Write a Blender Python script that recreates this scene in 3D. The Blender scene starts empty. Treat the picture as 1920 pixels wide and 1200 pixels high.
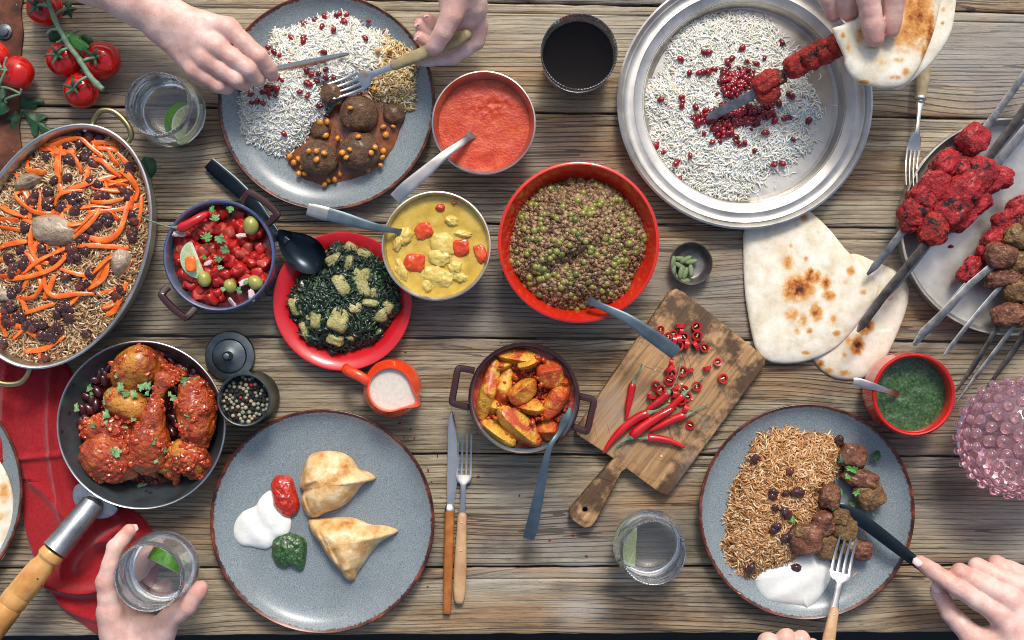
import bpy, bmesh, math, random
import numpy as np
from mathutils import Vector, Matrix

# ------------------------------------------------------------------ camera, sky, sun, exposure
SC = bpy.context.scene
COL = SC.collection
S = 0.00065          # metres per photograph pixel on the table top
H = 1.62             # camera height above the table top

cam_d = bpy.data.cameras.new('camera')
cam = bpy.data.objects.new('camera', cam_d)
COL.objects.link(cam)
cam.location = (0, 0, H)
cam_d.sensor_width = 36
cam_d.angle = 2 * math.atan(960 * S / H)
cam_d.clip_start = 0.05
cam_d.clip_end = 100
cam_d.dof.use_dof = False
cam_d.dof.focus_distance = H - 0.03
cam_d.dof.aperture_fstop = 7.1
SC.camera = cam

SUN_EL = math.radians(48)
SUN_AZ = math.radians(8)        # east of the top edge of the picture
world = bpy.data.worlds.new("World")
SC.world = world
world.use_nodes = True
_nt = world.node_tree
_nt.nodes.clear()
_sky = _nt.nodes.new('ShaderNodeTexSky')
_sky.sky_type = 'NISHITA'
_sky.sun_disc = False
_sky.sun_elevation = SUN_EL
_sky.sun_rotation = SUN_AZ
_sky.air_density = 1.0
_sky.dust_density = 4.0
_sky.ozone_density = 1.0
_bg = _nt.nodes.new('ShaderNodeBackground')
_bg.inputs['Strength'].default_value = 0.145
_wo = _nt.nodes.new('ShaderNodeOutputWorld')
_nt.links.new(_sky.outputs[0], _bg.inputs[0])
_nt.links.new(_bg.outputs[0], _wo.inputs[0])

sun_d = bpy.data.lights.new('sun', 'SUN')
sun_d.energy = 2.1
sun_d.angle = math.radians(15)
sun_d.color = (1.0, 0.97, 0.92)
sun = bpy.data.objects.new('sun', sun_d)
COL.objects.link(sun)
_dir = Vector((math.sin(SUN_AZ) * math.cos(SUN_EL), math.cos(SUN_AZ) * math.cos(SUN_EL), math.sin(SUN_EL)))
sun.rotation_euler = _dir.to_track_quat('Z', 'Y').to_euler()
sun.location = (0, 0, 3)

SC.view_settings.view_transform = 'Standard'
SC.view_settings.look = 'None'
SC.view_settings.gamma = 1
SC.view_settings.exposure = 0.22
SC.cycles.max_bounces = 32
SC.cycles.transmission_bounces = 32
SC.cycles.glossy_bounces = 8
SC.cycles.filter_width = 1.0
SC.cycles.use_denoising = True
SC.cycles.denoising_prefilter = 'NONE'
SC.cycles.sample_clamp_indirect = 4.0

# ------------------------------------------------------------------ numbers
rng = np.random.default_rng(11)
random.seed(5)
PI = math.pi


def W(px, py, z=0.0):
    """world point at height z that the photograph shows at pixel px, py"""
    f = S * (H - z) / H
    return np.array([(px - 960) * f, (600 - py) * f, z])


def Wp(pts, z=0.0):
    return np.array([W(p[0], p[1], p[2] if len(p) > 2 else z) for p in pts])


def L(px, z=0.0):
    return px * S * (H - z) / H


def zc(pts, k, ox, oy):
    return [tuple([p[0] / k + ox, p[1] / k + oy] + list(p[2:])) for p in pts]


def _hash(ix, iy, iz, seed):
    h = (ix * 374761393 + iy * 668265263 + iz * 2147483647 + seed * 1274126177) & 0xFFFFFFFF
    h = ((h ^ (h >> 13)) * 1274126177) & 0xFFFFFFFF
    h = ((h ^ (h >> 16)) * 2246822519) & 0xFFFFFFFF
    return ((h ^ (h >> 15)) & 0xFFFFFF) / float(0xFFFFFF)


def noise(P, seed=0):
    """value noise in -1..1, P is (n,3)"""
    P = np.asarray(P, float)
    i = np.floor(P).astype(np.int64)
    f = P - i
    f = f * f * (3 - 2 * f)
    out = 0
    for dx in (0, 1):
        wx = f[:, 0] if dx else 1 - f[:, 0]
        for dy in (0, 1):
            wy = f[:, 1] if dy else 1 - f[:, 1]
            for dz in (0, 1):
                wz = f[:, 2] if dz else 1 - f[:, 2]
                out = out + wx * wy * wz * _hash(i[:, 0] + dx, i[:, 1] + dy, i[:, 2] + dz, seed)
    return out * 2 - 1


def fbm(P, octv=3, seed=0):
    a, s, o = 1.0, 0.0, 0
    P = np.asarray(P, float)
    for k in range(octv):
        o = o + a * noise(P * (2.03 ** k) + 17.3 * k, seed + k)
        s += a
        a *= 0.5
    return o / s


def catmull(P, n=8, closed=False):
    P = np.asarray(P, float)
    m = len(P)
    out = []
    rngk = range(m if closed else m - 1)
    for i in rngk:
        if closed:
            a, b, c, d = P[(i - 1) % m], P[i], P[(i + 1) % m], P[(i + 2) % m]
        else:
            a, b, c, d = P[max(i - 1, 0)], P[i], P[i + 1], P[min(i + 2, m - 1)]
        for t in np.arange(n) / n:
            out.append(0.5 * ((2 * b) + (-a + c) * t + (2 * a - 5 * b + 4 * c - d) * t * t + (-a + 3 * b - 3 * c + d) * t ** 3))
    if not closed:
        out.append(P[-1])
    return np.array(out)


def rotm(rx=0, ry=0, rz=0):
    return np.array(Matrix.Rotation(rz, 3, 'Z') @ Matrix.Rotation(ry, 3, 'Y') @ Matrix.Rotation(rx, 3, 'X'))


def rand_rots(n, pitch=0.4, roll=3.14, r=None, yaw=None):
    r = r or rng
    yaw = r.uniform(0, 2 * PI, n) if yaw is None else yaw
    pi_ = r.uniform(-pitch, pitch, n)
    ro = r.uniform(-roll, roll, n)
    cy, sy, cp, sp, cr, sr = np.cos(yaw), np.sin(yaw), np.cos(pi_), np.sin(pi_), np.cos(ro), np.sin(ro)
    R = np.empty((n, 3, 3))
    R[:, 0, 0] = cy * cp; R[:, 0, 1] = cy * sp * sr - sy * cr; R[:, 0, 2] = cy * sp * cr + sy * sr
    R[:, 1, 0] = sy * cp; R[:, 1, 1] = sy * sp * sr + cy * cr; R[:, 1, 2] = sy * sp * cr - cy * sr
    R[:, 2, 0] = -sp; R[:, 2, 1] = cp * sr; R[:, 2, 2] = cp * cr
    return R


# ------------------------------------------------------------------ shapes: every one returns V, [faces]
def lathe(prof, n=56, c=(0, 0, 0), sx=1.0, sy=1.0, rot=0.0):
    """profile of (r, z) from the outside bottom round to the inside bottom"""
    V, F = [], []
    rings = []
    ang = np.arange(n) * 2 * PI / n
    cr, sr = math.cos(rot), math.sin(rot)
    k = 0
    for r, z in prof:
        if r <= 1e-7:
            V.append([[c[0], c[1], c[2] + z]])
            rings.append((k, 1)); k += 1
        else:
            x = np.cos(ang) * r * sx; y = np.sin(ang) * r * sy
            V.append(np.stack([c[0] + x * cr - y * sr, c[1] + x * sr + y * cr, np.full(n, c[2] + z)], 1))
            rings.append((k, n)); k += n
    Q, T = [], []
    j = np.arange(n); j2 = (j + 1) % n
    for (a, na), (b, nb) in zip(rings[:-1], rings[1:]):
        if na == n and nb == n:
            Q.append(np.stack([a + j, a + j2, b + j2, b + j], 1))
        elif na == 1 and nb == n:
            T.append(np.stack([np.full(n, a), b + j2, b + j], 1))
        elif nb == 1 and na == n:
            T.append(np.stack([a + j, a + j2, np.full(n, b)], 1))
    F = []
    if Q: F.append(np.concatenate(Q))
    if T: F.append(np.concatenate(T))
    return np.concatenate([np.asarray(v, float) for v in V]), F


def tube(P, R, n=10, e=2.0, up=(0, 0, 1), round_ends=False):
    """sweep along P; R scalar, (m,) or (m,2) = half width (sideways), half thickness; e: superellipse power"""
    P = np.asarray(P, float)
    m = len(P)
    R = np.asarray(R, float)
    if R.ndim == 0: R = np.full((m, 2), float(R))
    elif R.ndim == 1 and len(R) == 2 and m != 2: R = np.tile(R, (m, 1))
    elif R.ndim == 1: R = np.stack([R, R], 1)
    if round_ends:
        t0 = P[0] - P[1]; t0 /= np.linalg.norm(t0)
        t1 = P[-1] - P[-2]; t1 /= np.linalg.norm(t1)
        a0, a1 = max(R[0]), max(R[-1])
        ks = [(1.0, .12), (.87, .5), (.5, .87)]
        P = np.concatenate([[P[0] + t0 * a0 * k for k, s in ks], P, [P[-1] + t1 * a1 * k for k, s in ks[::-1]]])
        R = np.concatenate([[R[0] * s for k, s in ks], R, [R[-1] * s for k, s in ks[::-1]]])
        m = len(P)
    T = np.gradient(P, axis=0)
    T /= np.linalg.norm(T, axis=1)[:, None] + 1e-12
    up = np.asarray(up, float)
    V = []
    ang = (np.arange(n) + .5) * 2 * PI / n
    ca, sa = np.cos(ang), np.sin(ang)
    ca = np.sign(ca) * np.abs(ca) ** (2 / e); sa = np.sign(sa) * np.abs(sa) ** (2 / e)
    side_prev = None
    for i in range(m):
        s = np.cross(up, T[i])
        if np.linalg.norm(s) < 0.15:
            s = side_prev if side_prev is not None else np.cross((1, 0, 0), T[i])
        s = s / np.linalg.norm(s)
        if side_prev is not None and np.dot(s, side_prev) < 0 and abs(T[i][2]) > .7: s = -s
        side_prev = s
        u = np.cross(T[i], s)
        V.append(P[i] + np.outer(ca * R[i, 0], s) + np.outer(sa * R[i, 1], u))
    V = np.concatenate(V)
    j = np.arange(n); j2 = (j + 1) % n
    Q = np.concatenate([np.stack([i * n + j, i * n + j2, (i + 1) * n + j2, (i + 1) * n + j], 1) for i in range(m - 1)])
    F = [Q, j[::-1][None, :].copy(), ((m - 1) * n + j)[None, :].copy()]
    return V, F


_ico = {}


def ico(sub):
    if sub not in _ico:
        bm = bmesh.new()
        bmesh.ops.create_icosphere(bm, subdivisions=sub, radius=1)
        V = np.array([v.co[:] for v in bm.verts]); F = np.array([[v.index for v in f.verts] for f in bm.faces])
        bm.free()
        _ico[sub] = (V, F)
    return _ico[sub]


def blob(c=(0, 0, 0), r=(1, 1, 1), R=None, amp=0.0, freq=1.0, sub=3, seed=0, octv=2, e=2.0, amp2=0.0, freq2=9.0, wedge=False):
    V, F = ico(sub)
    V = V.copy()
    if e != 2.0:
        k = (np.abs(V) ** e).sum(1) ** (1 / e)
        V = V / k[:, None]
    if amp:
        V = V * (1 + amp * fbm(V * freq + seed * 7.7, octv, seed))[:, None]
    if amp2: V = V * (1 + amp2 * (1 - 2 * np.abs(fbm(V * freq2 + 5.5 + seed, 2, seed + 3))))[:, None]
    if wedge: V = V * np.stack([np.ones(len(V)), 1 - .30 * V[:, 2], np.where(V[:, 2] > 0, 1.25 - .75 * np.abs(V[:, 1]), 1)], 1)
    V = V * np.asarray(r, float)
    if R is not None: V = V @ np.asarray(R).T
    return V + np.asarray(c, float), [F]


def vnormals(V, Fs):
    N = np.zeros_like(V)
    for F in Fs:
        a, b, c = V[F[:, 0]], V[F[:, 1]], V[F[:, 2]]
        if F.shape[1] == 4:
            n = np.cross(c - a, V[F[:, 3]] - b)
        else:
            n = np.cross(b - a, c - a)
        for k in range(F.shape[1]):
            np.add.at(N, F[:, k], n)
    return N / (np.linalg.norm(N, axis=1)[:, None] + 1e-12)


class Star:
    """closed outline (photograph pixels) laid out at height z, star-shaped about its middle"""
    def __init__(s, pts, z=0.0, c=None, n=120, jag=0.0, jf=60, seed=0):
        P = Wp(pts, z)[:, :2]
        P = catmull(P, 8, True)
        s.c = W(c[0], c[1], z)[:2] if c is not None else P.mean(0)
        d = P - s.c
        a = np.arctan2(d[:, 1], d[:, 0]); r = np.hypot(d[:, 0], d[:, 1])
        o = np.argsort(a)
        s.a, s.r = a[o], r[o]
        s.n = n
        s.jag, s.jf, s.seed = jag, jf, seed

    def rad(s, a):
        a = (np.asarray(a) + PI) % (2 * PI) - PI
        r = np.interp(a, s.a, s.r, period=2 * PI)
        if s.jag:
            q = np.stack([np.cos(a) * r * s.jf, np.sin(a) * r * s.jf, np.full(np.shape(a), 3.3)], -1).reshape(-1, 3)
            r = r + s.jag * fbm(q, 3, s.seed).reshape(np.shape(a))
        return r

    def t(s, xy):
        d = np.asarray(xy)[:, :2] - s.c
        return np.hypot(d[:, 0], d[:, 1]) / s.rad(np.arctan2(d[:, 1], d[:, 0]))

    def sample(s, N, tmax=1.0, tmin=0.0, r=None):
        r = r or rng
        g = np.linspace(-PI, PI, 361)
        w = s.rad(g) ** 2
        cdf = np.cumsum(w); cdf /= cdf[-1]
        a = np.interp(r.random(N), cdf, g)
        t = np.sqrt(r.uniform(tmin ** 2, tmax ** 2, N))
        rr = s.rad(a) * t
        return s.c + np.stack([np.cos(a) * rr, np.sin(a) * rr], 1)


def pad(st, hfun, rings=14, under=None):
    """surface over a Star; hfun(t, xy) -> z; under: z of the flat bottom"""
    n = st.n
    a = np.arange(n) * 2 * PI / n
    R = st.rad(a)
    V = [[[st.c[0], st.c[1], 0]]]
    ts = [0.0]
    tt = [np.array([0.0])]
    for i in range(1, rings + 1):
        t = 1 - (1 - i / rings) ** 1.4
        V.append(np.stack([st.c[0] + np.cos(a) * R * t, st.c[1] + np.sin(a) * R * t, np.zeros(n)], 1))
        tt.append(np.full(n, t))
    V = np.concatenate([np.asarray(v, float) for v in V]); tt = np.concatenate(tt)
    V[:, 2] = hfun(tt, V[:, :2])
    j = np.arange(n); j2 = (j + 1) % n
    F = [np.stack([np.zeros(n, int), 1 + j, 1 + j2], 1)]
    F.append(np.concatenate([np.stack([1 + i * n + j, 1 + (i + 1) * n + j, 1 + (i + 1) * n + j2, 1 + i * n + j2], 1) for i in range(rings - 1)]))
    if under is not None:
        k = len(V)
        last = V[-n:].copy(); last[:, :2] = st.c + (last[:, :2] - st.c) * .985
        last[:, 2] = under
        V = np.concatenate([V, last, [[st.c[0], st.c[1], under]]])
        b = k - n
        F.append(np.stack([b + j, k + j, k + j2, b + j2], 1))
        F.append(np.stack([np.full(n, k + n), k + j2, k + j], 1))
    return V, F


def smin(a, b, k):
    h = np.clip(0.5 + 0.5 * (b - a) / k, 0, 1)
    return b * (1 - h) + a * h - k * h * (1 - h)


class Field:
    """distance field on a grid, meshed by surface nets"""
    def __init__(s, lo, hi, res):
        s.lo = np.asarray(lo, float); s.res = res
        s.dim = np.ceil((np.asarray(hi) - s.lo) / res).astype(int) + 1
        s.D = np.full(s.dim, 0.03, np.float32)

    def cap_into(s, D, p0, r0, p1, r1, k, sq=1.0):
        p0 = np.asarray(p0, float); p1 = np.asarray(p1, float)
        m = max(r0, r1) + k + 3 * s.res + .004
        a = np.clip(((np.minimum(p0, p1) - m - s.lo) / s.res).astype(int), 0, s.dim - 1)
        b = np.clip(((np.maximum(p0, p1) + m - s.lo) / s.res).astype(int) + 1, 1, s.dim)
        if np.any(b <= a): return
        X = (s.lo[0] + s.res * np.arange(a[0], b[0]))[:, None, None] - p0[0]
        Y = (s.lo[1] + s.res * np.arange(a[1], b[1]))[None, :, None] - p0[1]
        Z = (s.lo[2] + s.res * np.arange(a[2], b[2]))[None, None, :] - p0[2]
        d = p1 - p0
        t = np.clip((X * d[0] + Y * d[1] + Z * d[2]) / (d @ d + 1e-12), 0, 1)
        q = np.sqrt((X - t * d[0]) ** 2 + (Y - t * d[1]) ** 2 + ((Z - t * d[2]) * sq) ** 2) - (r0 + (r1 - r0) * t)
        sl = (slice(a[0], b[0]), slice(a[1], b[1]), slice(a[2], b[2]))
        D[sl] = smin(D[sl], q, k) if k > 0 else np.minimum(D[sl], q)

    def chain(s, pts, k=.004, base=None, kb=.007):
        """pts: (x,y,z,r) ... blended together with k, then into s.D with kb"""
        D = np.full(s.dim, 0.03, np.float32)
        for p, q in zip(pts[:-1], pts[1:]):
            s.cap_into(D, p[:3], p[3], q[:3], q[3], k)
        return D

    def mesh(s):
        D = s.D
        neg = D < 0
        nx, ny, nz = D.shape
        c = np.zeros((nx - 1, ny - 1, nz - 1), np.int8)
        for dx in (0, 1):
            for dy in (0, 1):
                for dz in (0, 1):
                    c += neg[dx:nx - 1 + dx, dy:ny - 1 + dy, dz:nz - 1 + dz]
        act = (c > 0) & (c < 8)
        idx = np.full(act.shape, -1, np.int64)
        I = np.argwhere(act)
        idx[act] = np.arange(len(I))
        acc = np.zeros((len(I), 3)); cnt = np.zeros(len(I))
        cor = [(x, y, z) for x in (0, 1) for y in (0, 1) for z in (0, 1)]
        for A in cor:
            for B in cor:
                if sum(B) - sum(A) == 1 and all(b >= a for a, b in zip(A, B)):
                    va = D[I[:, 0] + A[0], I[:, 1] + A[1], I[:, 2] + A[2]]
                    vb = D[I[:, 0] + B[0], I[:, 1] + B[1], I[:, 2] + B[2]]
                    mk = (va < 0) != (vb < 0)
                    t = np.where(mk, va / (va - vb + 1e-20), 0)
                    P = np.array(A)[None] + t[:, None] * (np.array(B) - np.array(A))[None]
                    acc[mk] += P[mk]; cnt[mk] += 1
        V = s.lo + s.res * (I + acc / cnt[:, None])
        F = []
        for ax in range(3):
            sl0 = [slice(None)] * 3; sl1 = [slice(None)] * 3
            sl0[ax] = slice(0, -1); sl1[ax] = slice(1, None)
            a, b = neg[tuple(sl0)], neg[tuple(sl1)]
            E = np.argwhere(a != b)
            u, v = (ax + 1) % 3, (ax + 2) % 3
            ok = (E[:, u] > 0) & (E[:, v] > 0) & (E[:, u] < D.shape[u] - 1) & (E[:, v] < D.shape[v] - 1)
            E = E[ok]
            sign = a[E[:, 0], E[:, 1], E[:, 2]]
            q = []
            for du, dv in ((-1, -1), (0, -1), (0, 0), (-1, 0)):
                G = E.copy(); G[:, u] += du; G[:, v] += dv
                q.append(idx[G[:, 0], G[:, 1], G[:, 2]])
            q = np.stack(q, 1)
            q[~sign] = q[~sign][:, ::-1]
            F.append(q[(q >= 0).all(1)])
        return V, [np.concatenate(F)]


def organic(caps, k=.004, res=.0015, amp=0.0, freq=100., seed=0, ridged=False):
    """caps: (p0, r0, p1, r1) capsules smoothly merged, surface roughened"""
    P = np.array([c[0] for c in caps] + [c[2] for c in caps]); m = max(max(c[1], c[3]) for c in caps) + .004 + amp
    f = Field(P.min(0) - m, P.max(0) + m, res)
    for p0, r0, p1, r1 in caps:
        f.cap_into(f.D, p0, r0, p1, r1, k)
    V, F = f.mesh()
    if amp:
        n = fbm(V * freq, 3, seed)
        if ridged: n = 1 - 2 * np.abs(n)
        V = V + vnormals(V, F) * (amp * n)[:, None]
    return V, F


# ------------------------------------------------------------------ objects
class MB:
    def __init__(s):
        s.V = []; s.F = []; s.M = []; s.k = 0

    def add(s, VF, mi=0):
        V, F = VF
        s.V.append(np.asarray(V, float))
        for f in F:
            f = np.asarray(f)
            if f.ndim == 1: f = f[None]
            s.F.append(f + s.k); s.M.append(np.full(len(f), mi))
        s.k += len(V)
        return s

    def get(s):
        return np.concatenate(s.V), s.F, np.concatenate(s.M)


def make_mesh(name, V, Fs, M=None, smooth=True, sharp=None, fixn=False, attrs=None):
    me = bpy.data.meshes.new(name)
    V = np.asarray(V, np.float32)
    me.vertices.add(len(V)); me.vertices.foreach_set('co', V.ravel())
    li = np.concatenate([np.asarray(f).ravel() for f in Fs]).astype(np.int32)
    lt = np.concatenate([np.full(len(f), np.asarray(f).shape[1]) for f in Fs]).astype(np.int32)
    ls = np.concatenate([[0], np.cumsum(lt)[:-1]]).astype(np.int32)
    me.loops.add(len(li)); me.loops.foreach_set('vertex_index', li)
    me.polygons.add(len(lt)); me.polygons.foreach_set('loop_start', ls)
    if M is not None: me.polygons.foreach_set('material_index', M.astype(np.int32))
    me.polygons.foreach_set('use_smooth', np.full(len(lt), smooth))
    me.update(calc_edges=True)
    if attrs:
        for k, v in attrs.items():
            at = me.attributes.new(k, 'FLOAT', 'POINT')
            at.data.foreach_set('value', np.asarray(v, np.float32))
    if fixn:
        bm = bmesh.new(); bm.from_mesh(me)
        bmesh.ops.recalc_face_normals(bm, faces=bm.faces)
        bm.to_mesh(me); bm.free()
    if sharp is not None and smooth:
        me.set_sharp_from_angle(angle=math.radians(sharp))
    return me


ROOT = {}


def tag(o, label=None, cat=None, group=None, kind=None):
    if label: o['label'] = label
    if cat: o['category'] = cat
    if group: o['group'] = group
    if kind: o['kind'] = kind
    return o


def thing(name, label, cat, loc=(0, 0, 0), group=None):
    o = bpy.data.objects.new(name, None)
    o.empty_display_size = .02
    COL.objects.link(o)
    o.location = tuple(float(v) for v in loc)
    ROOT[o.name] = np.asarray(loc, float)
    return tag(o, label, cat, group)


def obj(name, shape, mat, parent=None, loc=None, smooth=True, sharp=40, fixn=True, attrs=None, kind=None, label=None, cat=None, group=None, local=False):
    """one mesh object; shape given in world coordinates (local=True: in the parent's)"""
    if isinstance(shape, MB): V, F, M = shape.get()
    else: (V, F), M = shape, None
    V = np.asarray(V, float)
    mats = mat if isinstance(mat, (list, tuple)) else [mat]
    if parent is not None:
        org = ROOT[parent.name]
        off = np.zeros(3)
    else:
        if loc is None:
            lo, hi = V.min(0), V.max(0); loc = ((lo[0] + hi[0]) / 2, (lo[1] + hi[1]) / 2, lo[2])
        org = np.asarray(loc, float); off = org
    if not local: V = V - org
    F2 = []
    for f in F:
        f = np.asarray(f)
        F2.append(f[None] if f.ndim == 1 else f)
    me = make_mesh(name, V, F2, M, smooth, sharp, fixn and len(V) < 60000, attrs)
    for m in mats: me.materials.append(m)
    o = bpy.data.objects.new(name, me)
    COL.objects.link(o)
    if parent is not None:
        o.parent = parent
        ROOT[o.name] = org
    else:
        o.location = tuple(off); ROOT[o.name] = org
    return tag(o, label, cat, group, kind)


def scatter(T, P, R, sc):
    """joined copies of a template (V, F) at P with rotations R and scale sc (n,) or (n,3)"""
    V, F = T
    sc = np.asarray(sc, float)
    if sc.ndim == 1: sc = np.repeat(sc[:, None], 3, 1)
    X = np.einsum('nij,nvj->nvi', R, V[None] * sc[:, None, :]) + P[:, None, :]
    n, m = len(P), len(V)
    o = (np.arange(n) * m)[:, None, None]
    return X.reshape(-1, 3), [(f[None] + o).reshape(-1, f.shape[1]) for f in F]


def scatter_multi(Ts, P, R, sc, mb=None, mi=0):
    mb = mb or MB()
    pick = rng.integers(0, len(Ts), len(P))
    for k, T in enumerate(Ts):
        m = pick == k
        if m.any(): mb.add(scatter(T, P[m], R[m], np.asarray(sc)[m]), mi)
    return mb


def proto(name, shape, mat, sharp=40):
    V, F = shape
    me = make_mesh(name, V, F, None, True, sharp, True)
    me.materials.append(mat)
    return me


def place(name, me, loc, R=None, sc=1.0, label=None, cat=None, group=None, parent=None):
    o = bpy.data.objects.new(name, me)
    M = Matrix(np.asarray(R).tolist()).to_4x4() if R is not None else Matrix.Identity(4)
    s = (sc, sc, sc) if np.isscalar(sc) else sc
    o.matrix_world = Matrix.Translation(tuple(loc)) @ M @ Matrix.Diagonal((s[0], s[1], s[2], 1))
    COL.objects.link(o)
    if parent is not None:
        o.matrix_basis = Matrix.Translation(tuple(np.asarray(loc) - ROOT[parent.name])) @ M @ Matrix.Diagonal((s[0], s[1], s[2], 1))
        o.parent = parent
    return tag(o, label, cat, group)


def slab(outer, z0, z1, bevel=.0015, holes=(), seg=2):
    """flat polygon (world xy) with thickness, bevelled"""
    bm = bmesh.new()
    edges = []
    for loop in [outer] + list(holes):
        vs = [bm.verts.new((p[0], p[1], z0)) for p in loop]
        edges += [bm.edges.new((vs[i], vs[(i + 1) % len(vs)])) for i in range(len(vs))]
    bmesh.ops.triangle_fill(bm, use_beauty=True, use_dissolve=False, edges=edges)
    g = bmesh.ops.extrude_face_region(bm, geom=bm.faces[:])
    for v in [q for q in g['geom'] if isinstance(q, bmesh.types.BMVert)]: v.co.z = z1
    bmesh.ops.recalc_face_normals(bm, faces=bm.faces)
    if bevel:
        es = [e for e in bm.edges if len(e.link_faces) == 2 and e.calc_face_angle(0) > 1.2 and abs(e.verts[0].co.z - e.verts[1].co.z) < 1e-6]
        bmesh.ops.bevel(bm, geom=es, offset=bevel, segments=seg, affect='EDGES', profile=.5)
    bm.verts.index_update()
    V = np.array([v.co[:] for v in bm.verts])
    fs = {}
    for f in bm.faces: fs.setdefault(len(f.verts), []).append([v.index for v in f.verts])
    bm.free()
    return V, [np.array(v) for v in fs.values()]

# ------------------------------------------------------------------ materials
def hexc(h):
    c = [int(h[i:i + 2], 16) / 255 for i in (0, 2, 4)]
    return tuple((v / 12.92 if v <= .04045 else ((v + .055) / 1.055) ** 2.4) for v in c) + (1,)


class NT:
    def __init__(s, name):
        s.m = bpy.data.materials.new(name); s.m.use_nodes = True
        s.t = s.m.node_tree; s.t.nodes.clear()
        s.out = s.n('ShaderNodeOutputMaterial')
        s.b = s.n('ShaderNodeBsdfPrincipled')
        s.l(s.b.outputs[0], s.out.inputs[0])

    def n(s, typ, **kw):
        o = s.t.nodes.new(typ)
        for k, v in kw.items(): setattr(o, k, v)
        return o

    def l(s, a, b): s.t.links.new(a, b)

    def val(s, sock, v):
        if hasattr(v, 'node'): s.l(v, sock)
        else: sock.default_value = v

    def math(s, op, a, b=0.0, c=None, clamp=False):
        o = s.n('ShaderNodeMath', operation=op); o.use_clamp = clamp
        s.val(o.inputs[0], a); s.val(o.inputs[1], b)
        if c is not None: s.val(o.inputs[2], c)
        return o.outputs[0]

    def mix(s, f, a, b, mode='MIX'):
        o = s.n('ShaderNodeMix', data_type='RGBA', blend_type=mode)
        s.val(o.inputs[0], f); s.val(o.inputs[6], a); s.val(o.inputs[7], b)
        return o.outputs[2]

    def ramp(s, f, stops, interp='LINEAR'):
        o = s.n('ShaderNodeValToRGB'); r = o.color_ramp; r.interpolation = interp
        while len(r.elements) < len(stops): r.elements.new(.5)
        for e, (p, c) in zip(r.elements, stops):
            e.position = p
            e.color = c if not isinstance(c, str) else hexc(c)
        s.l(f, o.inputs[0])
        return o.outputs[0]

    def step(s, f, a, b):
        o = s.n('ShaderNodeMapRange', interpolation_type='SMOOTHSTEP')
        s.l(f, o.inputs[0]); o.inputs[1].default_value = a; o.inputs[2].default_value = b
        return o.outputs[0]

    def coord(s, scale=(1, 1, 1), rot=0.0, rand=True, kind='Object'):
        tc = s.n('ShaderNodeTexCoord')
        v = tc.outputs[kind]
        if rand:
            oi = s.n('ShaderNodeObjectInfo')
            a = s.n('ShaderNodeVectorMath', operation='SCALE')
            cx = s.n('ShaderNodeCombineXYZ')
            s.l(oi.outputs['Random'], cx.inputs[0]); s.l(oi.outputs['Random'], cx.inputs[1]); s.l(oi.outputs['Random'], cx.inputs[2])
            s.l(cx.outputs[0], a.inputs[0]); a.inputs[3].default_value = 37.0
            ad = s.n('ShaderNodeVectorMath', operation='ADD')
            s.l(v, ad.inputs[0]); s.l(a.outputs[0], ad.inputs[1]); v = ad.outputs[0]
        if rot:
            r = s.n('ShaderNodeVectorRotate', rotation_type='Z_AXIS'); s.l(v, r.inputs['Vector']); r.inputs['Angle'].default_value = rot
            v = r.outputs[0]
        m = s.n('ShaderNodeVectorMath', operation='MULTIPLY')
        s.l(v, m.inputs[0]); m.inputs[1].default_value = scale
        return m.outputs[0]

    def noise(s, vec, scale=1.0, detail=4, rough=.55, dist=0.0):
        o = s.n('ShaderNodeTexNoise'); s.l(vec, o.inputs['Vector'])
        o.inputs['Scale'].default_value = scale; o.inputs['Detail'].default_value = detail
        o.inputs['Roughness'].default_value = rough; o.inputs['Distortion'].default_value = dist
        return o.outputs['Fac']

    def vor(s, vec, scale=1.0, feature='F1'):
        o = s.n('ShaderNodeTexVoronoi', feature=feature); s.l(vec, o.inputs['Vector']); o.inputs['Scale'].default_value = scale
        return o.outputs['Distance']

    def bump(s, h, strength=.3, dist=.001):
        o = s.n('ShaderNodeBump'); s.l(h, o.inputs['Height'])
        o.inputs['Strength'].default_value = strength; o.inputs['Distance'].default_value = dist
        s.l(o.outputs[0], s.b.inputs['Normal'])

    def set(s, **kw):
        names = dict(base='Base Color', rough='Roughness', metal='Metallic', ior='IOR', trans='Transmission Weight',
                     sss='Subsurface Weight', coat='Coat Weight', coatr='Coat Roughness', spec='Specular IOR Level', sheen='Sheen Weight', alpha='Alpha')
        for k, v in kw.items():
            i = s.b.inputs[names[k]]
            if hasattr(v, 'node'): s.l(v, i)
            else: i.default_value = hexc(v) if isinstance(v, str) else v
        return s


def simple(name, stops, scale=200, rough=.5, metal=0., bump=0., bscale=None, sss=0., sssr=.004, coat=0., detail=4, spec=.5, speck=None, rough_var=0.0, island=None, trans=0., ior=1.45):
    """stops: one colour or [(pos,colour)...] over a noise; island: ramp over random-per-island"""
    t = NT(name)
    v = t.coord()
    nz = t.noise(v, scale, detail, .6)
    if isinstance(stops, str): col = None; t.set(base=stops)
    else: col = t.ramp(nz, stops)
    if island:
        g = t.n('ShaderNodeNewGeometry')
        ic = t.ramp(g.outputs['Random Per Island'], island)
        col = ic if col is None else t.mix(.5, col, ic)
        if col is not ic: pass
    if speck:      # (colour, scale, threshold)
        d = t.vor(v, speck[1])
        mk = t.math('LESS_THAN', d, speck[2])
        base = col if col is not None else hexc(stops)
        col = t.mix(mk, base, hexc(speck[0]))
    if col is not None: t.set(base=col)
    t.set(rough=rough, metal=metal, sss=sss, coat=coat, spec=spec, trans=trans, ior=ior)
    if sss:
        t.b.inputs['Subsurface Radius'].default_value = (1, .5, .3)
        t.b.inputs['Subsurface Scale'].default_value = sssr
    if rough_var:
        r = t.math('MULTIPLY_ADD', nz, rough_var, rough - rough_var * .5)
        t.set(rough=r)
    if bump:
        t.bump(t.noise(v, bscale or scale * 2, 4, .6), bump, .001)
    return t.m


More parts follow.
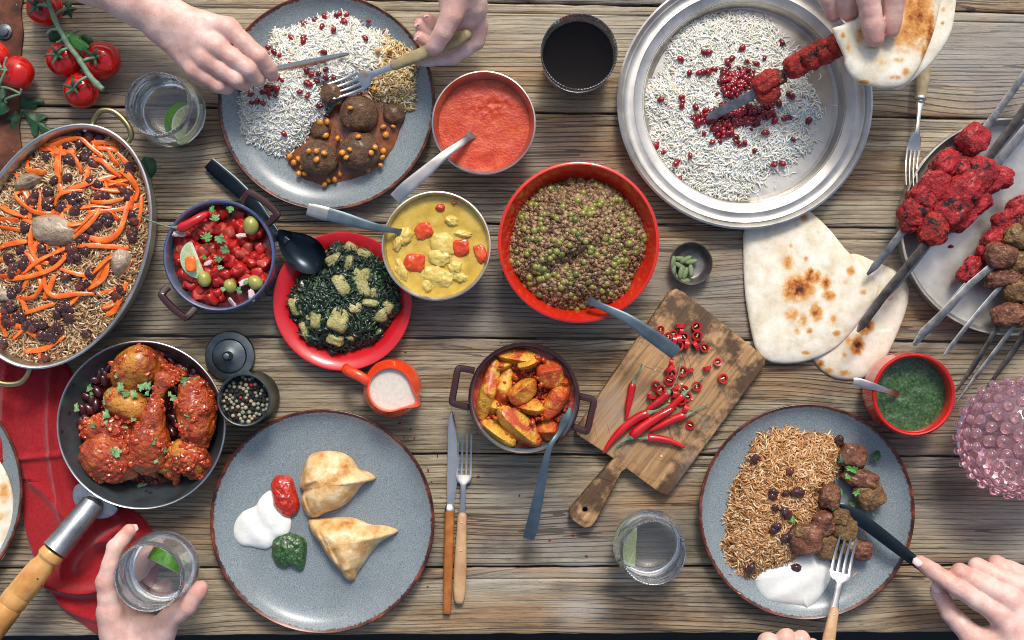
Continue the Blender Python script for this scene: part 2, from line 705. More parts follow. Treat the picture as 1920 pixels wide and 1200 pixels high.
def m_wood_table():
    t = NT('weathered_wood')
    v = t.coord((1, 1, 1))
    # waviness of the grain, stronger round knots
    lo = t.noise(t.coord((1.6, 6, 1)), 1.0, 2, .5)
    kn = t.vor(t.coord((3.1, 9.5, 1)), 1.0)
    kin = t.math('SUBTRACT', 1.0, t.step(kn, .0, .42))
    sx = t.n('ShaderNodeSeparateXYZ'); t.l(v, sx.inputs[0])
    y = t.math('ADD', sx.outputs[1], t.math('MULTIPLY', lo, .035))
    y = t.math('ADD', y, t.math('MULTIPLY', kin, .012))
    cb = t.n('ShaderNodeCombineXYZ'); t.l(sx.outputs[0], cb.inputs[0]); t.l(y, cb.inputs[1]); t.l(sx.outputs[2], cb.inputs[2])

    def sc(vec):
        m = t.n('ShaderNodeVectorMath', operation='MULTIPLY'); t.l(cb.outputs[0], m.inputs[0]); m.inputs[1].default_value = vec
        return m.outputs[0]
    g1 = t.noise(sc((9, 130, 10)), 1, 8, .76)         # broad grain
    g2 = t.noise(sc((34, 560, 20)), 1, 6, .8)          # fine lines
    g3 = t.noise(sc((1.6, 17, 3)), 1, 4, .6)          # bands
    g4 = t.noise(t.coord((7, 11, 1)), 1, 5, .62)      # blotches
    g5 = t.noise(t.coord((2.2, 4, 1)), 1, 4, .6)
    col = t.ramp(g1, [(.27, '4f4431'), (.41, '8d7d62'), (.55, 'b3a384'), (.74, 'd2c6aa')])
    warm = t.ramp(g1, [(.28, '553b20'), (.5, '956d42'), (.72, 'bb9866')])
    col = t.mix(t.math('MULTIPLY', t.step(g3, .44, .62), .75), col, warm)
    grey = t.ramp(g2, [(.3, '66686a'), (.7, 'a9abaa')])
    col = t.mix(t.math('MULTIPLY', t.step(g5, .46, .68), .62), col, grey)
    line = t.step(g2, .57, .68)
    col = t.mix(t.math('MULTIPLY', line, .62), col, hexc('3a3128'), 'MIX')
    ring = t.n('ShaderNodeTexWave', wave_type='BANDS', bands_direction='Y'); t.l(sc((1.2, 100, 1)), ring.inputs['Vector'])
    ring.inputs['Scale'].default_value = .55; ring.inputs['Distortion'].default_value = 5; ring.inputs['Detail'].default_value = 4; ring.inputs['Detail Scale'].default_value = 1.4
    rl = t.math('SUBTRACT', 1.0, t.step(ring.outputs['Fac'], .01, .14))
    rl = t.math('MULTIPLY', rl, t.step(g4, .32, .58))
    ck = t.noise(sc((1.1, 34, 3)), 1, 3, .6)
    ck = t.math('LESS_THAN', t.math('ABSOLUTE', t.math('SUBTRACT', ck, .5)), .0075)
    ck = t.math('MULTIPLY', ck, t.step(g3, .42, .55))
    rl = t.math('MAXIMUM', rl, ck)
    col = t.mix(t.math('MULTIPLY', rl, .74), col, hexc('30281f'))
    dirt = t.step(g4, .57, .72)
    col = t.mix(t.math('MULTIPLY', dirt, .55), col, hexc('4a4038'))
    # knots
    kc = t.math('SUBTRACT', 1.0, t.step(kn, .035, .085))
    col = t.mix(t.math('MULTIPLY', kc, .8), col, hexc('3c2a20'))
    at = t.n('ShaderNodeAttribute', attribute_name='stain')
    st = t.math('MULTIPLY', at.outputs['Fac'], t.math('MULTIPLY_ADD', g4, 1.3, .25), clamp=True)
    col = t.mix(t.math('MULTIPLY', st, .8), col, hexc('2b2622'))
    at2 = t.n('ShaderNodeAttribute', attribute_name='pale')
    col = t.mix(t.math('MULTIPLY', at2.outputs['Fac'], .5), col, hexc('c3c8c6'))
    at3 = t.n('ShaderNodeAttribute', attribute_name='crack')
    col = t.mix(at3.outputs['Fac'], col, hexc('1c1816'))
    hsv = t.n('ShaderNodeHueSaturation'); t.l(col, hsv.inputs['Color'])
    oi = t.n('ShaderNodeObjectInfo')
    t.l(t.math('MULTIPLY_ADD', oi.outputs['Random'], .16, .76), hsv.inputs['Value'])
    hsv.inputs['Saturation'].default_value = .95
    t.set(base=hsv.outputs[0], rough=t.math('MULTIPLY_ADD', g2, .3, .36), spec=.4)
    h = t.math('ADD', t.math('MULTIPLY', g1, .5), t.math('MULTIPLY', g2, .5))
    h = t.math('SUBTRACT', h, t.math('MULTIPLY', rl, .5))
    h = t.math('SUBTRACT', h, t.math('MULTIPLY', line, .3))
    t.bump(h, .9, .0016)
    return t.m


def m_plate():
    t = NT('speckled_glaze')
    v = t.coord(kind='Object')
    sp = t.noise(v, 900, 2, .6)
    big = t.noise(v, 14, 3, .5)
    c = t.ramp(sp, [(.30, '5a6366'), (.5, '7b868a'), (.70, '97a2a5')])
    c = t.mix(t.math('MULTIPLY', t.step(big, .45, .7), .28), c, hexc('5d6063'))
    at = t.n('ShaderNodeAttribute', attribute_name='u')
    edge = t.noise(v, 260, 3, .7)
    e = t.math('MULTIPLY_ADD', edge, .05, at.outputs['Fac'])
    rim = t.step(e, .985, .998)
    brown = t.ramp(t.noise(v, 60, 4, .6), [(.35, '2c1510'), (.52, '552719'), (.70, '86432a')])
    c = t.mix(rim, c, brown)
    lip = t.step(at.outputs['Fac'], .99, 1.0)
    c = t.mix(t.math('MULTIPLY', lip, .6), c, hexc('3a1b14'))
    t.set(base=c, rough=.28, spec=.5)
    t.bump(sp, .12, .0006)
    return t.m


def m_skin():
    t = NT('skin')
    v = t.coord()
    a = t.noise(v, 30, 7, .72)
    f = t.noise(v, 420, 3, .6)
    c = t.ramp(a, [(.3, 'c39485'), (.5, 'dab4a6'), (.7, 'e9cfc5')])
    at = t.n('ShaderNodeAttribute', attribute_name='blush')
    c = t.mix(t.math('MULTIPLY', at.outputs['Fac'], .75), c, hexc('b8685c'))
    t.set(base=c, rough=t.math('MULTIPLY_ADD', f, .2, .38), spec=.4, sss=.22)
    t.b.inputs['Subsurface Radius'].default_value = (1, .35, .2)
    t.b.inputs['Subsurface Scale'].default_value = .006
    cr = t.vor(v, 480)
    h = t.math('ADD', t.math('MULTIPLY', f, .6), t.math('MULTIPLY', cr, .4))
    wr = t.n('ShaderNodeAttribute', attribute_name='wrinkle')
    h = t.math('SUBTRACT', h, t.math('MULTIPLY', wr.outputs['Fac'], 1.2))
    t.bump(h, .45, .0006)
    return t.m


def m_brushed(name, c1, c2, rough=.3, blotch=12, bump=.08, metal=1.0, pit=0):
    t = NT(name)
    v = t.coord()
    a = t.noise(v, blotch, 5, .65)
    b = t.noise(v, 700, 2, .6)
    c = t.ramp(a, [(.3, c1), (.7, c2)])
    if pit:
        p = t.math('LESS_THAN', t.vor(v, pit), .16)
        c = t.mix(t.math('MULTIPLY', p, .6), c, hexc('22201f'))
    t.set(base=c, metal=metal, rough=t.math('MULTIPLY_ADD', a, .3, rough - .15))
    t.bump(t.math('ADD', a, t.math('MULTIPLY', b, .25)), bump, .001)
    return t.m


def m_board():
    t = NT('worn_board')
    ang = math.radians(-52)
    v = t.coord((14, 260, 20), rot=ang, rand=False)
    g = t.noise(v, 1, 5, .65)
    c = t.ramp(g, [(.25, '6f4f34'), (.5, 'a37e56'), (.72, 'c09c70')])
    b = t.noise(t.coord(rand=False), 15, 6, .68)
    ob = t.n('ShaderNodeTexCoord'); ln_ = t.n('ShaderNodeVectorMath', operation='LENGTH'); t.l(ob.outputs['Object'], ln_.inputs[0])
    be = t.math('MULTIPLY_ADD', t.step(ln_.outputs['Value'], .045, .125), .16, t.math('SUBTRACT', b, .06))
    c = t.mix(t.math('MULTIPLY', t.step(be, .5, .62), .85), c, hexc('35261d'))
    b2 = t.noise(t.coord((1, 1, 1), rand=True), 9, 5, .6)
    c = t.mix(t.math('MULTIPLY', t.step(b2, .5, .7), .6), c, hexc('8f8478'))
    for a2, s2 in ((20, 1.0), (-52, 1.3), (75, .8)):
        w = t.coord((9 * s2, 420 * s2, 30), rot=math.radians(a2), rand=False)
        k = t.step(t.noise(w, 1, 2, .5, .3), .69, .73)
        c = t.mix(t.math('MULTIPLY', k, .6), c, hexc('33231a'))
    at = t.n('ShaderNodeAttribute', attribute_name='stain')
    c = t.mix(t.math('MULTIPLY', t.math('MULTIPLY', at.outputs['Fac'], t.math('MULTIPLY_ADD', b, 1.6, -.1), clamp=True), .9), c, hexc('241b17'))
    t.set(base=c, rough=.6, spec=.3)
    t.bump(g, .4, .0012)
    return t.m


def m_naan(name='naan_crust'):
    t = NT(name)
    v = t.coord(rand=False)
    a = t.noise(v, 60, 4, .6)
    c = t.ramp(a, [(.3, 'cdbfa0'), (.55, 'e2dac6'), (.75, 'eee9dc')])
    at = t.n('ShaderNodeAttribute', attribute_name='toast')
    e = t.math('MULTIPLY', at.outputs['Fac'], t.math('MULTIPLY_ADD', t.noise(v, 110, 4, .7), 2.2, -.35), clamp=True)
    c2 = t.ramp(e, [(0.0, (0, 0, 0, 1)), (1, (1, 1, 1, 1))])
    col = t.ramp(e, [(0, 'dfd2b4'), (.35, 'd09a58'), (.65, 'a45f2c'), (1, '4a2413')])
    c = t.mix(t.step(e, .02, .32), c, col)
    t.set(base=c, rough=.75, spec=.25, sss=.1)
    t.b.inputs['Subsurface Scale'].default_value = .004
    t.bump(t.math('ADD', a, t.math('MULTIPLY', t.noise(v, 500, 3, .6), .4)), .45, .0015)
    return t.m


def m_cloth(name, c1, c2):
    t = NT(name)
    v = t.coord(rand=False)
    w1 = t.n('ShaderNodeTexWave', wave_type='BANDS', bands_direction='X'); t.l(v, w1.inputs['Vector']); w1.inputs['Scale'].default_value = 420; w1.inputs['Distortion'].default_value = 1.2
    w2 = t.n('ShaderNodeTexWave', wave_type='BANDS', bands_direction='Y'); t.l(v, w2.inputs['Vector']); w2.inputs['Scale'].default_value = 420; w2.inputs['Distortion'].default_value = 1.2
    a = t.math('ADD', w1.outputs['Fac'], w2.outputs['Fac'])
    n_ = t.noise(v, 300, 4, .7)
    c = t.ramp(n_, [(.3, c1), (.7, c2)])
    t.set(base=c, rough=.85, sheen=.3, spec=.15)
    t.bump(t.math('ADD', a, t.math('MULTIPLY', n_, 1.5)), .5, .0005)
    return t.m


def m_glass(name, col=(1, 1, 1, 1), ior=1.45, rough=0.0):
    t = NT(name)
    t.set(base=col, trans=1.0, ior=ior, rough=rough)
    return t.m


def m_meat(name, stops, char, charth=(.55, .7), rough=.4, scale=90, coat=.25, sss=.05):
    t = NT(name)
    v = t.coord()
    a = t.noise(v, scale, 5, .65)
    c = t.ramp(a, stops)
    b = t.noise(v, scale * .55, 5, .7, .5)
    c = t.mix(t.step(b, charth[0], charth[1]), c, hexc(char))
    sp = t.step(t.noise(v, scale * 5, 2, .5), .66, .70)
    c = t.mix(t.math('MULTIPLY', sp, .8), c, hexc(char))
    t.set(base=c, rough=rough, coat=coat, coatr=.25, sss=sss)
    t.b.inputs['Subsurface Scale'].default_value = .003
    t.bump(t.math('ADD', a, t.math('MULTIPLY', t.noise(v, scale * 4, 5, .75), .9)), .95, .003)
    return t.m


MWOOD = m_wood_table()
MPLATE = m_plate()
MSKIN = m_skin()
MNAIL = simple('nail', [(.3, 'dcb3a8'), (.7, 'e8cabf')], 60, .22, coat=.4, sss=.1)
MSTEEL = m_brushed('brushed_steel', 'b0aca4', 'd4cfc6', .3, 20)
MPOLISH = m_brushed('polished_steel', 'cdc8be', 'e4dfd4', .24, 14, .03)
MPEWTER = m_brushed('dull_pewter', '9a9a98', 'cccbc6', .38, 9, .12)
MDARKST = m_brushed('dark_steel', '3e4a52', '5d6c75', .38, 16, .08)
MIRON = m_brushed('pan_iron', '4a5257', '727b80', .40, 22, .2, .75, 60)
MCAST = m_brushed('cast_aluminium', '8f9496', 'bcc0c1', .42, 30, .5, 1.0, 260)
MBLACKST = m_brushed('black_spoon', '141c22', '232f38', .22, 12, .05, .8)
MSLATE = m_brushed('slate_metal', '3a4a53', '64757e', .4, 20, .08, .6)
MDISH = m_brushed('grey_brown_metal', '55504e', '8a8582', .42, 40, .15, .7)
MJAR = m_brushed('tarnished_tin', '4a5357', '7d8587', .36, 26, .15)
MALUM = m_brushed('aluminium', 'b3b1ac', 'd6d4ce', .4, 30, .25)
MBRASS = m_brushed('brass', '8d7c50', 'b6a87c', .32, 30, .05)
MRUST = simple('rust', [(.3, '2e1a13'), (.5, '59311f'), (.7, '7d4c34')], 34, .8, 0, .8, 200, detail=8, speck=('b3a08c', 95, .06))
MREDG = simple('red_glaze', [(.3, 'b81f10'), (.7, 'cf2c16')], 20, .18, coat=.5)
MREDPL = simple('red_plate_glaze', [(.3, 'b30f18'), (.7, 'c9202a')], 18, .3, coat=.3)
MREDCUP = simple('scarlet_glaze', [(.3, 'b3120e'), (.7, 'c81b15')], 18, .16, coat=.6)
MORANGE = simple('orange_glaze', [(.3, 'd63a12'), (.7, 'e5481c')], 18, .12, coat=.8)
MENAMEL = simple('brown_enamel', [(.3, '2a1512'), (.7, '3d201b')], 18, .15, coat=.8)
MENGREY = simple('grey_blue_enamel', [(.3, '4b5a6a'), (.7, '66788a')], 18, .2, coat=.6)
MENPURP = simple('purple_enamel', [(.3, '3c4866'), (.7, '5c688e')], 18, .2, coat=.6)
MMILK = simple('milk', [(.3, 'c6bdae'), (.7, 'd6cec2')], 300, .3, sss=.1, detail=2)
MTOM = simple('tomato_skin', [(.3, 'a80d0b'), (.6, 'c41a10'), (.8, 'd0301a')], 24, .16, coat=.5, sss=.1)
MSTEM = simple('vine_stem', [(.3, '4f6b52'), (.7, '7e9a7c')], 120, .55, bump=.3)
MSEPAL = simple('calyx_green', [(.3, '223d2c'), (.7, '3d5f45')], 120, .55, bump=.3)
MPARS = simple('parsley_leaf', [(.3, '163a22'), (.7, '24512f')], 90, .5, bump=.4, sss=.05)
MPARS2 = simple('fresh_leaf', [(.3, '2f6d28'), (.7, '4f9440')], 90, .45, bump=.4, sss=.05)
MCORI = simple('coriander_leaf', [(.3, '43733f'), (.7, '86ab74')], 140, .5, bump=.4, sss=.05)
MWRICE = simple('white_rice_grain', 'ece9de', rough=.4, sss=.3, island=[(0, 'cfc8b2'), (.3, 'e6e0d0'), (.7, 'efebdf'), (1, 'f6f4ee')])
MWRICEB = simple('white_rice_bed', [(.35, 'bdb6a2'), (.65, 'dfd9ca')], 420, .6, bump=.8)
MYRICE = simple('sauced_rice_grain', 'c9ab6b', rough=.4, sss=.1, island=[(0, 'b08a4e'), (.4, 'cbb07a'), (.75, 'ddcb9f'), (1, 'e6dcc0')])
MBRICE = simple('brown_rice_grain', 'b58a56', rough=.4, sss=.08, island=[(0, '8c5a2c'), (.3, 'b07e4c'), (.7, 'c99e6e'), (1, 'e4c9a2')])
MBRICEB = simple('brown_rice_bed', [(.35, '4a2e14'), (.65, '805529')], 420, .6, bump=.8)  # darker than its grains: shade in the gaps put into the colour
MPRICE = simple('pilaf_grain', 'b09066', rough=.4, sss=.08, island=[(0, '7d5230'), (.3, 'a87f54'), (.7, 'c7a67c'), (1, 'e6d6b8')])
MPRICEB = simple('pilaf_bed', [(.35, '3d2616'), (.65, '7c5a38')], 380, .6, bump=.8)  # dark bed colour stands in for shade between the pilaf grains
MBERRY = simple('barberry', [(.3, '6d0714'), (.7, '9c0f1c')], 300, .22, coat=.5, sss=.1)
MBERRYD = simple('dark_barberry', [(.3, '4a0710'), (.7, '7a0c1a')], 300, .22, coat=.5)
MRAISIN = simple('raisin', [(.3, '210b0d'), (.7, '54221f')], 260, .22, bump=.9, bscale=500, coat=.7)
MRAISINR = simple('red_raisin', [(.3, '4a1812'), (.7, '823a28')], 260, .22, bump=.8, bscale=600, coat=.4)
MCARROT = simple('carrot', [(.3, 'd24c0a'), (.55, 'ee6c16'), (.75, 'f8944a')], 70, .32, bump=.3, bscale=420, coat=.3, sss=.08)
MSAMOSA = simple('fried_pastry', [(.26, 'a0682f'), (.40, 'c89656'), (.54, 'deba84'), (.72, 'ecd9b2')], 62, .45, bump=1.0, bscale=260, coat=.15, detail=6, sss=.05)
MYOG = simple('yoghurt', [(.3, 'd8dad2'), (.7, 'e9eae6')], 60, .35, bump=.6, bscale=130, sss=.15, coat=.2, speck=('7d8c6c', 300, .05))
MCHUT = simple('green_chutney', [(.33, '1a3418'), (.52, '32522a'), (.72, '5a7a44')], 320, .3, bump=.7, bscale=380, coat=.4, detail=6)
MREDCH = simple('red_chutney', [(.3, '8e1408'), (.55, 'bb2a10'), (.75, 'd04a20')], 260, .25, bump=.9, bscale=330, coat=.6, detail=6)
MSOUP = simple('tomato_sauce', [(.3, 'a52a12'), (.5, 'ba3a1a'), (.7, 'c9542a')], 90, .4, bump=.9, bscale=330, coat=.08, detail=8, speck=('e08a3c', 210, .05))
MCURRY = simple('yellow_curry', [(.3, 'a8862a'), (.5, 'c1a03c'), (.72, 'cdb35a')], 70, .3, bump=.3, bscale=300, coat=.35, detail=8, speck=('6e5518', 330, .06))
MCHUNK = simple('curried_chunk', [(.3, 'b99a3a'), (.7, 'd6c06c')], 90, .4, bump=.8, bscale=300, coat=.25, sss=.1)
MPEPPER = simple('red_pepper', [(.3, 'b5300f'), (.55, 'd24a1e'), (.75, 'de7a34')], 60, .25, coat=.4, sss=.08)
MGRAVY = simple('brown_gravy', [(.3, '5c2d14'), (.5, '7c4320'), (.72, '98592c')], 90, .28, bump=.5, bscale=240, coat=.5, detail=6)
MBALL = m_meat('meatball', [(.3, '49301b'), (.55, '6e4d30'), (.75, '8f6a46')], '2d1a0f', (.6, .8), .4, 110, .3)
MCHANA = simple('split_pea', [(.3, 'b9701c'), (.7, 'd89636')], 160, .3, coat=.3, sss=.1)
MMINCE = simple('mince', '6a4a34', rough=.5, island=[(0, '4a3520'), (.35, '70543a'), (.7, '8f7050'), (1, 'ab8e68')], bump=.6, bscale=600, coat=.1)
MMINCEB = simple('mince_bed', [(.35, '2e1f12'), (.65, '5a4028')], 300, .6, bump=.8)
MPEA = simple('pea', [(.3, '6a6f24'), (.7, '96974a')], 120, .35, coat=.3, sss=.1)
MPEAD = simple('dark_pea', [(.3, '4a5220'), (.7, '6f7434')], 120, .35, coat=.3, sss=.1)
MSPIN = simple('spinach', '1b2c1d', rough=.35, island=[(0, '0b140e'), (.4, '182a1a'), (.8, '29452b'), (1, '48643f')], bump=.6, bscale=500, coat=.5)
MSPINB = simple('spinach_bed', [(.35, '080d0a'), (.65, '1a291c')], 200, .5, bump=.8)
MPALECH = m_meat('pale_cube', [(.3, '918a4c'), (.55, 'b8b070'), (.75, 'cfc892')], '24331f', (.62, .7), .35, 80, .35)
MTIKKA = m_meat('red_tikka', [(.3, '66070e'), (.5, 'a61219'), (.72, 'd63c42')], '120406', (.56, .62), .36, 95, .15)
MTIKKAO = m_meat('orange_tikka', [(.3, '74120a'), (.5, 'a51c10'), (.72, 'c43c24')], '1c0d0c', (.54, .62), .42, 100, .1)
MKEBAB = m_meat('brown_kebab', [(.3, '4a2415'), (.5, '75442c'), (.72, 'a06e4e')], '1c0f0a', (.58, .72), .38, 90, .3)
MKEBABY = m_meat('yellow_brown_kebab', [(.3, '4f3218'), (.5, '7c5a30'), (.72, 'a5814e')], '1c0f0a', (.58, .72), .38, 90, .3)
MCHICK = m_meat('masala_chicken', [(.3, '872408'), (.5, 'b0440f'), (.72, 'c9701c')], '5c1506', (.56, .72), .25, 60, .6, .1)
MCHICKY = m_meat('turmeric_chicken', [(.3, 'a3520c'), (.5, 'c47e1a'), (.72, 'd49a34')], '96300a', (.5, .62), .25, 45, .6, .1)
MBEAN = simple('kidney_bean', [(.3, '2a0a0c'), (.7, '4f1a1a')], 80, .25, coat=.6)
MPSAUCE = simple('bean_sauce', [(.3, '3c120c'), (.5, '6b2114'), (.72, '93402a')], 70, .25, bump=.7, bscale=240, coat=.6, detail=7)
MTHIN = simple('thin_pink_sauce', [(.3, '7a5250'), (.7, '92686a')], 50, .2, coat=.6)
MPOT = m_meat('potato_wedge', [(.3, 'cc9020'), (.55, 'dea834'), (.75, 'e8bc50')], 'bc420e', (.43, .57), .3, 46, .45, .1)
MPSC = simple('red_potato_sauce', [(.3, '8a2408'), (.5, 'b83e0e'), (.72, 'd0651e')], 90, .25, bump=.9, bscale=260, coat=.6, detail=7)
MDICE = simple('tomato_dice', [(.3, '8e0f0e'), (.55, 'b81c14'), (.75, 'd4492c')], 80, .25, bump=.4, coat=.3, sss=.15)
MDICE2 = simple('pale_tomato_dice', [(.3, '9c2a20'), (.7, 'c05a44')], 80, .3, bump=.4, coat=.3, sss=.15)
MONION = simple('onion', [(.3, 'b4808a'), (.7, 'e4d4ce')], 120, .25, coat=.5, sss=.15)
MOLIVE = simple('olive', [(.3, '7d7c30'), (.7, 'a9a457')], 90, .3, coat=.4, sss=.05)
MCHILI = simple('chili_skin', [(.3, 'a80a10'), (.7, 'c91a1a')], 30, .15, coat=.7, sss=.05)
MCHFL = simple('chili_flesh', [(.3, 'c23018'), (.7, 'd9603a')], 120, .3, coat=.4)
MSEED = simple('pale_seed', [(.3, 'd8c48a'), (.7, 'e8dcb4')], 120, .4)
MLIMEP = None
MLIMER = simple('lime_rind', [(.3, '3f7d18'), (.7, '62a52e')], 200, .3, bump=.4, bscale=700, coat=.4)
MCARD = simple('cardamom_pod', [(.3, '5c6e48'), (.7, '8c9c70')], 160, .6, bump=.5, bscale=500)
MHWOOD = simple('orange_handle_wood', [(.3, '8a4a1a'), (.6, 'a8682c'), (.8, 'b98044')], 60, .4, bump=.2, bscale=300, coat=.2)
MBEECH = simple('beech_handle', [(.3, 'a9825c'), (.6, 'c09a72'), (.8, 'ccae8a')], 60, .45, bump=.2, bscale=300)
MOLIVEW = simple('pale_worn_handle', [(.3, '7d6c4a'), (.6, 'a5946e'), (.8, 'b8aa88')], 60, .45, bump=.2, bscale=300)
MTURN = simple('turned_varnished_wood', [(.3, '9c5c24'), (.5, 'c08a48'), (.75, 'd4a868')], 26, .25, bump=.15, bscale=200, coat=.6, detail=6, speck=('5c2c14', 60, .09))
MBOARD = m_board()
MNAAN = m_naan()
MNAPK = m_cloth('red_linen', '8d0d16', 'b0202a')
MGLASS = m_glass('clear_glass', (.98, 1, .99, 1), 1.45)
MGLASS.node_tree.nodes['Principled BSDF'].inputs['Transmission Weight'].default_value = .955
MWATER = m_glass('water', (1, 1, 1, 1), 1.33)
MCOLA = simple('cola', [(.3, '060302'), (.7, '0a0504')], 5, .03, spec=.2)
MFLOOR = simple('dark_floor', [(.3, '0c1116'), (.7, '141b22')], 3, .8)
MBPEPPER = [simple('black_peppercorn', [(.3, '1a1513'), (.7, '2e2622')], 300, .6, bump=.6), simple('white_peppercorn', [(.3, 'a08d72'), (.7, 'c2b094')], 300, .6, bump=.6),
            simple('green_peppercorn', [(.3, '6d7862'), (.7, '98a48c')], 300, .6, bump=.6), simple('pink_peppercorn', [(.3, '8c1c24'), (.7, 'b0343c')], 300, .5, bump=.4)]


def m_lime():
    t = NT('lime_flesh')
    tc = t.n('ShaderNodeTexCoord')
    s_ = t.n('ShaderNodeSeparateXYZ'); t.l(tc.outputs['Object'], s_.inputs[0])
    an = t.math('ARCTAN2', s_.outputs[1], s_.outputs[0])
    w = t.math('ABSOLUTE', t.math('SINE', t.math('MULTIPLY', an, 4.5)))
    r = t.math('SQRT', t.math('ADD', t.math('MULTIPLY', s_.outputs[0], s_.outputs[0]), t.math('MULTIPLY', s_.outputs[1], s_.outputs[1])))
    n_ = t.noise(tc.outputs['Object'], 350, 3, .6)
    c = t.ramp(n_, [(.3, 'b4c084'), (.7, 'd2dba8')])
    c = t.mix(t.math('SUBTRACT', 1.0, t.step(w, .04, .16)), c, hexc('e6ead2'))
    c = t.mix(t.step(r, .0205, .0215), c, hexc('e4ead4'))
    t.set(base=c, rough=.3, sss=.2, coat=.3)
    return t.m


MLIMEF = m_lime()
t_ = NT('pink_glass'); t_.set(base=(.97, .70, .76, 1), trans=.93, rough=.04, ior=1.45); MPINKG = t_.m
t_ = NT('silver_tray')
_v = t_.coord(); _a = t_.noise(_v, 16, 6, .65); _b = t_.noise(_v, 260, 3, .6)
t_.set(base=t_.ramp(_a, [(.3, 'a4a19a'), (.55, 'c6c3bb'), (.75, 'd8d5cd')]), metal=.9, rough=t_.math('MULTIPLY_ADD', _a, .3, .25))
t_.bump(t_.math('ADD', _a, t_.math('MULTIPLY', _b, .2)), .15, .001)
MTRAY = t_.m

# ------------------------------------------------------------------ floor and table
obj('floor', (np.array([[-4, -4, -.76], [4, -4, -.76], [4, 4, -.76], [-4, 4, -.76]]), [np.array([[0, 1, 2, 3]])]), MFLOOR, kind='structure', label='dark floor below the table edge')

table = thing('table', 'weathered grey brown plank table under all the dishes', 'table', (0, 0, 0))
SEAM = [(-455, -380), (-236, -180), (-14, 24), (198, 223), (410, 430), (628, 641), (846, 857), (1066, 1060), (1195, 1187)]
STAIN = [(1295, 1005, 60, 60, 1.1), (1055, 1103, 26, 9, 1.), (1140, 1105, 30, 11, 1.), (1040, 1166, 22, 8, .8), (1145, 1162, 40, 9, .8), (210, 25, 150, 35, .9), (260, 95, 160, 35, .5),
         (320, 270, 90, 30, .7), (450, 830, 60, 50, .7), (1790, 925, 110, 30, .9), (1850, 880, 70, 16, .6), (60, 1110, 140, 26, .7), (1110, 150, 60, 30, .35), (200, 260, 420, 260, .22),
         (300, 700, 500, 400, .18), (560, 350, 200, 60, .3), (1500, 1120, 180, 30, .35), (1060, 930, 70, 30, .3), (740, 600, 120, 20, .3), (1640, 600, 70, 30, .4), (640, 730, 60, 25, .3), (1330, 720, 60, 40, .3), (930, 560, 50, 40, .3)]
PALE = [(1095, 1062, 40, 10, .8), (1085, 1140, 50, 22, .8), (1190, 1085, 60, 10, .5), (1700, 120, 160, 60, .5), (1100, 60, 180, 40, .35), (1500, 480, 200, 60, .3), (950, 1090, 160, 30, .35), (1250, 640, 120, 20, .3), (1780, 620, 60, 12, .4)]


def blotch(px, py, lst):
    o = np.zeros(len(px))
    for x, y, rx, ry, a in lst:
        o = np.maximum(o, a * np.exp(-(((px - x) / rx) ** 2 + ((py - y) / ry) ** 2)))
    return np.clip(o, 0, 1)


for k in range(len(SEAM) - 1):
    (a0, b0), (a1, b1) = SEAM[k], SEAM[k + 1]
    xs = np.linspace(-1.3, 1.3, 320)
    gap = 2.2
    # across the plank: (fraction from the upper edge in px offsets, depth)
    wid = (a1 - a0)
    gr = 23 if k not in (2,) else 20
    rows = [(gap, -.020), (gap, -.0012), (gap + 1.5, -.0002), (gap + 5, 0), (gr - 4, 0), (gr - 1.8, -.0005), (gr, -.0022), (gr + 1.8, -.0005), (gr + 4, 0)]
    rows += [(gr + 4 + (wid - 2 * gap - gr - 6) * q, 0) for q in np.linspace(.05, .97, 26)]
    rows += [(wid - gap - 1.5, -.0002), (wid - gap, -.0012), (wid - gap, -.020)]
    V = []
    PX = []; PY = []
    for off, z in rows:
        px = xs / S + 960
        f = px / 1920
        wl = (b1 - a1 - b0 + a0) * f
        e0 = a0 + (b0 - a0) * f
        ratio = (wid + wl) / wid
        py = e0 + off * ratio
        wob = 1.1 * noise(np.stack([px / 45, np.full(len(px), k * 9 + (0 if off < wid / 2 else 5)), np.zeros(len(px))], 1)) + .5 * noise(np.stack([px / 11, np.full(len(px), k * 9 + 50.), np.zeros(len(px))], 1))
        py = py + wob * (1 if (off < 6 or off > wid - 6) else .3)
        V.append(np.stack([xs, (600 - py) * S, np.full(len(xs), z)], 1)); PX.append(px); PY.append(py)
    m = len(xs)
    V = np.concatenate(V); PX = np.concatenate(PX); PY = np.concatenate(PY)
    V[:, 2] += np.where(V[:, 2] > -.015, .0002 * noise(V * [30, 200, 1], 3) - .0003, 0)
    i, j = np.meshgrid(np.arange(len(rows) - 1), np.arange(m - 1), indexing='ij')
    i, j = i.ravel(), j.ravel()
    F = [np.stack([i * m + j, (i + 1) * m + j, (i + 1) * m + j + 1, i * m + j + 1], 1)]
    # underside and ends
    r0, r1 = np.arange(m), (len(rows) - 1) * m + np.arange(m)
    F.append(np.stack([r0[:-1], r0[1:], r1[1:], r1[:-1]], 1))
    F.append((np.arange(len(rows)) * m)[None, :]); F.append((np.arange(len(rows)) * m + m - 1)[::-1][None, :])
    obj('plank', (V, F), MWOOD, table, attrs={'stain': blotch(PX, PY, STAIN), 'pale': blotch(PX, PY, PALE)}, sharp=60)
for x in (-1.0, 0.0, 1.0):      # battens that carry the planks
    y0, y1 = (600 - 1180) * S, (600 + 440) * S
    obj('batten', (np.array([[x - .03, y0, -.05], [x + .03, y0, -.05], [x + .03, y1, -.05], [x - .03, y1, -.05], [x - .03, y0, -.0201], [x + .03, y0, -.0201], [x + .03, y1, -.0201], [x - .03, y1, -.0201]]),
                   [np.array([[0, 3, 2, 1], [4, 5, 6, 7], [0, 1, 5, 4], [1, 2, 6, 5], [2, 3, 7, 6], [3, 0, 4, 7]])]), MWOOD, table, smooth=False)
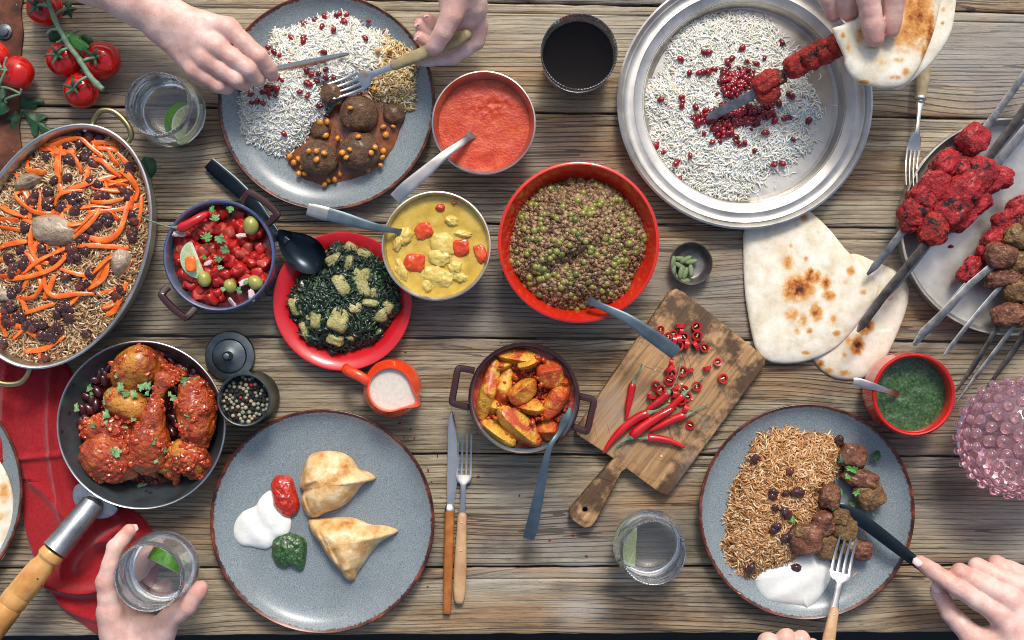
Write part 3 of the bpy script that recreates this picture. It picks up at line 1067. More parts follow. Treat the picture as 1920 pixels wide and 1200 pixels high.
for x, y in ((-1.15, -.3), (1.15, -.3), (-1.15, .6), (1.15, .6)):
    obj('leg', tube([(x, y, -.76), (x, y, -.0205)], [.035, .035], 8, 8), MWOOD, table)

# rusty sheet on the left with its bolt
_rs = [(-120, -60), (38, -60), (39, 20), (43, 62), (40, 90), (37, 160), (36, 240), (30, 330), (-120, 340)]
rust = thing('rusty_sheet', 'rusty brown metal sheet with a bolt at the top left corner', 'metal sheet', W(-20, 130, 0))
obj('sheet', slab(Wp(catmull(np.array(_rs, float), 4, True), .004)[:, :2], .0003, .004, .0008), MRUST, rust)
_b = W(9, 60, .004)
obj('bolt', lathe([(0, 0), (.0095, 0), (.0095, .002), (.006, .003), (.006, .006), (0, .0075)], 14, _b), MIRON, rust)


# ------------------------------------------------------------------ vessels
def plate(cx, cy, rpx, label, zr=.023, mat=None, cat='plate', name='dinner_plate', group=None):
    p = W(cx, cy, zr); R = L(rpx, zr)
    prof = [(0, .0012), (.58 * R, .0012), (.6 * R, 0), (.63 * R, 0), (.65 * R, .003), (.9 * R, .0115), (.985 * R, .019), (R, .0222), (.996 * R, .0238), (.985 * R, .0236), (.95 * R, .0175), (.88 * R, .0115), (.78 * R, .0085), (.6 * R, .0075), (.3 * R, .007), (0, .007)]
    p2 = [prof[0]] + prof[1:]
    V, F = lathe(p2, 128)
    u = np.hypot(V[:, 0], V[:, 1]) / R
    V = V + [p[0], p[1], 0]
    o = obj(name, (V, F), mat or MPLATE, loc=(p[0], p[1], 0), attrs={'u': u}, sharp=None, label=label, cat=cat, group=group)
    return (p[0], p[1], R)


def plate_z(t):        # height of the eating surface at a fraction of the radius
    return np.interp(t, [0, .3, .6, .78, .88, .95, 1], [.007, .007, .0075, .0085, .0115, .0175, .0238])


PL_RICE = plate(612, 191, 204, 'blue grey speckled plate at the top holding white rice and meatballs')
PL_SAM = plate(604, 978, 211, 'blue grey speckled plate with two samosas and three dips')
PL_KEB = plate(1513, 960, 203, 'blue grey speckled plate of brown rice and grilled meat at lower right')
PL_LEFT = plate(-181, 920, 224, 'plate cut off by the left edge holding a round flatbread')


def bowl_prof(R, h, base, th=.002, belly=.9, foot=True, lip=.0012):
    o = [(0, .001), (base * .9, .001), (base, 0), (base * 1.04, .002)]
    for q in (.15, .35, .55, .75, .92):
        o.append((base + (R - base) * (q ** (1 - belly * .55)), h * q))
    o += [(R, h - lip * .5), (R - th * .3, h), (R - th * .8, h), (R - th, h - lip)]
    inn = []
    for q in (.92, .75, .55, .35, .15):
        inn.append((base + (R - base) * (q ** (1 - belly * .55)) - th, max(h * q, th * 1.5)))
    o += inn + [(base * .8, th * 1.3), (0, th * 1.2)]
    return o


def at_vessel(cx, cy, z):
    p = W(cx, cy, z)
    return np.array([p[0], p[1], 0])


def inner_r(prof, z):
    k = int(np.argmax([q[1] for q in prof]))
    pr = sorted([(q[1], q[0]) for q in prof[k:]])
    return float(np.interp(z, [q[0] for q in pr], [q[1] for q in pr]))


def liquid(c, prof, z, name, label, mat, cat, amp=.0006, f=60, seed=0, dome=0., bottom=True, extra=None, group=None, kind=None, n=96):
    R = inner_r(prof, z) + .0003
    rings = 26
    P = [(R * (i / rings), 0) for i in range(rings, -1, -1)]
    V, F = lathe(P, n, c)
    d = np.hypot(V[:, 0] - c[0], V[:, 1] - c[1]) / R
    V[:, 2] = z + amp * fbm(V * f, 3, seed) * (1 - d ** 8) + dome * (1 - d ** 2)
    if extra is not None: V[:, 2] += extra(V) * (1 - d ** 6)
    # sides and underside a little way down
    k = len(V)
    j = np.arange(n); j2 = (j + 1) % n
    zb = max(z - .012, .004)
    Rb = min(R, inner_r(prof, zb) + .0002)
    B = np.stack([c[0] + np.cos(j * 2 * PI / n) * Rb, c[1] + np.sin(j * 2 * PI / n) * Rb, np.full(n, zb)], 1)
    V = np.concatenate([V, B]); F = F + [np.stack([j2, j, k + j, k + j2], 1), (k + j)[None, :]]
    return obj(name, (V, F), mat, label=label, cat=cat, group=group, kind=kind, sharp=60)


# tomato sauce bowl
c = at_vessel(907, 230, .055); SA_P = bowl_prof(L(98, .055), .055, .034, .0022)
obj('metal_bowl', lathe(SA_P, 96, c), MSTEEL, loc=c, sharp=50, label='steel bowl of red tomato sauce beside the rice plate', cat='bowl')
SA_C = c
liquid(c, SA_P, .036, 'tomato_sauce', 'bright red tomato sauce filling the steel bowl', MSOUP, 'sauce', .0012, 55, 3, extra=lambda V: .0022 * np.exp(-(((V[:, 0] - W(925, 200, .036)[0]) / .03) ** 2 + ((V[:, 1] - W(925, 195, .036)[1]) / .014) ** 2)) * noise(V * 260, 4))
# yellow curry bowl
c = at_vessel(818, 461, .062); CU_P = bowl_prof(L(103, .062), .062, .038, .0022)
obj('metal_bowl', lathe(CU_P, 96, c), MALUM, loc=c, sharp=50, label='aluminium bowl of yellow curry standing over the red plate edge', cat='bowl')
CU_C = c
liquid(c, CU_P, .050, 'yellow_curry_sauce', 'thick yellow curry sauce in the aluminium bowl', MCURRY, 'curry', .0016, 50, 5)
# keema bowl
c = at_vessel(1085, 454, .07); KE_P = bowl_prof(L(151.5, .07), .07, .05, .0045, .8, lip=.002)
obj('serving_bowl', lathe(KE_P, 128, c), MREDG, loc=c, sharp=60, label='big orange red bowl full of minced meat and peas', cat='bowl')
KE_C = c
# green chutney cup: nearly straight walls
c = at_vessel(1714, 740, .066)
R = L(78, .066)
CH_P = [(0, .001), (R * .72, .001), (R * .8, 0), (R * .93, .006), (R * 1.0, .02), (R * 1.02, .04), (R * .99, .060), (R, .0655), (R - .002, .067), (R - .0045, .0655), (R - .0055, .058), (R - .0045, .04), (R - .006, .02), (R - .012, .008), (0, .006)]
obj('small_bowl', lathe(CH_P, 96, c), MREDCUP, loc=c, sharp=60, label='small scarlet bowl of green chutney at the right', cat='bowl')
CH_C = c
liquid(c, CH_P, .043, 'green_chutney', 'dark green herb chutney in the scarlet bowl', MCHUT, 'chutney', .0012, 90, 8)
# red plate with dark underside
c = at_vessel(642, 565, .024); R = L(130, .024)
SP_P = [(0, .001), (.5 * R, .001), (.52 * R, 0), (.58 * R, .001), (.62 * R, .005), (.9 * R, .018), (R, .0225), (R, .0245), (.98 * R, .0248), (.86 * R, .0185), (.76 * R, .0135), (.70 * R, .008), (.62 * R, .0065), (0, .0062)]
obj('red_plate', lathe(SP_P, 110, c), MREDPL, loc=c, sharp=50, label='red plate of dark green spinach in the middle left', cat='plate')
SP_C = c
# big round silver tray
c = at_vessel(1397, 190, .028); R = L(240, .028)
TR_P = [(0, .0005), (.7 * R, .0005), (.765 * R, .002), (.79 * R, .0205), (.955 * R, .0225), (.985 * R, .026), (R, .0255), (1.0 * R, .0275), (.985 * R, .0285), (.965 * R, .0265), (.953 * R, .0245), (.945 * R, .0255), (.93 * R, .0242), (.9 * R, .0238), (.87 * R, .0246), (.86 * R, .0236), (.80 * R, .022), (.785 * R, .0175), (.765 * R, .005), (.74 * R, .0022), (.4 * R, .002), (0, .002)]
obj('silver_tray', lathe(TR_P, 160, c), MTRAY, loc=c, sharp=35, label='big round silver tray of white rice at upper right', cat='tray')
TR_C, TR_R = c, R
# kebab tray
c = np.array([*W(1877, 428, 0)[:2], 0]); R = L(198)
KT_P = [(0, .0), (R - .004, 0), (R, .002), (R + .0005, .024), (R + .002, .027), (R + .0015, .0285), (R - .0005, .0285), (R - .002, .026), (R - .003, .0185), (R - .006, .0135), (R - .012, .0125), (0, .0125)]
obj('round_tray', lathe(KT_P, 140, c), MTRAY, loc=c, sharp=40, label='round metal tray with skewers of kebab at the right edge', cat='tray')
KT_C = c

# oval copper style pan on the left
c = at_vessel(110, 462, .06)
A, B = L(237, .06), L(163, .06)
ov = thing('oval_pan', 'big oval aluminium pan of pilaf with carrot at the left edge', 'pan', c)
def oval(prof, n=140):
    V, F = lathe([(1, 0)] * 2, n)
    rings = []
    ang = np.arange(n) * 2 * PI / n
    ro = math.radians(90 - 21)
    Vs = []
    for off, z in prof:
        x = np.cos(ang) * max(A + off, 1e-4); y = np.sin(ang) * max(B + off, 1e-4)
        if off < -.5: x = np.cos(ang) * 1e-4; y = np.sin(ang) * 1e-4
        Vs.append(np.stack([c[0] + x * math.cos(ro) - y * math.sin(ro), c[1] + x * math.sin(ro) + y * math.cos(ro), np.full(n, z)], 1))
    j = np.arange(n); j2 = (j + 1) % n
    Q = np.concatenate([np.stack([i * n + j, i * n + j2, (i + 1) * n + j2, (i + 1) * n + j], 1) for i in range(len(prof) - 1)])
    return np.concatenate(Vs), [Q]
OV_C = c
obj('pan_body', oval([(-1, .0005), (-.03, .0005), (-.012, .004), (-.006, .015), (-.003, .04), (-.0005, .057), (.0008, .0595), (.0008, .0612), (-.0008, .0622), (-.0028, .0612), (-.0045, .057), (-.007, .04), (-.011, .015), (-.02, .005), (-1, .004)]), MALUM, ov, sharp=50)
for pts in ([(172, 236, .05), (180, 218, .052), (192, 207, .054), (215, 210, .054), (238, 232, .053), (246, 252, .052), (240, 266, .05)],
            [(57, 690, .05), (50, 706, .05), (36, 718, .05), (10, 720, .05), (-15, 712, .05), (-30, 702, .05), (-36, 688, .05)]):
    obj('handle', tube(catmull(Wp(pts), 5), .0035, 10), MBRASS, ov)
for q in [(160, 240), (243, 275), (78, 690), (-20, 680)]:
    p = W(q[0] * .985 + 110 * .015, q[1] * .985 + 462 * .015, .05)
    obj('rivet', blob(p, (.003, .003, .002), sub=2), MALUM, ov)

# casserole pots
def pot(cx, cy, rpx, zr, matout, matin, label, handles, base=.72):
    c = at_vessel(cx, cy, zr); R = L(rpx, zr)
    t = thing('casserole_pot', label, 'pot', c)
    out = [(0, .001), (R * base, .001), (R * (base + .08), 0), (R * .93, .008), (R * .99, .022), (R * .995, zr - .006), (R, zr - .0015), (R - .0015, zr), (R - .0032, zr - .001)]
    inn = [(R - .0032, zr - .001), (R - .0045, zr - .006), (R - .006, .025), (R - .012, .010), (R * base, .006), (0, .006)]
    obj('pot_body', lathe(out, 96, c), matout, t, sharp=60)
    obj('inside', lathe(inn, 96, c), matin, t, sharp=60)
    for pts in handles:
        obj('handle', tube(catmull(Wp(pts), 5), (.0042, .0036), 10, 3), MENAMEL, t)
    return c, out + inn[1:]


h = zr = .066
SL_C, SL_P = pot(410, 479, 105, h, MENPURP, MENGREY, 'small enamel pot of chopped tomato salad with lime', [
    [(455, 378, .058), (462, 366, .06), (470, 362, .061), (500, 381, .061), (519, 399, .061), (519, 404, .061), (511, 412, .059), (502, 420, .057)],
    [(316, 538, .058), (306, 548, .06), (305, 556, .061), (325, 578, .061), (346, 594, .061), (352, 593, .061), (362, 583, .059), (370, 573, .057)]])
PO_C, PO_P = pot(983, 747, 105, .066, MENAMEL, MENGREY, 'small enamel pot of potato wedges in red sauce', [
    [(889, 695, .056), (866, 691, .059), (858, 695, .06), (852, 728, .06), (848, 752, .06), (853, 757, .06), (868, 761, .058), (880, 764, .056)],
    [(1082, 742, .056), (1100, 746, .059), (1113, 752, .06), (1108, 778, .06), (1101, 806, .06), (1095, 808, .06), (1078, 801, .058), (1068, 797, .056)]])

# frying pan
c = at_vessel(265, 797, .046); R = L(158.5, .046)
fp = thing('frying_pan', 'dark iron frying pan of red chicken with a turned wooden handle', 'frying pan', c)
FP_P = [(0, 0), (R * .70, 0), (R * .74, .002), (R * .9, .022), (R * .985, .042), (R, .0455), (R - .0008, .0468), (R - .0025, .0462), (R * .965, .042), (R * .88, .024), (R * .73, .0045), (R * .68, .003), (0, .003)]
obj('pan_body', lathe(FP_P, 110, c), MIRON, fp, sharp=50)
FP_C = c
Rm = L(158.5, .046)
obj('rim', tube(np.array([[c[0] + math.cos(a) * (Rm - .001), c[1] + math.sin(a) * (Rm - .001), .0468] for a in np.linspace(0, 2 * PI, 121)]), .0009, 6), MSTEEL, fp)
_brk = [(140, 912), (136, 935), (150, 958), (178, 972), (205, 970), (221, 955), (205, 940), (180, 922), (160, 905)]
obj('handle_bracket', slab(Wp(catmull(np.array(_brk, float), 5, True), .032)[:, :2], .026, .032, .0015), MCAST, fp)
ax = [W(176, 940, .040), W(160, 965, .044), W(100, 1035, .058)]
obj('ferrule', tube([W(178, 936, .036), W(174, 943, .038), W(160, 962, .043), W(130, 999, .051), W(103, 1032, .058)], [.0085, .0135, .0140, .0150, .0162], 20), MCAST, fp)
hp = [(102, 1033), (98, 1038), (92, 1045), (88, 1050), (84, 1055), (79, 1061), (60, 1085), (40, 1109), (36, 1113), (33, 1117), (22, 1131), (19, 1135), (16, 1139), (6, 1152), (-20, 1185), (-50, 1222), (-60, 1236)]
hr = [.0135, .0150, .0150, .0128, .0128, .0148, .0158, .0160, .0152, .0160, .0160, .0150, .0160, .0160, .0165, .0150, .009]
obj('wooden_handle', tube([W(x, y, .058 + .016 * (102 - x) / 160) for x, y in hp], np.array(hr) * 1.0, 24), MTURN, fp, sharp=25)

# peppercorn tin and its lid
c = at_vessel(457, 750, .062); R = L(50, .062)
JA_P = [(0, .001), (R * .9, .001), (R * .95, 0), (R * 1.03, .004), (R * 1.03, .008), (R * .96, .012), (R * .96, .05), (R * 1.0, .056), (R * 1.0, .0612), (R * .97, .0622), (R * .93, .0612), (R * .9, .055), (R * .89, .01), (0, .008)]
obj('spice_tin', lathe(JA_P, 64, c), MJAR, loc=c, sharp=35, label='tarnished metal pot full of mixed peppercorns', cat='spice jar')
JA_C = c
c = at_vessel(427, 668, .018); R = L(47, .012)
obj('tin_lid', lathe([(0, 0), (R * .96, 0), (R, .002), (R, .006), (R * .97, .0075), (R * .80, .0085), (R * .70, .0088), (R * .66, .0115), (R * .62, .012), (R * .4, .0125), (R * .2, .0142), (R * .13, .017), (R * .15, .021), (R * .19, .0235), (R * .12, .0265), (0, .0275)], 64, c), MJAR, loc=c, sharp=35, label='round tarnished metal lid with a knob behind the peppercorn pot', cat='lid')
# small pewter dish
c = at_vessel(1296, 494, .018); R = L(40.5, .018)
CD_P = [(0, 0), (R * .7, 0), (R * .78, .003), (R * .97, .014), (R, .0175), (R * .985, .0188), (R * .95, .0180), (R * .9, .0135), (R * .72, .0045), (R * .6, .0035), (0, .0033)]
obj('pinch_dish', lathe(CD_P, 64, c), MDISH, loc=c, sharp=50, label='small dark metal dish of cardamom pods', cat='dish')
CD_C = c

# milk jug
c = at_vessel(731, 730, .058)
jug = thing('milk_jug', 'little shiny orange jug of milk with a spout and side handle', 'jug', c)
prof = [(0, .001), (.024, .001), (.027, 0), (.0315, .006), (.0350, .018), (.0352, .030), (.0325, .042), (.0275, .050), (.0262, .055), (.0270, .059), (.0262, .0602), (.0248, .0598), (.0238, .055), (.0245, .049), (.030, .040), (.0325, .028), (.031, .014), (.024, .006), (0, .005)]
V, F = lathe(prof, 72, c)
sd = np.array(W(784, 757, .058)[:2]) - c[:2]; sd /= np.linalg.norm(sd)
rel = V[:, :2] - c[:2]; rr = np.hypot(rel[:, 0], rel[:, 1]) + 1e-9
cosang = (rel @ sd) / rr
w = np.clip((V[:, 2] - .040) / .018, 0, 1) * np.exp(-((np.arccos(np.clip(cosang, -1, 1))) / .36) ** 2)
V[:, :2] += sd[None] * (w * .0135)[:, None]; V[:, 2] += w * .003
obj('jug_body', (V, F), MORANGE, jug, sharp=60)
obj('handle', tube(catmull(Wp([(700, 722, .045), (686, 713, .051), (672, 704, .052), (658, 698, .049), (648, 692, .040), (652, 692, .028), (670, 704, .018), (690, 712, .015)]), 5), (.0062, .0048), 12), MORANGE, jug)
V, F = lathe([(.0256 * k / 8, .0535) for k in range(8, -1, -1)], 72, c)
rel = V[:, :2] - c[:2]; rr = np.hypot(rel[:, 0], rel[:, 1]) + 1e-9
w = np.exp(-((np.arccos(np.clip((rel @ sd) / rr, -1, 1))) / .34) ** 2) * np.clip(rr / .0256, 0, 1) ** 3
V[:, :2] += sd[None] * (w * .0095)[:, None]
obj('milk', (V, F), MMILK, label='creamy white milk in the orange jug', cat='milk', fixn=False)


# glasses
def glass(rim, zr, rr, base_xy, zb, label, prof_scale=1.0, fill=None, fillmat=None, tilt=None, rimr=None, straight=False):
    """rim pixel centre at height zr, radius rr px; the foot stands at zb"""
    p = W(rim[0], rim[1], zr); R = L(rr, zr)
    h = zr - zb
    if straight:
        o = [(0, 0), (R * .74, 0), (R * .80, .003), (R * .87, .012), (R * .95, h * .5), (R, h - .001), (R - .0008, h), (R - .0018, h - .001)]
        i = [(R * .95 - .002, h * .5), (R * .87 - .002, .018), (R * .78, .010), (R * .5, .008), (0, .008)]
    else:
        o = [(0, 0.0006), (R * .70, 0), (R * .82, .002), (R * 1.0, .010), (R * 1.12, .026), (R * 1.155, .040), (R * 1.12, .055), (R * 1.03, h - .014), (R, h - .001), (R - .0007, h), (R - .0017, h - .001)]
        i = [(R * 1.03 - .0018, h - .014), (R * 1.12 - .002, .055), (R * 1.155 - .002, .040), (R * 1.12 - .0025, .028), (R * .97, .014), (R * .80, .009), (R * .5, .0075), (0, .007)]
    prof = o + i
    base = np.array(base_xy) if base_xy is not None else p[:2]
    # lean: shear-free tilt through a rotation
    c0 = np.array([base[0], base[1], zb])
    axis = p - c0; axis /= np.linalg.norm(axis)
    q = Vector((0, 0, 1)).rotation_difference(Vector(axis))
    Rm_ = np.array(q.to_matrix())
    def T(VF):
        V, F = VF
        return V @ Rm_.T + c0, F
    g = obj('drinking_glass', T(lathe(prof, 72)), MGLASS, loc=c0, sharp=60, label=label[0], cat='glass')
    if fill:
        kk = [q_ for q_ in prof[len(o):] if q_[1] < fill]
        ir = np.interp(fill, [q_[1] for q_ in prof[len(o) - 1:]][::-1], [q_[0] for q_ in prof[len(o) - 1:]][::-1])
        pr = [(0, fill), (ir * .92, fill), (ir - .0002, fill + .0006)] + [(a + (.0003 if a > 0 else 0), b - .0003) for a, b in kk]
        obj('water' if fillmat is MWATER else 'cola', T(lathe(pr[::-1], 72)), fillmat, label=label[1], cat='drink', sharp=60)
    return c0, Rm_


G1 = glass((294, 194), .093, 60, None, 0, ('clear tumbler of water and lime beside the oval pan', 'water in the tumbler beside the oval pan'), fill=.055, fillmat=MWATER)
G2 = glass((1226, 1037), .093, 61, None, 0, ('clear tumbler of water and lime below the cutting board', 'water in the tumbler below the cutting board'), fill=.055, fillmat=MWATER)
b3 = W(318, 1042, .035)
G3 = glass((277, 1084), .130, 64, None, .037, ('clear tumbler held in a hand at the lower left', 'water in the hand held tumbler'), fill=.045, fillmat=MWATER)
G4 = glass((1086, 97), .088, 72.5, None, 0, ('straight glass of dark brown cola at the top centre', 'dark brown cola in the straight glass'), fill=.060, fillmat=MCOLA, straight=True)


def lime_wedge(c, ax, up, label, r=.0225, th=.016, half=True):
    """half disc slice: ax = direction of the flat side, up = slice normal"""
    t = thing('lime_wedge', label, 'lime', c)
    n = 25
    a = np.linspace(0, PI, n)
    ax = np.asarray(ax, float); ax /= np.linalg.norm(ax)
    up = np.asarray(up, float); up -= ax * (up @ ax); up /= np.linalg.norm(up)
    ot = np.cross(up, ax)
    B = np.stack([ax, ot, up], 1)
    for nm, r0, mt, z0, z1 in (('flesh', r - .001, MLIMEF, -th / 2, th / 2), ('rind', r, MLIMER, -th / 2 + .0006, th / 2 - .0006)):
        out = [(math.cos(x) * r0, math.sin(x) * r0) for x in a]
        if nm == 'rind': out = out + [(math.cos(x) * (r - .0022), math.sin(x) * (r - .0022)) for x in a[::-1]]
        V, F = slab(out, z0, z1, 0)
        me = make_mesh(nm, V, F, None, True, 40, True); me.materials.append(mt)
        o = bpy.data.objects.new(nm, me); COL.objects.link(o)
        o.matrix_basis = Matrix(B.tolist()).to_4x4(); o.parent = t


lime_wedge(W(350, 232, .022), (.3, 1, .1), (.75, .1, .7), 'lime wedge in the tumbler beside the oval pan', .024)
lime_wedge(W(1190, 1022, .030), (.05, 1, .1), (.15, .0, 1), 'half slice of lime in the tumbler below the cutting board', .026, .008)
lime_wedge(W(318, 1052, .066), (1, -.5, .0), (-.48, -.87, .30), 'lime wedge in the hand held tumbler', .024)

# pink hobnail glass
c = np.array([*W(1926, 826, .10)[:2], 0.0])
hb = thing('hobnail_glass', 'pink bubbled hobnail glass bowl at the right edge', 'glass bowl', c)
R = .067
P = [(R * math.sin(a), .12 - .055 + .055 * math.cos(a)) for a in np.linspace(0, 1.75, 16)]
Vp, Fp = lathe([(max(a, 0), b) for a, b in P] + [(R * .75, .035), (.03, .02), (.012, .014), (.03, .002), (.032, 0), (0, .001)], 72, c)
obj('bowl_shell', (Vp, Fp), MPINKG, hb, sharp=60)
kb = 0
bm_ = proto('hobnail', ico(2) if False else (ico(2)[0], [ico(2)[1]]), MPINKG)
for i, a in enumerate(np.linspace(.26, 1.72, 7)):
    cnt = int(round(2 * PI * math.sin(a) * R / .0158))
    for j in range(cnt):
        th = 2 * PI * (j + .5 * (i % 2)) / cnt
        nrm = np.array([math.sin(a) * math.cos(th), math.sin(a) * math.sin(th), math.cos(a)])
        p = c + np.array([0, 0, .065]) + nrm * [R, R, .055] + nrm * .0008
        s_ = .0078 - .0034 * (i / 6)
        place('hobnail', bm_, p, None, (s_, s_, s_), parent=hb)
place('hobnail', bm_, c + [0, 0, .1205], None, .0066, parent=hb)

# ------------------------------------------------------------------ cutting board, breads, napkin
bo = [(1268, 541), (1283, 548), (1428, 664), (1436, 676), (1434, 686), (1262, 918), (1252, 929), (1240, 927), (1175, 879), (1166, 884), (1118, 976), (1108, 988), (1096, 990), (1076, 978), (1067, 966), (1068, 955), (1140, 872), (1150, 860), (1082, 815), (1079, 806), (1255, 547)]
Z_B = .018
bow = []
for i in range(len(bo)):
    bow.append(bo[i])
O = Wp(bow, Z_B)[:, :2]
hole_c = W(1097, 956, Z_B)[:2]
HO = [hole_c + .0032 * np.array([math.cos(a), math.sin(a)]) for a in np.linspace(0, 2 * PI, 13)[:-1]]
bV, bF = slab(O, .0, Z_B, .002, [HO])
# subdivide the top for wear stains: a thin grid is not needed, the material carries it
px = bV[:, 0] / (S * (H - Z_B) / H) + 960; py = 600 - bV[:, 1] / (S * (H - Z_B) / H)
board = obj('cutting_board', (bV, bF), MBOARD, loc=(*W(1250, 740, 0)[:2], 0), sharp=30, label='worn wooden cutting board with red chilies on it', cat='cutting board')

SPOTS = [(1497, 540, 26, 22, 1.2), (1520, 520, 12, 14, 1.1), (1478, 545, 12, 18, .8), (1533, 520, 8, 12, .9), (1548, 530, 10, 14, .9), (1555, 555, 12, 10, .9), (1478, 492, 12, 14, .7), (1530, 585, 12, 16, .9), (1485, 590, 14, 14, .6), (1505, 600, 10, 14, .6), (1512, 485, 6, 6, .6), (1597, 507, 10, 10, .6),
         (1521, 510, 6, 6, 1.4), (1585, 530, 6, 6, .4), (1570, 625, 8, 6, .7), (1517, 620, 6, 5, .8), (1495, 622, 6, 6, .6), (1511, 662, 8, 4, .7), (1563, 598, 6, 8, .7), (1510, 407, 8, 8, .8), (1465, 465, 18, 30, .22), (1485, 460, 4, 6, .5), (1620, 548, 7, 6, .5)]
SPOTS2 = [(1628, 610, 10, 12, 1.1), (1607, 648, 12, 16, 1.2), (1590, 640, 8, 12, .6), (1540, 682, 8, 7, .9), (1585, 700, 14, 6, .6), (1555, 695, 10, 6, .7), (1670, 560, 6, 5, .5), (1583, 665, 6, 5, .6), (1620, 620, 10, 10, .8)]


def bread(name, label, pts, z0, th, spots, jag=0, seed=0, amp=.0016, c=None, zt=None, edge=.12, fold=None, cat='flatbread'):
    st = Star(pts, z0 + th, c, 150)
    def hf(t, xy):
        q = np.stack([xy[:, 0] * 28, xy[:, 1] * 28, np.full(len(xy), seed * 3.1)], 1)
        return z0 + th * np.sqrt(np.clip(1 - t ** 5, 0, 1)) + amp * fbm(q, 4, seed) * (1 - t ** 6) + (0 if zt is None else zt(xy)) + (0 if fold is None else fold(xy) * (1 - t ** 6))
    V, F = pad(st, hf, 30)
    n = st.n
    k = len(V)
    B = V.copy(); 
    tt = st.t(V[:, :2])
    B[:, 2] = z0 + (0 if zt is None else zt(V[:, :2])) + .0002
    mb_V = np.concatenate([V, B]); F2 = F + [f[:, ::-1] + k for f in F]
    px = V[:, 0] / (S * (H - z0 - th) / H) + 960; py = 600 - V[:, 1] / (S * (H - z0 - th) / H)
    if spots == 'brown':
        to = None
    to = np.zeros(len(V))
    for x, y, rx, ry, a in spots:
        to = np.maximum(to, a * np.exp(-(((px - x) / rx) ** 2 + ((py - y) / ry) ** 2)))
    to = np.maximum(to, .35 * np.clip((tt - .97) / .03, 0, 1) * (noise(V * 40, seed) > .1))
    return obj(name, (mb_V, F2), MNAAN, label=label, cat=cat, attrs={'toast': np.concatenate([to, to])}, sharp=60)


naan2 = [(1596, 476), (1640, 488), (1690, 512), (1708, 540), (1703, 580), (1680, 640), (1652, 690), (1620, 710), (1580, 712), (1550, 700), (1526, 672), (1500, 600), (1540, 520)]
bread('flatbread', 'smaller naan bread lying partly under the large naan', naan2, .0005, .009, SPOTS2, seed=2,
      fold=lambda xy: -.003 * np.exp(-(((xy[:, 0] - W(1655, 580)[0]) / .006) ** 2)) * (xy[:, 1] > W(0, 620)[1]))
naan1 = [(1400, 428), (1398, 480), (1400, 540), (1406, 590), (1420, 655), (1440, 676), (1475, 682), (1520, 676), (1570, 652), (1610, 610), (1645, 560), (1650, 540), (1632, 508), (1590, 468), (1560, 430), (1530, 400), (1480, 360), (1430, 380)]
bread('flatbread', 'large naan bread with brown blisters tucked under the tray rim', naan1, .0098, .0085, SPOTS, seed=1,
      zt=lambda xy: -.0068 * np.clip((W(1500, 0)[0] - xy[:, 0]) / .10 + (xy[:, 1] - W(0, 560)[1]) / .12, 0, 1.0),
      fold=lambda xy: .002 * np.exp(-((np.hypot((xy[:, 0] - W(1500, 545)[0]), xy[:, 1] - W(0, 548)[1]) / .016) ** 2)))
bread('flatbread', 'round flatbread on the plate at the left edge', [(-150, 760), (-60, 790), (0, 872), (20, 925), (22, 980), (10, 1025), (-5, 1056), (-80, 1100), (-200, 1100), (-300, 1020), (-300, 860)], .0125, .006,
      [(6, 925, 10, 20, .6), (2, 970, 10, 10, .4), (12, 890, 6, 6, .5), (-30, 960, 20, 20, .8), (5, 1010, 6, 8, .3)], seed=3)

# napkin
npk = [(-90, 640), (60, 660), (127, 686), (150, 760), (170, 850), (230, 940), (275, 980), (300, 1040), (290, 1110), (205, 1190), (150, 1168), (105, 1130), (78, 1080), (50, 1010), (34, 930), (0, 900), (-90, 880)]
st = Star(npk, .003, (110, 900), 260)


def nap_h(t, xy):
    X = xy[:, 0] / S + 960; Y = 600 - xy[:, 1] / S
    def fold(x0, y0, x1, y1, w, h_, bend=0.0):
        ux, uy = x1 - x0, y1 - y0; ln = math.hypot(ux, uy); ux /= ln; uy /= ln
        s = ((X - x0) * ux + (Y - y0) * uy) / ln
        d = -(X - x0) * uy + (Y - y0) * ux - bend * np.sin(np.clip(s, 0, 1) * PI)
        return h_ * np.exp(-np.abs(d / w) ** 1.6) * np.clip(np.minimum(s + .15, 1.15 - s) * 5, 0, 1)
    q = np.stack([X / 50, Y / 80, np.zeros(len(X))], 1)
    h = .0045 + .003 * fbm(q, 3, 5)
    h = h + fold(18, 690, 6, 870, 7, .010) + fold(20, 862, 118, 852, 5, .006) + fold(100, 700, 118, 960, 6, .006, 12)
    h = h + fold(60, 900, 150, 1010, 8, .007, -8) + fold(85, 1088, 250, 1070, 10, .020, 26) + fold(150, 1062, 238, 985, 9, .015, -10)
    h = h + fold(190, 1010, 262, 1000, 7, .009, 6) + fold(110, 1130, 220, 1165, 9, .007, 5) + fold(160, 930, 230, 965, 8, .006) + fold(140, 1000, 120, 1080, 7, .008, 6) + fold(240, 1040, 280, 1090, 8, .009)
    return np.maximum(h, .0006) * (1 - .75 * np.clip((t - .95) / .05, 0, 1))


V, F = pad(st, nap_h, 90)
k = len(V); Bv = V.copy(); Bv[:, 2] -= .0005
obj('napkin', (np.concatenate([V, Bv]), F + [f[:, ::-1] + k for f in F]), MNAPK, label='crumpled red cloth napkin under the frying pan handle', cat='napkin', sharp=None, fixn=False)


# ------------------------------------------------------------------ cutlery
def ribbon_handle(pts, w, th, mat, parent, name='handle', e=4, n=12):
    return obj(name, tube(catmull(Wp(pts), 5), np.repeat(np.array(catmull(np.array([[a, b] for a, b in zip(w, th)]), 5)), 1, 0), n, e), mat, parent)


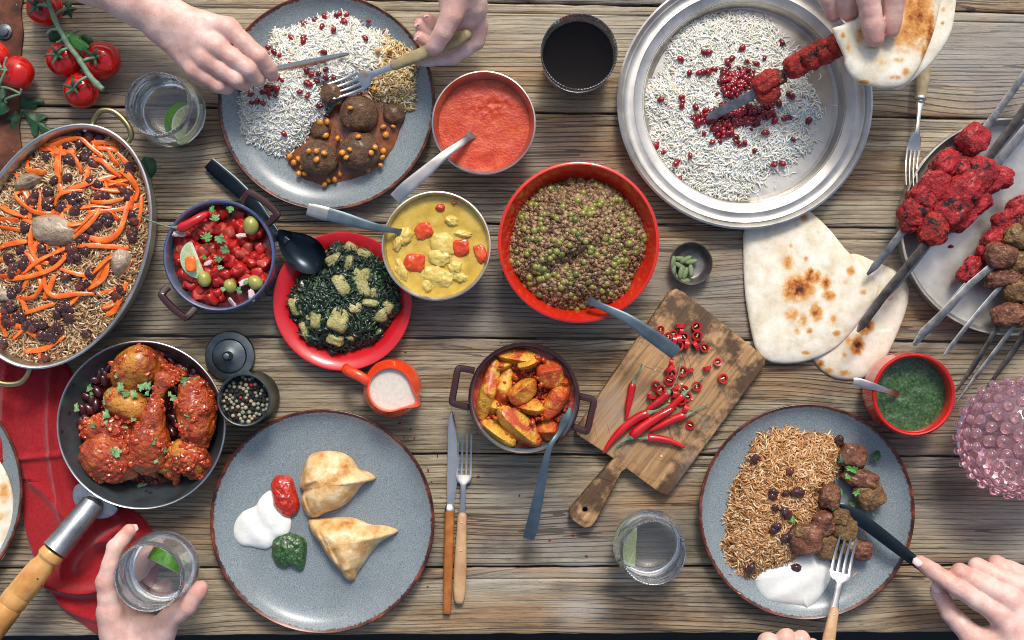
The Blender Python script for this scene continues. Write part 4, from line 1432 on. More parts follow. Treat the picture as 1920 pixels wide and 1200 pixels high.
def spoon(label, pts, w, th, mat, bowl=None, tip=None):
    t = thing('spoon', label, 'spoon', Wp([pts[len(pts) // 2]])[0])
    if tip is None: ribbon_handle(pts, w, th, mat, t)
    else:
        P = catmull(Wp(pts), 5); WT = catmull(np.array([[a, b] for a, b in zip(w, th)]), 5)
        k = int(len(P) * tip[0])
        obj('handle', tube(P[k - 1:], WT[k - 1:], 12, 4), mat, t)
        obj('handle_end', tube(P[:k], WT[:k] * [1.03, 1.1], 12, 4), tip[1], t)
    if bowl:
        st, depth, z = bowl
        V, F = pad(st, lambda tt, xy: z - depth * (1 - tt ** 2.4), 10)
        k = len(V); B = V.copy(); B[:, 2] -= .0011
        obj('spoon_bowl', (np.concatenate([V, B]), F + [f[:, ::-1] + k for f in F]), mat, t, sharp=None)
    return t


def ell(cx, cy, a, b, deg, n=16):
    r = math.radians(deg)
    return [(cx + a * math.cos(t) * math.cos(r) - b * math.sin(t) * math.sin(r), cy + a * math.cos(t) * math.sin(r) + b * math.sin(t) * math.cos(r)) for t in np.linspace(0, 2 * PI, n + 1)[:-1]]


spoon('steel spoon resting in the red tomato sauce', [(741, 373, .058), (762, 352, .060), (800, 320, .061), (832, 292, .060), (862, 270, .052), (880, 256, .040), (888, 250, .034)],
      [.0078, .0080, .0070, .0052, .0042, .0045, .008], [.0011, .0012, .0013, .0014, .0014, .0014, .0012], MSTEEL, (Star(ell(905, 238, 26, 16, -40), .028), .006, .030))
spoon('grey handled spoon resting in the yellow curry', [(577, 392, .072), (600, 398, .074), (640, 408, .075), (680, 420, .073), (715, 428, .068), (742, 433, .058), (756, 437, .048)],
      [.0066, .0078, .0072, .0060, .0042, .0032, .005], [.0013, .0014, .0015, .0016, .0015, .0014, .0012], MSLATE, (Star(ell(785, 445, 28, 18, 12), .04), .006, .043), tip=(.26, MSTEEL))
spoon('grey steel spoon in the minced meat and peas', [(1268, 664, .080), (1258, 655, .081), (1220, 628, .083), (1180, 600, .083), (1145, 582, .080), (1120, 571, .074), (1104, 563, .062)],
      [.0078, .0085, .0078, .0062, .0048, .0042, .006], [.0013, .0014, .0015, .0016, .0016, .0014, .0012], MSLATE)
spoon('dark steel spoon leaning in the potato pot', [(991, 1010, .045), (998, 985, .050), (1010, 930, .060), (1020, 880, .068), (1031, 838, .072), (1048, 812, .066), (1060, 785, .048), (1063, 762, .038)],
      [.0070, .0074, .0062, .0046, .0034, .0032, .006, .007], [.0014, .0015, .0016, .0017, .0018, .0018, .0014, .0012], MSLATE)
spoon('small steel spoon in the green chutney', [(1600, 715, .070), (1612, 717, .070), (1640, 725, .068), (1668, 734, .058), (1684, 739, .048)],
      [.0040, .0050, .0040, .0028, .004], [.0012, .0014, .0014, .0013, .001], MSTEEL, (Star(ell(1700, 745, 18, 10, 12), .035), .003, .038))
spoon('black spoon lying beneath the pot handle onto the red plate', [(392, 305, .006), (410, 322, .007), (445, 352, .010), (478, 385, .014), (500, 412, .020), (520, 440, .026), (538, 456, .029)],
      [.0080, .0090, .0088, .0078, .0060, .0052, .0062], [.0018, .0018, .0018, .0018, .0018, .0018, .0016], MBLACKST, (Star([(522, 432), (545, 434), (575, 440), (600, 455), (611, 478), (602, 505), (585, 514), (560, 508), (538, 490), (524, 462)], .032), .009, .034))


def fork(label, base, tip, z0, z1, hw, handle_mat, hfrac=.52, tw=.012, curve=.008, rivets=0, head_mat=None, parent=None, round_end=True, neck=None, bolster=False, width=None, tang=0, tine_len=.30):
    """base/tip: pixels (at z0/z1)"""
    A_, B_ = W(base[0], base[1], z0), W(tip[0], tip[1], z1)
    t = thing('fork', label, 'fork', W(base[0], base[1], z0))
    d = B_ - A_; Ln = np.linalg.norm(d); u = d / Ln
    s = np.cross((0, 0, 1), u); s /= np.linalg.norm(s); n_ = np.cross(u, s)
    if n_[2] < 0: n_ = -n_
    P = lambda q, x=0, h=0: A_ + u * (q * Ln) + s * x + n_ * h
    hs = head_mat or MPOLISH
    qs = np.linspace(0, hfrac, 9)
    w = np.interp(qs / hfrac, [0, .08, .5, .85, 1], [hw * .8, hw * 1.05, hw, hw * .8, hw * .75])
    obj('handle', tube([P(q) for q in qs], np.stack([w, np.full(9, hw * .62)], 1), 16, 2.6, up=n_, round_ends=round_end), handle_mat, t)
    for r in range(rivets):
        p = P(hfrac * (.93 - .34 * r), 0, hw * .62)
        obj('rivet', blob(p, (.0011, .0011, .0004), sub=2), MPOLISH, t)
    if bolster:
        obj('bolster', tube([P(hfrac - .01), P(hfrac + .01), P(hfrac + .02), P(hfrac + .035)], [hw * .85, hw * .95, hw * .6, hw * .7], 14), hs, t)
    m = MB()
    tl = tine_len * (1 - hfrac)   # share for tines
    q0, q1, q2 = hfrac - .01, hfrac + (1 - hfrac) * .38, 1 - tl
    nk = neck or .0032
    cv = lambda q: -curve * math.sin(PI * np.clip((q - q1) / (1 - q1), 0, 1)) * .8 + curve * .3 * np.clip((q - q1) / (1 - q1), 0, 1)
    QQ = np.concatenate([np.linspace(q0, q1, 6), np.linspace(q1, q2, 8)[1:]])
    ww = np.interp(QQ, [q0, q0 + (q1 - q0) * .5, q1, q1 + (q2 - q1) * .35, q2], [hw * .72, nk, nk * 1.15, tw * .78, tw])
    m.add(tube([P(q, 0, cv(q)) for q in QQ], np.stack([ww, np.interp(QQ, [q0, q1, q2], [.0017, .0015, .0009])], 1), 14, 3, up=n_))
    for k in range(4):
        x = (k - 1.5) * tw * .53
        qq = np.linspace(q2 - .012, 1, 7)
        m.add(tube([P(q, x * (1 - .06 * i / 6), cv(q)) for i, q in enumerate(qq)], np.stack([np.linspace(tw * .165, tw * .09, 7), np.linspace(.0009, .0006, 7)], 1), 8, 3, up=n_))
    obj('fork_head', m, hs, t)
    return t


def knife(label, base, tip, z0, z1, hw, handle_mat, blade_px, hfrac=.47, roll=0.0, cat='knife', bolster=True, split=None, blade_mat=None):
    """blade outline: list of (fraction from hfrac to the tip, offset left, offset right)"""
    A_, B_ = W(base[0], base[1], z0), W(tip[0], tip[1], z1)
    t = thing('table_knife', label, 'knife', A_)
    d = B_ - A_; Ln = np.linalg.norm(d); u = d / Ln
    s = np.cross((0, 0, 1), u); s /= np.linalg.norm(s); n_ = np.cross(u, s)
    if n_[2] < 0: n_ = -n_
    c_, s_ = math.cos(roll), math.sin(roll)
    s, n_ = s * c_ + n_ * s_, n_ * c_ - s * s_
    P = lambda q, x=0, h=0: A_ + u * (q * Ln) + s * x + n_ * h
    qs = np.linspace(0, hfrac, 8)
    w = np.interp(qs / hfrac, [0, .1, .6, 1], [hw * .75, hw * .9, hw, hw * 1.0])
    obj('handle', tube([P(q) for q in qs], np.stack([w, w * .75], 1), 14, 2.6, up=n_), handle_mat, t)
    if bolster: obj('bolster', tube([P(hfrac - .003), P(hfrac + .01), P(hfrac + .028)], [[hw * 1.02, hw * .8], [hw * 1.02, hw * .8], [hw * .8, hw * .4]], 14, 3, up=n_), MPOLISH, t)
    m = MB()
    Q = [hfrac + (1 - hfrac) * b[0] for b in blade_px]
    th = .0011
    mid = np.array([(b[1] + b[2]) / 2 for b in blade_px]); half = np.array([abs(b[2] - b[1]) / 2 for b in blade_px])
    PP = catmull(np.array([[q, a, b] for q, a, b in zip(Q, mid, half)]), 5)
    m.add(tube([P(q, a) for q, a, b in PP], np.stack([PP[:, 2], np.full(len(PP), th)], 1), 8, 2, up=n_))
    obj('blade', m, blade_mat or MPOLISH, t, sharp=20)
    return t


knife('knife with an orange wood handle beside the samosa plate', (838, 1150), (848, 768), .006, .006, .0060, MHWOOD,
      [(0, -.0055, .0035), (.12, -.0062, .0040), (.35, -.0095, .0045), (.55, -.0098, .0048), (.75, -.0070, .0048), (.92, -.0030, .0040), (1.0, .0002, .0012)], .505, roll=.12, blade_mat=MPOLISH)
fork('fork with a pale riveted wooden handle beside the knife', (861, 1124), (872, 813), .006, .009, .0075, MBEECH, .50, .0105, .006, rivets=2, tine_len=.50)
fork('fork with a worn handle leaning on the round kebab tray', (1733, 120), (1708, 350), .013, .034, .0082, MOLIVEW, .28, .0088, .012, bolster=True, head_mat=MPOLISH, tine_len=.42, neck=.0026)
fork('wooden handled fork held over the white rice', (874, 66), (622, 172), .078, .034, .0082, MOLIVEW, .52, .0125, .010, tine_len=.42, neck=.0038)
fork('wooden handled fork held on the kebab and yoghurt plate', (1546, 1240), (1590, 1008), .060, .030, .0075, MBEECH, .40, .0135, .007, rivets=1, tine_len=.48, neck=.0035)
# knives held
knife('knife held over the white rice by the left hand', (455, 142), (655, 101), .058, .034, .0055, MENAMEL,
      [(0, -.004, .004), (.2, -.0062, .0048), (.6, -.0065, .0048), (.9, -.0045, .0040), (1, -.001, .001)], .28, roll=.9, bolster=True)
knife('knife held over the grilled meat, dark reflection coloured into its blade', (1775, 1098), (1572, 944), .052, .020, .0062, MHWOOD,
      [(0, -.006, .006), (.15, -.0075, .0068), (.55, -.0095, .0075), (.85, -.0085, .0075), (1, -.002, .002)], .22, bolster=False, blade_mat=MBLACKST)  # blade dark all over: a dark reflection put into its colour

# ------------------------------------------------------------------ rice and other loose stuff
def grain(curve=.25, n=6, k=6, thick=.070):
    x = np.linspace(-.5, .5, k)
    P = np.stack([x, curve * (x * x * 2 - .25), np.zeros(k)], 1)
    r = thick * np.sqrt(np.clip(1 - (np.abs(x) * 1.9) ** 3, .05, 1))
    return tube(P, r, n)


GR = [grain(c_, k=7) for c_ in (.1, .35, .7, -.5, 1.1, .2, -.9)]


def heap(st, z0, h, p=2.4, q=.8, amp=.002, f=45, seed=0, extra=None):
    def g(t, xy):
        v = np.stack([xy[:, 0] * f, xy[:, 1] * f, np.full(len(xy), seed + .5)], 1)
        zz = z0 + h * np.clip(1 - t ** p, 0, 1) ** q + amp * fbm(v, 3, seed) * np.clip(1.15 - t, 0, 1)
        if extra is not None: zz = zz + extra(t, xy)
        return zz
    return g


def rice(name, label, st, hf, N, ln, mats, seed=1, pitch=.45, var=(.75, 1.15), edge=1.03, bed=True, lift=.0012, grains=None, cat='rice', layers=2, mask=None, curve=None, bedt=.96):
    r = np.random.default_rng(seed)
    mb = MB()
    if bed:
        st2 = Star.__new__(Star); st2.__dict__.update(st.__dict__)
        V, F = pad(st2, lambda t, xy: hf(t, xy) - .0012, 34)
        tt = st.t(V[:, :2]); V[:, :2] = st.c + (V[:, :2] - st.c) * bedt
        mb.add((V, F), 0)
    P = st.sample(N, edge, r=r)
    if mask is not None: P = P[mask(P, r)]
    N = len(P)
    t = st.t(P)
    z = hf(np.minimum(t, 1), P) + lift * r.uniform(-.6, 1.4, N)
    yw = 5.0 * noise(np.c_[P * 75, np.full(N, seed + .3)], seed) + r.normal(0, .6, N) + (r.random(N) < .2) * r.uniform(0, 6, N)
    R = rand_rots(N, pitch, r=r, yaw=yw)
    sc = ln * r.uniform(var[0], var[1], N)
    P3 = np.concatenate([P, z[:, None]], 1)
    g = grains or GR
    pick = r.integers(0, len(g), N)
    for k, T in enumerate(g):
        m = pick == k
        mb.add(scatter(T, P3[m], R[m], sc[m]), 1)
    return obj(name, mb, mats, label=label, cat=cat, kind='stuff', sharp=None, fixn=False)


def on(hf, st, pts):
    """points (px,py) -> world on a heap"""
    out = []
    for p in pts:
        z = .02
        for _ in range(3):
            w = W(p[0], p[1], z)
            z = float(hf(np.minimum(st.t(w[None, :2]), 1), w[None, :2])[0])
        out.append(W(p[0], p[1], z))
    return np.array(out)


# white rice and curry on the upper plate
Z2 = lambda pts: zc(pts, 3, 380, 0)
st_r1 = Star(Z2([(400, 175), (470, 165), (560, 135), (650, 100), (760, 75), (850, 110), (900, 165), (1000, 180), (1060, 260), (1100, 330), (960, 420), (800, 470), (690, 480), (660, 560), (690, 640), (600, 720), (540, 800), (430, 850), (330, 800), (250, 760), (220, 660), (215, 580), (220, 520), (260, 450), (330, 420), (370, 340), (380, 260)]), .02, Z2([(600, 420)])[0], jag=.0025, jf=160)
hf_r1 = heap(st_r1, .0085, .020, seed=2, amp=.0065, f=48)
rice('white_rice', 'mound of white long grain rice on the upper plate', st_r1, hf_r1, 6200, .0138, [MWRICEB, MWRICE], 3)
st_r1b = Star(Z2([(1010, 200), (1100, 260), (1200, 260), (1220, 330), (1180, 400), (1170, 480), (1180, 560), (1130, 590), (1060, 570), (990, 570), (960, 500), (940, 420), (980, 330)]), .018, None, jag=.003, jf=200)
hf_r1b = heap(st_r1b, .009, .013, seed=4, amp=.003)
rice('sauced_rice', 'yellowish sauce soaked rice by the fork neck', st_r1b, hf_r1b, 1000, .0140, [MGRAVY, MYRICE], 5, edge=1.12)
st_gr = Star(Z2([(450, 850), (560, 780), (600, 700), (700, 640), (780, 560), (900, 520), (1060, 520), (1150, 600), (1130, 700), (1080, 830), (1000, 930), (880, 1000), (760, 1030), (680, 1050), (580, 1020), (500, 960)]), .012, None, jag=.002, jf=120)
hf_gr = heap(st_gr, .0082, .0045, p=6, seed=6, amp=.002, f=80)
obj('gravy', pad(st_gr, lambda t, xy: hf_gr(t, xy) - .0015 * t ** 8, 26), MGRAVY, label='brown lentil gravy spreading round the meatballs', cat='gravy', sharp=None)
for i, (x, y, r_) in enumerate([(655, 890, 104), (880, 850, 112), (880, 640, 108), (1075, 640, 62), (665, 730, 60), (725, 525, 62)]):
    p = Z2([(x, y)])[0]; z = [.023, .024, .023, .014, .013, .03][i]
    rr = r_ / 3 * S
    obj('meatball', blob(W(p[0], p[1], z), (rr, rr * .96, rr * .72), amp=.10, freq=2.2, sub=5, seed=i, octv=5), MBALL, sharp=None, cat='meatball',
        label=['left of the two front meatballs dotted with yellow peas', 'right of the two front meatballs dotted with yellow peas', 'meatball under the fork tines behind the front pair', 'small piece of meatball at the right of the gravy', 'flat broken meatball piece left of the rear meatball', 'halved meatball piece in front of the fork tines'][i])
cm = proto('split_pea', blob(r=(1, 1, .7), amp=.08, freq=1.5, sub=2), MCHANA)
for i, (x, y, z) in enumerate([(597, 850, .040), (640, 850, .041), (683, 860, .040), (640, 897, .041), (490, 882, .016), (512, 915, .015), (540, 895, .018), (540, 975, .016), (575, 975, .018), (560, 940, .016), (875, 768, .040), (828, 840, .041), (785, 858, .036), (808, 885, .037), (948, 860, .040), (970, 828, .038), (1015, 848, .017), (1000, 928, .016), (1010, 885, .016), (830, 607, .042), (822, 695, .030),
                               (1072, 712, .016), (1015, 715, .016), (700, 685, .022), (740, 1010, .013), (685, 1038, .013), (708, 1012, .014), (1050, 285, .026), (985, 290, .025), (968, 500, .020), (660, 690, .022), (770, 980, .013), (930, 955, .014), (690, 760, .018), (760, 780, .02), (1030, 760, .014)]):
    p = Z2([(x, y)])[0]
    place('split_pea', cm, W(p[0], p[1], z), rand_rots(1)[0], .0040 * rng.uniform(.85, 1.15), 'round yellow split pea in the meatball gravy', 'split pea', 'yellow split peas round the meatballs')

bm1 = [proto('barberry', blob(r=(1, .72, .6), amp=.22, freq=1.6, sub=2, seed=s_), m_) for s_, m_ in ((1, MBERRY), (2, MBERRY), (3, MBERRYD))]


def region(x, y, wh):
    v = 'top' if y < wh[1] - wh[3] else ('bottom' if y > wh[1] + wh[3] else 'middle')
    h_ = 'left' if x < wh[0] - wh[2] else ('right' if x > wh[0] + wh[2] else 'centre')
    return ', at its very middle' if (v, h_) == ('middle', 'centre') else ', at its %s %s' % (v, h_)


def berries(pts, hf, st, label, group, size=.0032, jitter=0, n=1, lift=.0015, name='barberry', protos=None, cat='barberry', r=None, where=None):
    protos = protos or bm1
    r = r or rng
    P = []
    for x, y in pts:
        for _ in range(n): P.append((x + r.normal(0, jitter), y + r.normal(0, jitter)) if jitter else (x, y))
    for q, w in zip(P, on(hf, st, P)):
        rg = region(q[0], q[1], where) if where else ''
        place(name, protos[r.integers(0, len(protos))], w + [0, 0, lift], rand_rots(1, .5, .6, r)[0], size * r.uniform(.8, 1.2), label + rg, cat, group + rg)


B1 = [(690, 100), (755, 95), (770, 88), (800, 125), (812, 90), (795, 130), (635, 118), (575, 137), (675, 157), (740, 175), (573, 215), (570, 240), (502, 215), (915, 215), (920, 225), (935, 125), (685, 300), (783, 322), (615, 350), (587, 402), (615, 425), (655, 420), (695, 395), (695, 440), (740, 440), (590, 470), (603, 478), (645, 462), (495, 372), (550, 520), (593, 543), (437, 315), (408, 297), (375, 275), (340, 425), (425, 440), (450, 455), (275, 535), (340, 525), (365, 490), (385, 500), (400, 495), (420, 505), (345, 520), (375, 525), (415, 540), (280, 582), (310, 575), (343, 585), (660, 600), (700, 650), (465, 757), (458, 752), (218, 495), (215, 512), (730, 568), (885, 535), (1050, 445), (1040, 440), (990, 405), (800, 540)]
berries(Z2(B1), hf_r1, st_r1, 'dark red barberry scattered on the upper plate of rice', 'barberries on the upper plate', .0044, lift=.0055)

# rice on the silver tray
Z4 = lambda pts: zc(pts, 2.727, 1140, 0)
st_r2 = Star(Z4([(380, 150), (450, 110), (540, 95), (640, 85), (760, 95), (850, 160), (900, 230), (930, 290), (960, 380), (1010, 420), (1040, 500), (1070, 570), (1010, 640), (1030, 740), (960, 790), (860, 860), (800, 880), (720, 960), (660, 1015), (560, 1000), (440, 960), (370, 920), (290, 850), (240, 740), (230, 690), (270, 640), (240, 590), (190, 520), (200, 440), (280, 400), (330, 330), (330, 230)]), .012, Z4([(620, 560)])[0], jag=.004, jf=120)
hf_r2 = heap(st_r2, .0025, .012, p=3, seed=9, amp=.0055, f=46)
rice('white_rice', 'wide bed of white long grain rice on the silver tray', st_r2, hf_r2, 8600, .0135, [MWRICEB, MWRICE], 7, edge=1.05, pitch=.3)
rice('stray_rice', 'loose white rice grains strewn on the silver tray', Star(Z4([(300, 250), (500, 80), (900, 120), (1100, 400), (1170, 560), (1100, 700), (950, 900), (700, 1010), (300, 900), (190, 600)]), .003), lambda t, xy: np.full(len(xy), .0032), 260, .0095, [MWRICE, MWRICE], 8, .08, bed=False, lift=0, edge=1)
_cl = []
_r = np.random.default_rng(21)
for x, y, sx_, sy_, n_ in [(640, 430, 62, 52, 95), (690, 390, 35, 30, 28), (600, 600, 70, 45, 75), (730, 590, 70, 42, 68), (590, 670, 35, 35, 26), (480, 600, 30, 28, 20), (820, 560, 30, 30, 14)]:
    for _ in range(n_):
        a, b = _r.uniform(0, 2 * PI), math.sqrt(_r.random())
        _cl.append((x + sx_ * 1.25 * b * math.cos(a), y + sy_ * 1.25 * b * math.sin(a)))
_r.shuffle(_cl); _cl = [tuple(q) for q in _cl]
hf_r2b = lambda t, xy: hf_r2(t, xy) + .004 * np.exp(-((xy[:, 0] - W(1380, 0)[0]) ** 2 + (xy[:, 1] - W(0, 195)[1]) ** 2) / .022 ** 2) * (.5 + .5 * _hash((xy[:, 0] * 1e5).astype(np.int64), (xy[:, 1] * 1e5).astype(np.int64), np.zeros(len(xy), np.int64), 3))
_P = W(*Z4([(655, 500)])[0], .018); _n = 420
_cc = np.array(_cl)[_r.integers(0, len(_cl), _n)] + _r.normal(0, 12, (_n, 2)); _ww = on(hf_r2, st_r2, Z4(_cc.tolist()))
_bt = [blob(r=(1, .72, .6), amp=.22, freq=1.6, sub=2, seed=s_) for s_ in (1, 2, 3)]
obj('barberry_bed', scatter_multi(_bt, _ww + [0, 0, .0030], rand_rots(_n, .5), _r.uniform(.0030, .0042, _n)), MBERRYD, label='dense bed of dark barberries under the pile on the silver tray', cat='barberries', kind='stuff', fixn=False)
berries(Z4(_cl[:230]), hf_r2b, st_r2, 'dark red barberry in the pile at the middle of the silver tray', 'barberries piled on the silver tray', .0042, r=_r, lift=.0055)
B2 = [(495, 275), (510, 270), (483, 270), (370, 307), (413, 377), (465, 378), (485, 372), (510, 370), (540, 357), (590, 362), (608, 320), (630, 303), (688, 248), (680, 250), (708, 317), (756, 330), (797, 300), (885, 222), (268, 512), (375, 500), (378, 520), (375, 545), (445, 552), (440, 610), (455, 640), (245, 747), (283, 780), (418, 797), (345, 838), (365, 915), (488, 685), (530, 730), (650, 700), (670, 745), (697, 735), (655, 725), (746, 775), (802, 683), (843, 845), (888, 840), (943, 715), (1022, 620), (910, 605), (895, 612), (925, 602), (920, 480), (940, 500), (930, 490), (870, 530), (850, 620)]
berries(Z4(B2), hf_r2, st_r2, 'single dark red barberry strewn over the tray rice', 'barberries strewn over the silver tray', .0046, r=_r, lift=.005)
cum = proto('cumin_seed', (GR[1][0], GR[1][1]), simple('cumin', [(.3, '6a4522'), (.7, '8c6436')], 200, .6))
_P = st_r2.sample(46, .95); _z = hf_r2(st_r2.t(_P), _P)
for k in range(len(_P)):
    place('cumin_seed', cum, (_P[k, 0], _P[k, 1], _z[k] + .002), rand_rots(1, .3)[0], .0052, 'tiny brown cumin seed in the tray rice', 'cumin seed', 'cumin seeds in the tray rice')

# brown rice on the lower right plate
Z9 = lambda pts: zc(pts, 2.553, 1290, 730)
st_r3 = Star(Z9([(350, 235), (420, 220), (490, 210), (570, 235), (640, 235), (720, 260), (730, 330), (720, 410), (660, 450), (640, 530), (630, 610), (590, 660), (500, 690), (540, 800), (420, 860), (340, 890), (280, 880), (210, 850), (200, 780), (180, 740), (210, 690), (200, 620), (215, 550), (240, 470), (280, 400), (310, 330)]), .02, Z9([(440, 540)])[0], jag=.003, jf=150)
hf_r3 = heap(st_r3, .0085, .020, seed=12, amp=.006)
rice('brown_rice', 'heap of golden brown rice on the lower right plate', st_r3, hf_r3, 5200, .0138, [MBRICEB, MBRICE], 13, edge=1.05)
for nm, pts in (('a', [(235, 470), (235, 970), (195, 885), (905, 770), (880, 785), (795, 890), (175, 740), (500, 185), (860, 740), (850, 690)]),):
    P = np.array([W(x, y, float(plate_z(min(1, math.hypot(W(x, y, .015)[0] - PL_KEB[0], W(x, y, .015)[1] - PL_KEB[1]) / PL_KEB[2]))) + .001) for x, y in Z9(pts)])
    obj('stray_rice', MB().add(scatter(GR[1], P, rand_rots(len(P), .1), np.full(len(P), .0095))), MBRICE, label='a few brown rice grains fallen on the lower right plate', cat='rice', kind='stuff', fixn=False)
rm = [proto('raisin', blob(r=(1, .8, .7), amp=.28, freq=2.6, sub=3, seed=s_, octv=3), m_) for s_, m_ in ((1, MRAISIN), (2, MRAISIN), (3, MRAISINR), (4, MRAISIN))]
berries(Z9([(320, 335), (485, 390), (405, 490), (400, 510), (465, 495), (515, 490), (530, 490), (415, 565), (460, 585), (475, 600), (420, 655), (410, 670), (490, 690), (455, 715), (470, 705), (290, 860), (300, 850), (720, 240), (725, 255), (510, 850), (660, 470)]), hf_r3, st_r3, 'dark raisin in the brown rice of the lower right plate', 'raisins in the brown rice', .0064, name='raisin', protos=rm, cat='raisin', lift=.005)


# ------------------------------------------------------------------ oval pan of pilaf
st_ov = Star([(110 + 229 * math.cos(a) * math.cos(math.radians(-69)) - 154 * math.sin(a) * math.sin(math.radians(-69)), 462 + 229 * math.cos(a) * math.sin(math.radians(-69)) + 154 * math.sin(a) * math.cos(math.radians(-69))) for a in np.linspace(0, 2 * PI, 33)[:-1]], .045)
hf_ov = heap(st_ov, .035, .024, p=2.0, seed=15, amp=.009, f=24)
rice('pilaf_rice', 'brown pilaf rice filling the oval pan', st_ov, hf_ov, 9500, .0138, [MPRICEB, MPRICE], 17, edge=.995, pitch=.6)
Z6 = lambda pts: zc(pts, 2.4, 0, 220)
CAR = [[(180, 120), (240, 130), (300, 110), (370, 100), (420, 140), (470, 180)], [(150, 165), (210, 140), (300, 90), (380, 70), (460, 72), (520, 95), (580, 150), (600, 190)], [(415, 120), (470, 115), (530, 125)], [(440, 140), (500, 145), (540, 150)],
       [(490, 150), (520, 200), (540, 220)], [(130, 190), (135, 240), (190, 250), (215, 250)], [(420, 190), (470, 200), (510, 240), (550, 270)], [(510, 215), (560, 215), (620, 200)], [(545, 240), (590, 270), (625, 330), (610, 380)], [(620, 220), (635, 280), (625, 340)],
       [(480, 280), (490, 350)], [(490, 305), (540, 290), (580, 280)], [(120, 330), (80, 350), (110, 390), (160, 425), (210, 435), (240, 430)], [(255, 410), (265, 370), (300, 340), (385, 330)], [(270, 300), (285, 340)], [(415, 380), (480, 385), (555, 370), (555, 350)],
       [(365, 410), (430, 400), (510, 405)], [(400, 430), (520, 420), (630, 400)], [(585, 370), (570, 440), (540, 520), (480, 555), (400, 540)], [(480, 420), (540, 465)], [(465, 400), (430, 460), (380, 510), (330, 550)], [(110, 460), (180, 490), (240, 540), (280, 610)],
       [(10, 400), (60, 430), (130, 450)], [(0, 460), (90, 465)], [(5, 495), (110, 510)], [(0, 590), (60, 570), (130, 560)], [(355, 580), (450, 578), (585, 590)], [(115, 590), (160, 650), (200, 700)], [(110, 630), (170, 645), (225, 660)], [(105, 705), (180, 650), (250, 615), (300, 590)],
       [(35, 730), (150, 715), (250, 680), (310, 620), (335, 575)], [(270, 680), (350, 705), (460, 725)], [(205, 700), (215, 770), (260, 805), (350, 795), (430, 795)], [(490, 630), (485, 700), (460, 740), (400, 775)], [(540, 610), (490, 640), (440, 690), (375, 735)],
       [(640, 630), (600, 690), (540, 740), (470, 785), (400, 800)], [(180, 720), (195, 760), (160, 810), (100, 815)], [(80, 810), (110, 830), (125, 885)], [(575, 740), (545, 820), (520, 870), (480, 890)], [(465, 860), (520, 840)], [(560, 760), (440, 800)], [(660, 330), (655, 450), (600, 590)],
       [(0, 880), (20, 940), (35, 990)], [(30, 1075), (80, 1010), (165, 940)], [(60, 1000), (120, 950), (170, 930)], [(185, 1045), (185, 1085)], [(55, 930), (90, 950)], [(600, 640), (560, 700)], [(300, 150), (260, 165), (200, 175)], [(600, 230), (560, 190), (500, 130)], [(640, 350), (640, 420), (620, 500)], [(570, 310), (600, 350), (590, 420)], [(20, 150), (60, 135)], [(0, 640), (40, 650)], [(220, 120), (280, 100), (340, 95)]]
_r = np.random.default_rng(77)
for _ in range(34):
    x0, y0 = st_ov.sample(1, .92, r=_r)[0]
    X0 = (x0 / (S * .97) + 960) * 2.4; Y0 = (600 - y0 / (S * .97) - 220) * 2.4
    a0 = _r.uniform(0, 2 * PI); l0 = _r.uniform(50, 120); bn = _r.normal(0, 14)
    CAR.append([(X0 - l0 * math.cos(a0), Y0 - l0 * math.sin(a0)), (X0 - bn * math.sin(a0), Y0 + bn * math.cos(a0)), (X0 + l0 * math.cos(a0), Y0 + l0 * math.sin(a0))])
CAR = [[(q[0], q[1]) for q in c_] for c_ in CAR]
CAR = [c_ for c_ in CAR if max(st_ov.t(Wp(Z6([q]), .045))[0] for q in c_) < .985]
for i, c_ in enumerate(CAR):
    P = on(hf_ov, st_ov, Z6(c_))
    P[:, 2] += .0035 + .0015 * rng.random(len(P)) + (.0035 if len(c_) > 3 else .001) * np.sin(np.linspace(0, PI, len(P)))
    P = catmull(P, 5)
    w = .0029 * rng.uniform(.75, 1.2)
    k = np.linspace(0, 1, len(P))
    WW = w * (1 - .25 * np.abs(2 * k - 1) ** 3) * (1 + .12 * np.sin(k * 7 + i))
    cx_, cy_ = np.mean(c_, 0); wh = ['top', 'upper', 'middle', 'lower', 'bottom'][min(4, int(cy_ / 220))] + ' ' + ['far left', 'left', 'right', 'far right'][min(3, int(cx_ / 165))]
    obj('carrot_strip', tube(P, np.stack([WW, np.full(len(P), .0012)], 1), 10, 7, up=(rng.uniform(-.7, .7), rng.uniform(-.7, .7), 1)), MCARROT, label='orange carrot strip in the %s part of the oval pan' % wh, cat='carrot strip', group='carrot strips in the %s oval pan' % wh, sharp=None)
for i, (x, y, a, b, dg, z) in enumerate([(250, 510, 112, 72, 8, .054), (545, 650, 46, 66, 20, .044), (130, 290, 66, 36, -20, .049), (40, 800, 60, 36, 20, .044)]):
    p = Z6([(x, y)])[0]
    obj('chicken_piece', blob(W(p[0], p[1], z), (a / 2.4 * S, b / 2.4 * S, .017), rotm(rz=math.radians(-dg)), amp=.16, freq=1.6, sub=5, seed=i + 3, octv=3),
        [m_meat('pale_chicken', [(.3, '6e5a44'), (.5, '978269'), (.72, 'b8a88e')], '5a4430', (.6, .8), .3, 26, .5)] if i == 0 else [bpy.data.materials['pale_chicken']], sharp=None,
        label=['pale boiled chicken piece in the middle of the oval pan', 'pale chicken piece under carrots at the right of the oval pan', 'chicken piece half buried in rice at the top of the pilaf', 'dark chicken piece at the lower left of the pilaf'][i], cat='chicken')
_r = np.random.default_rng(31)
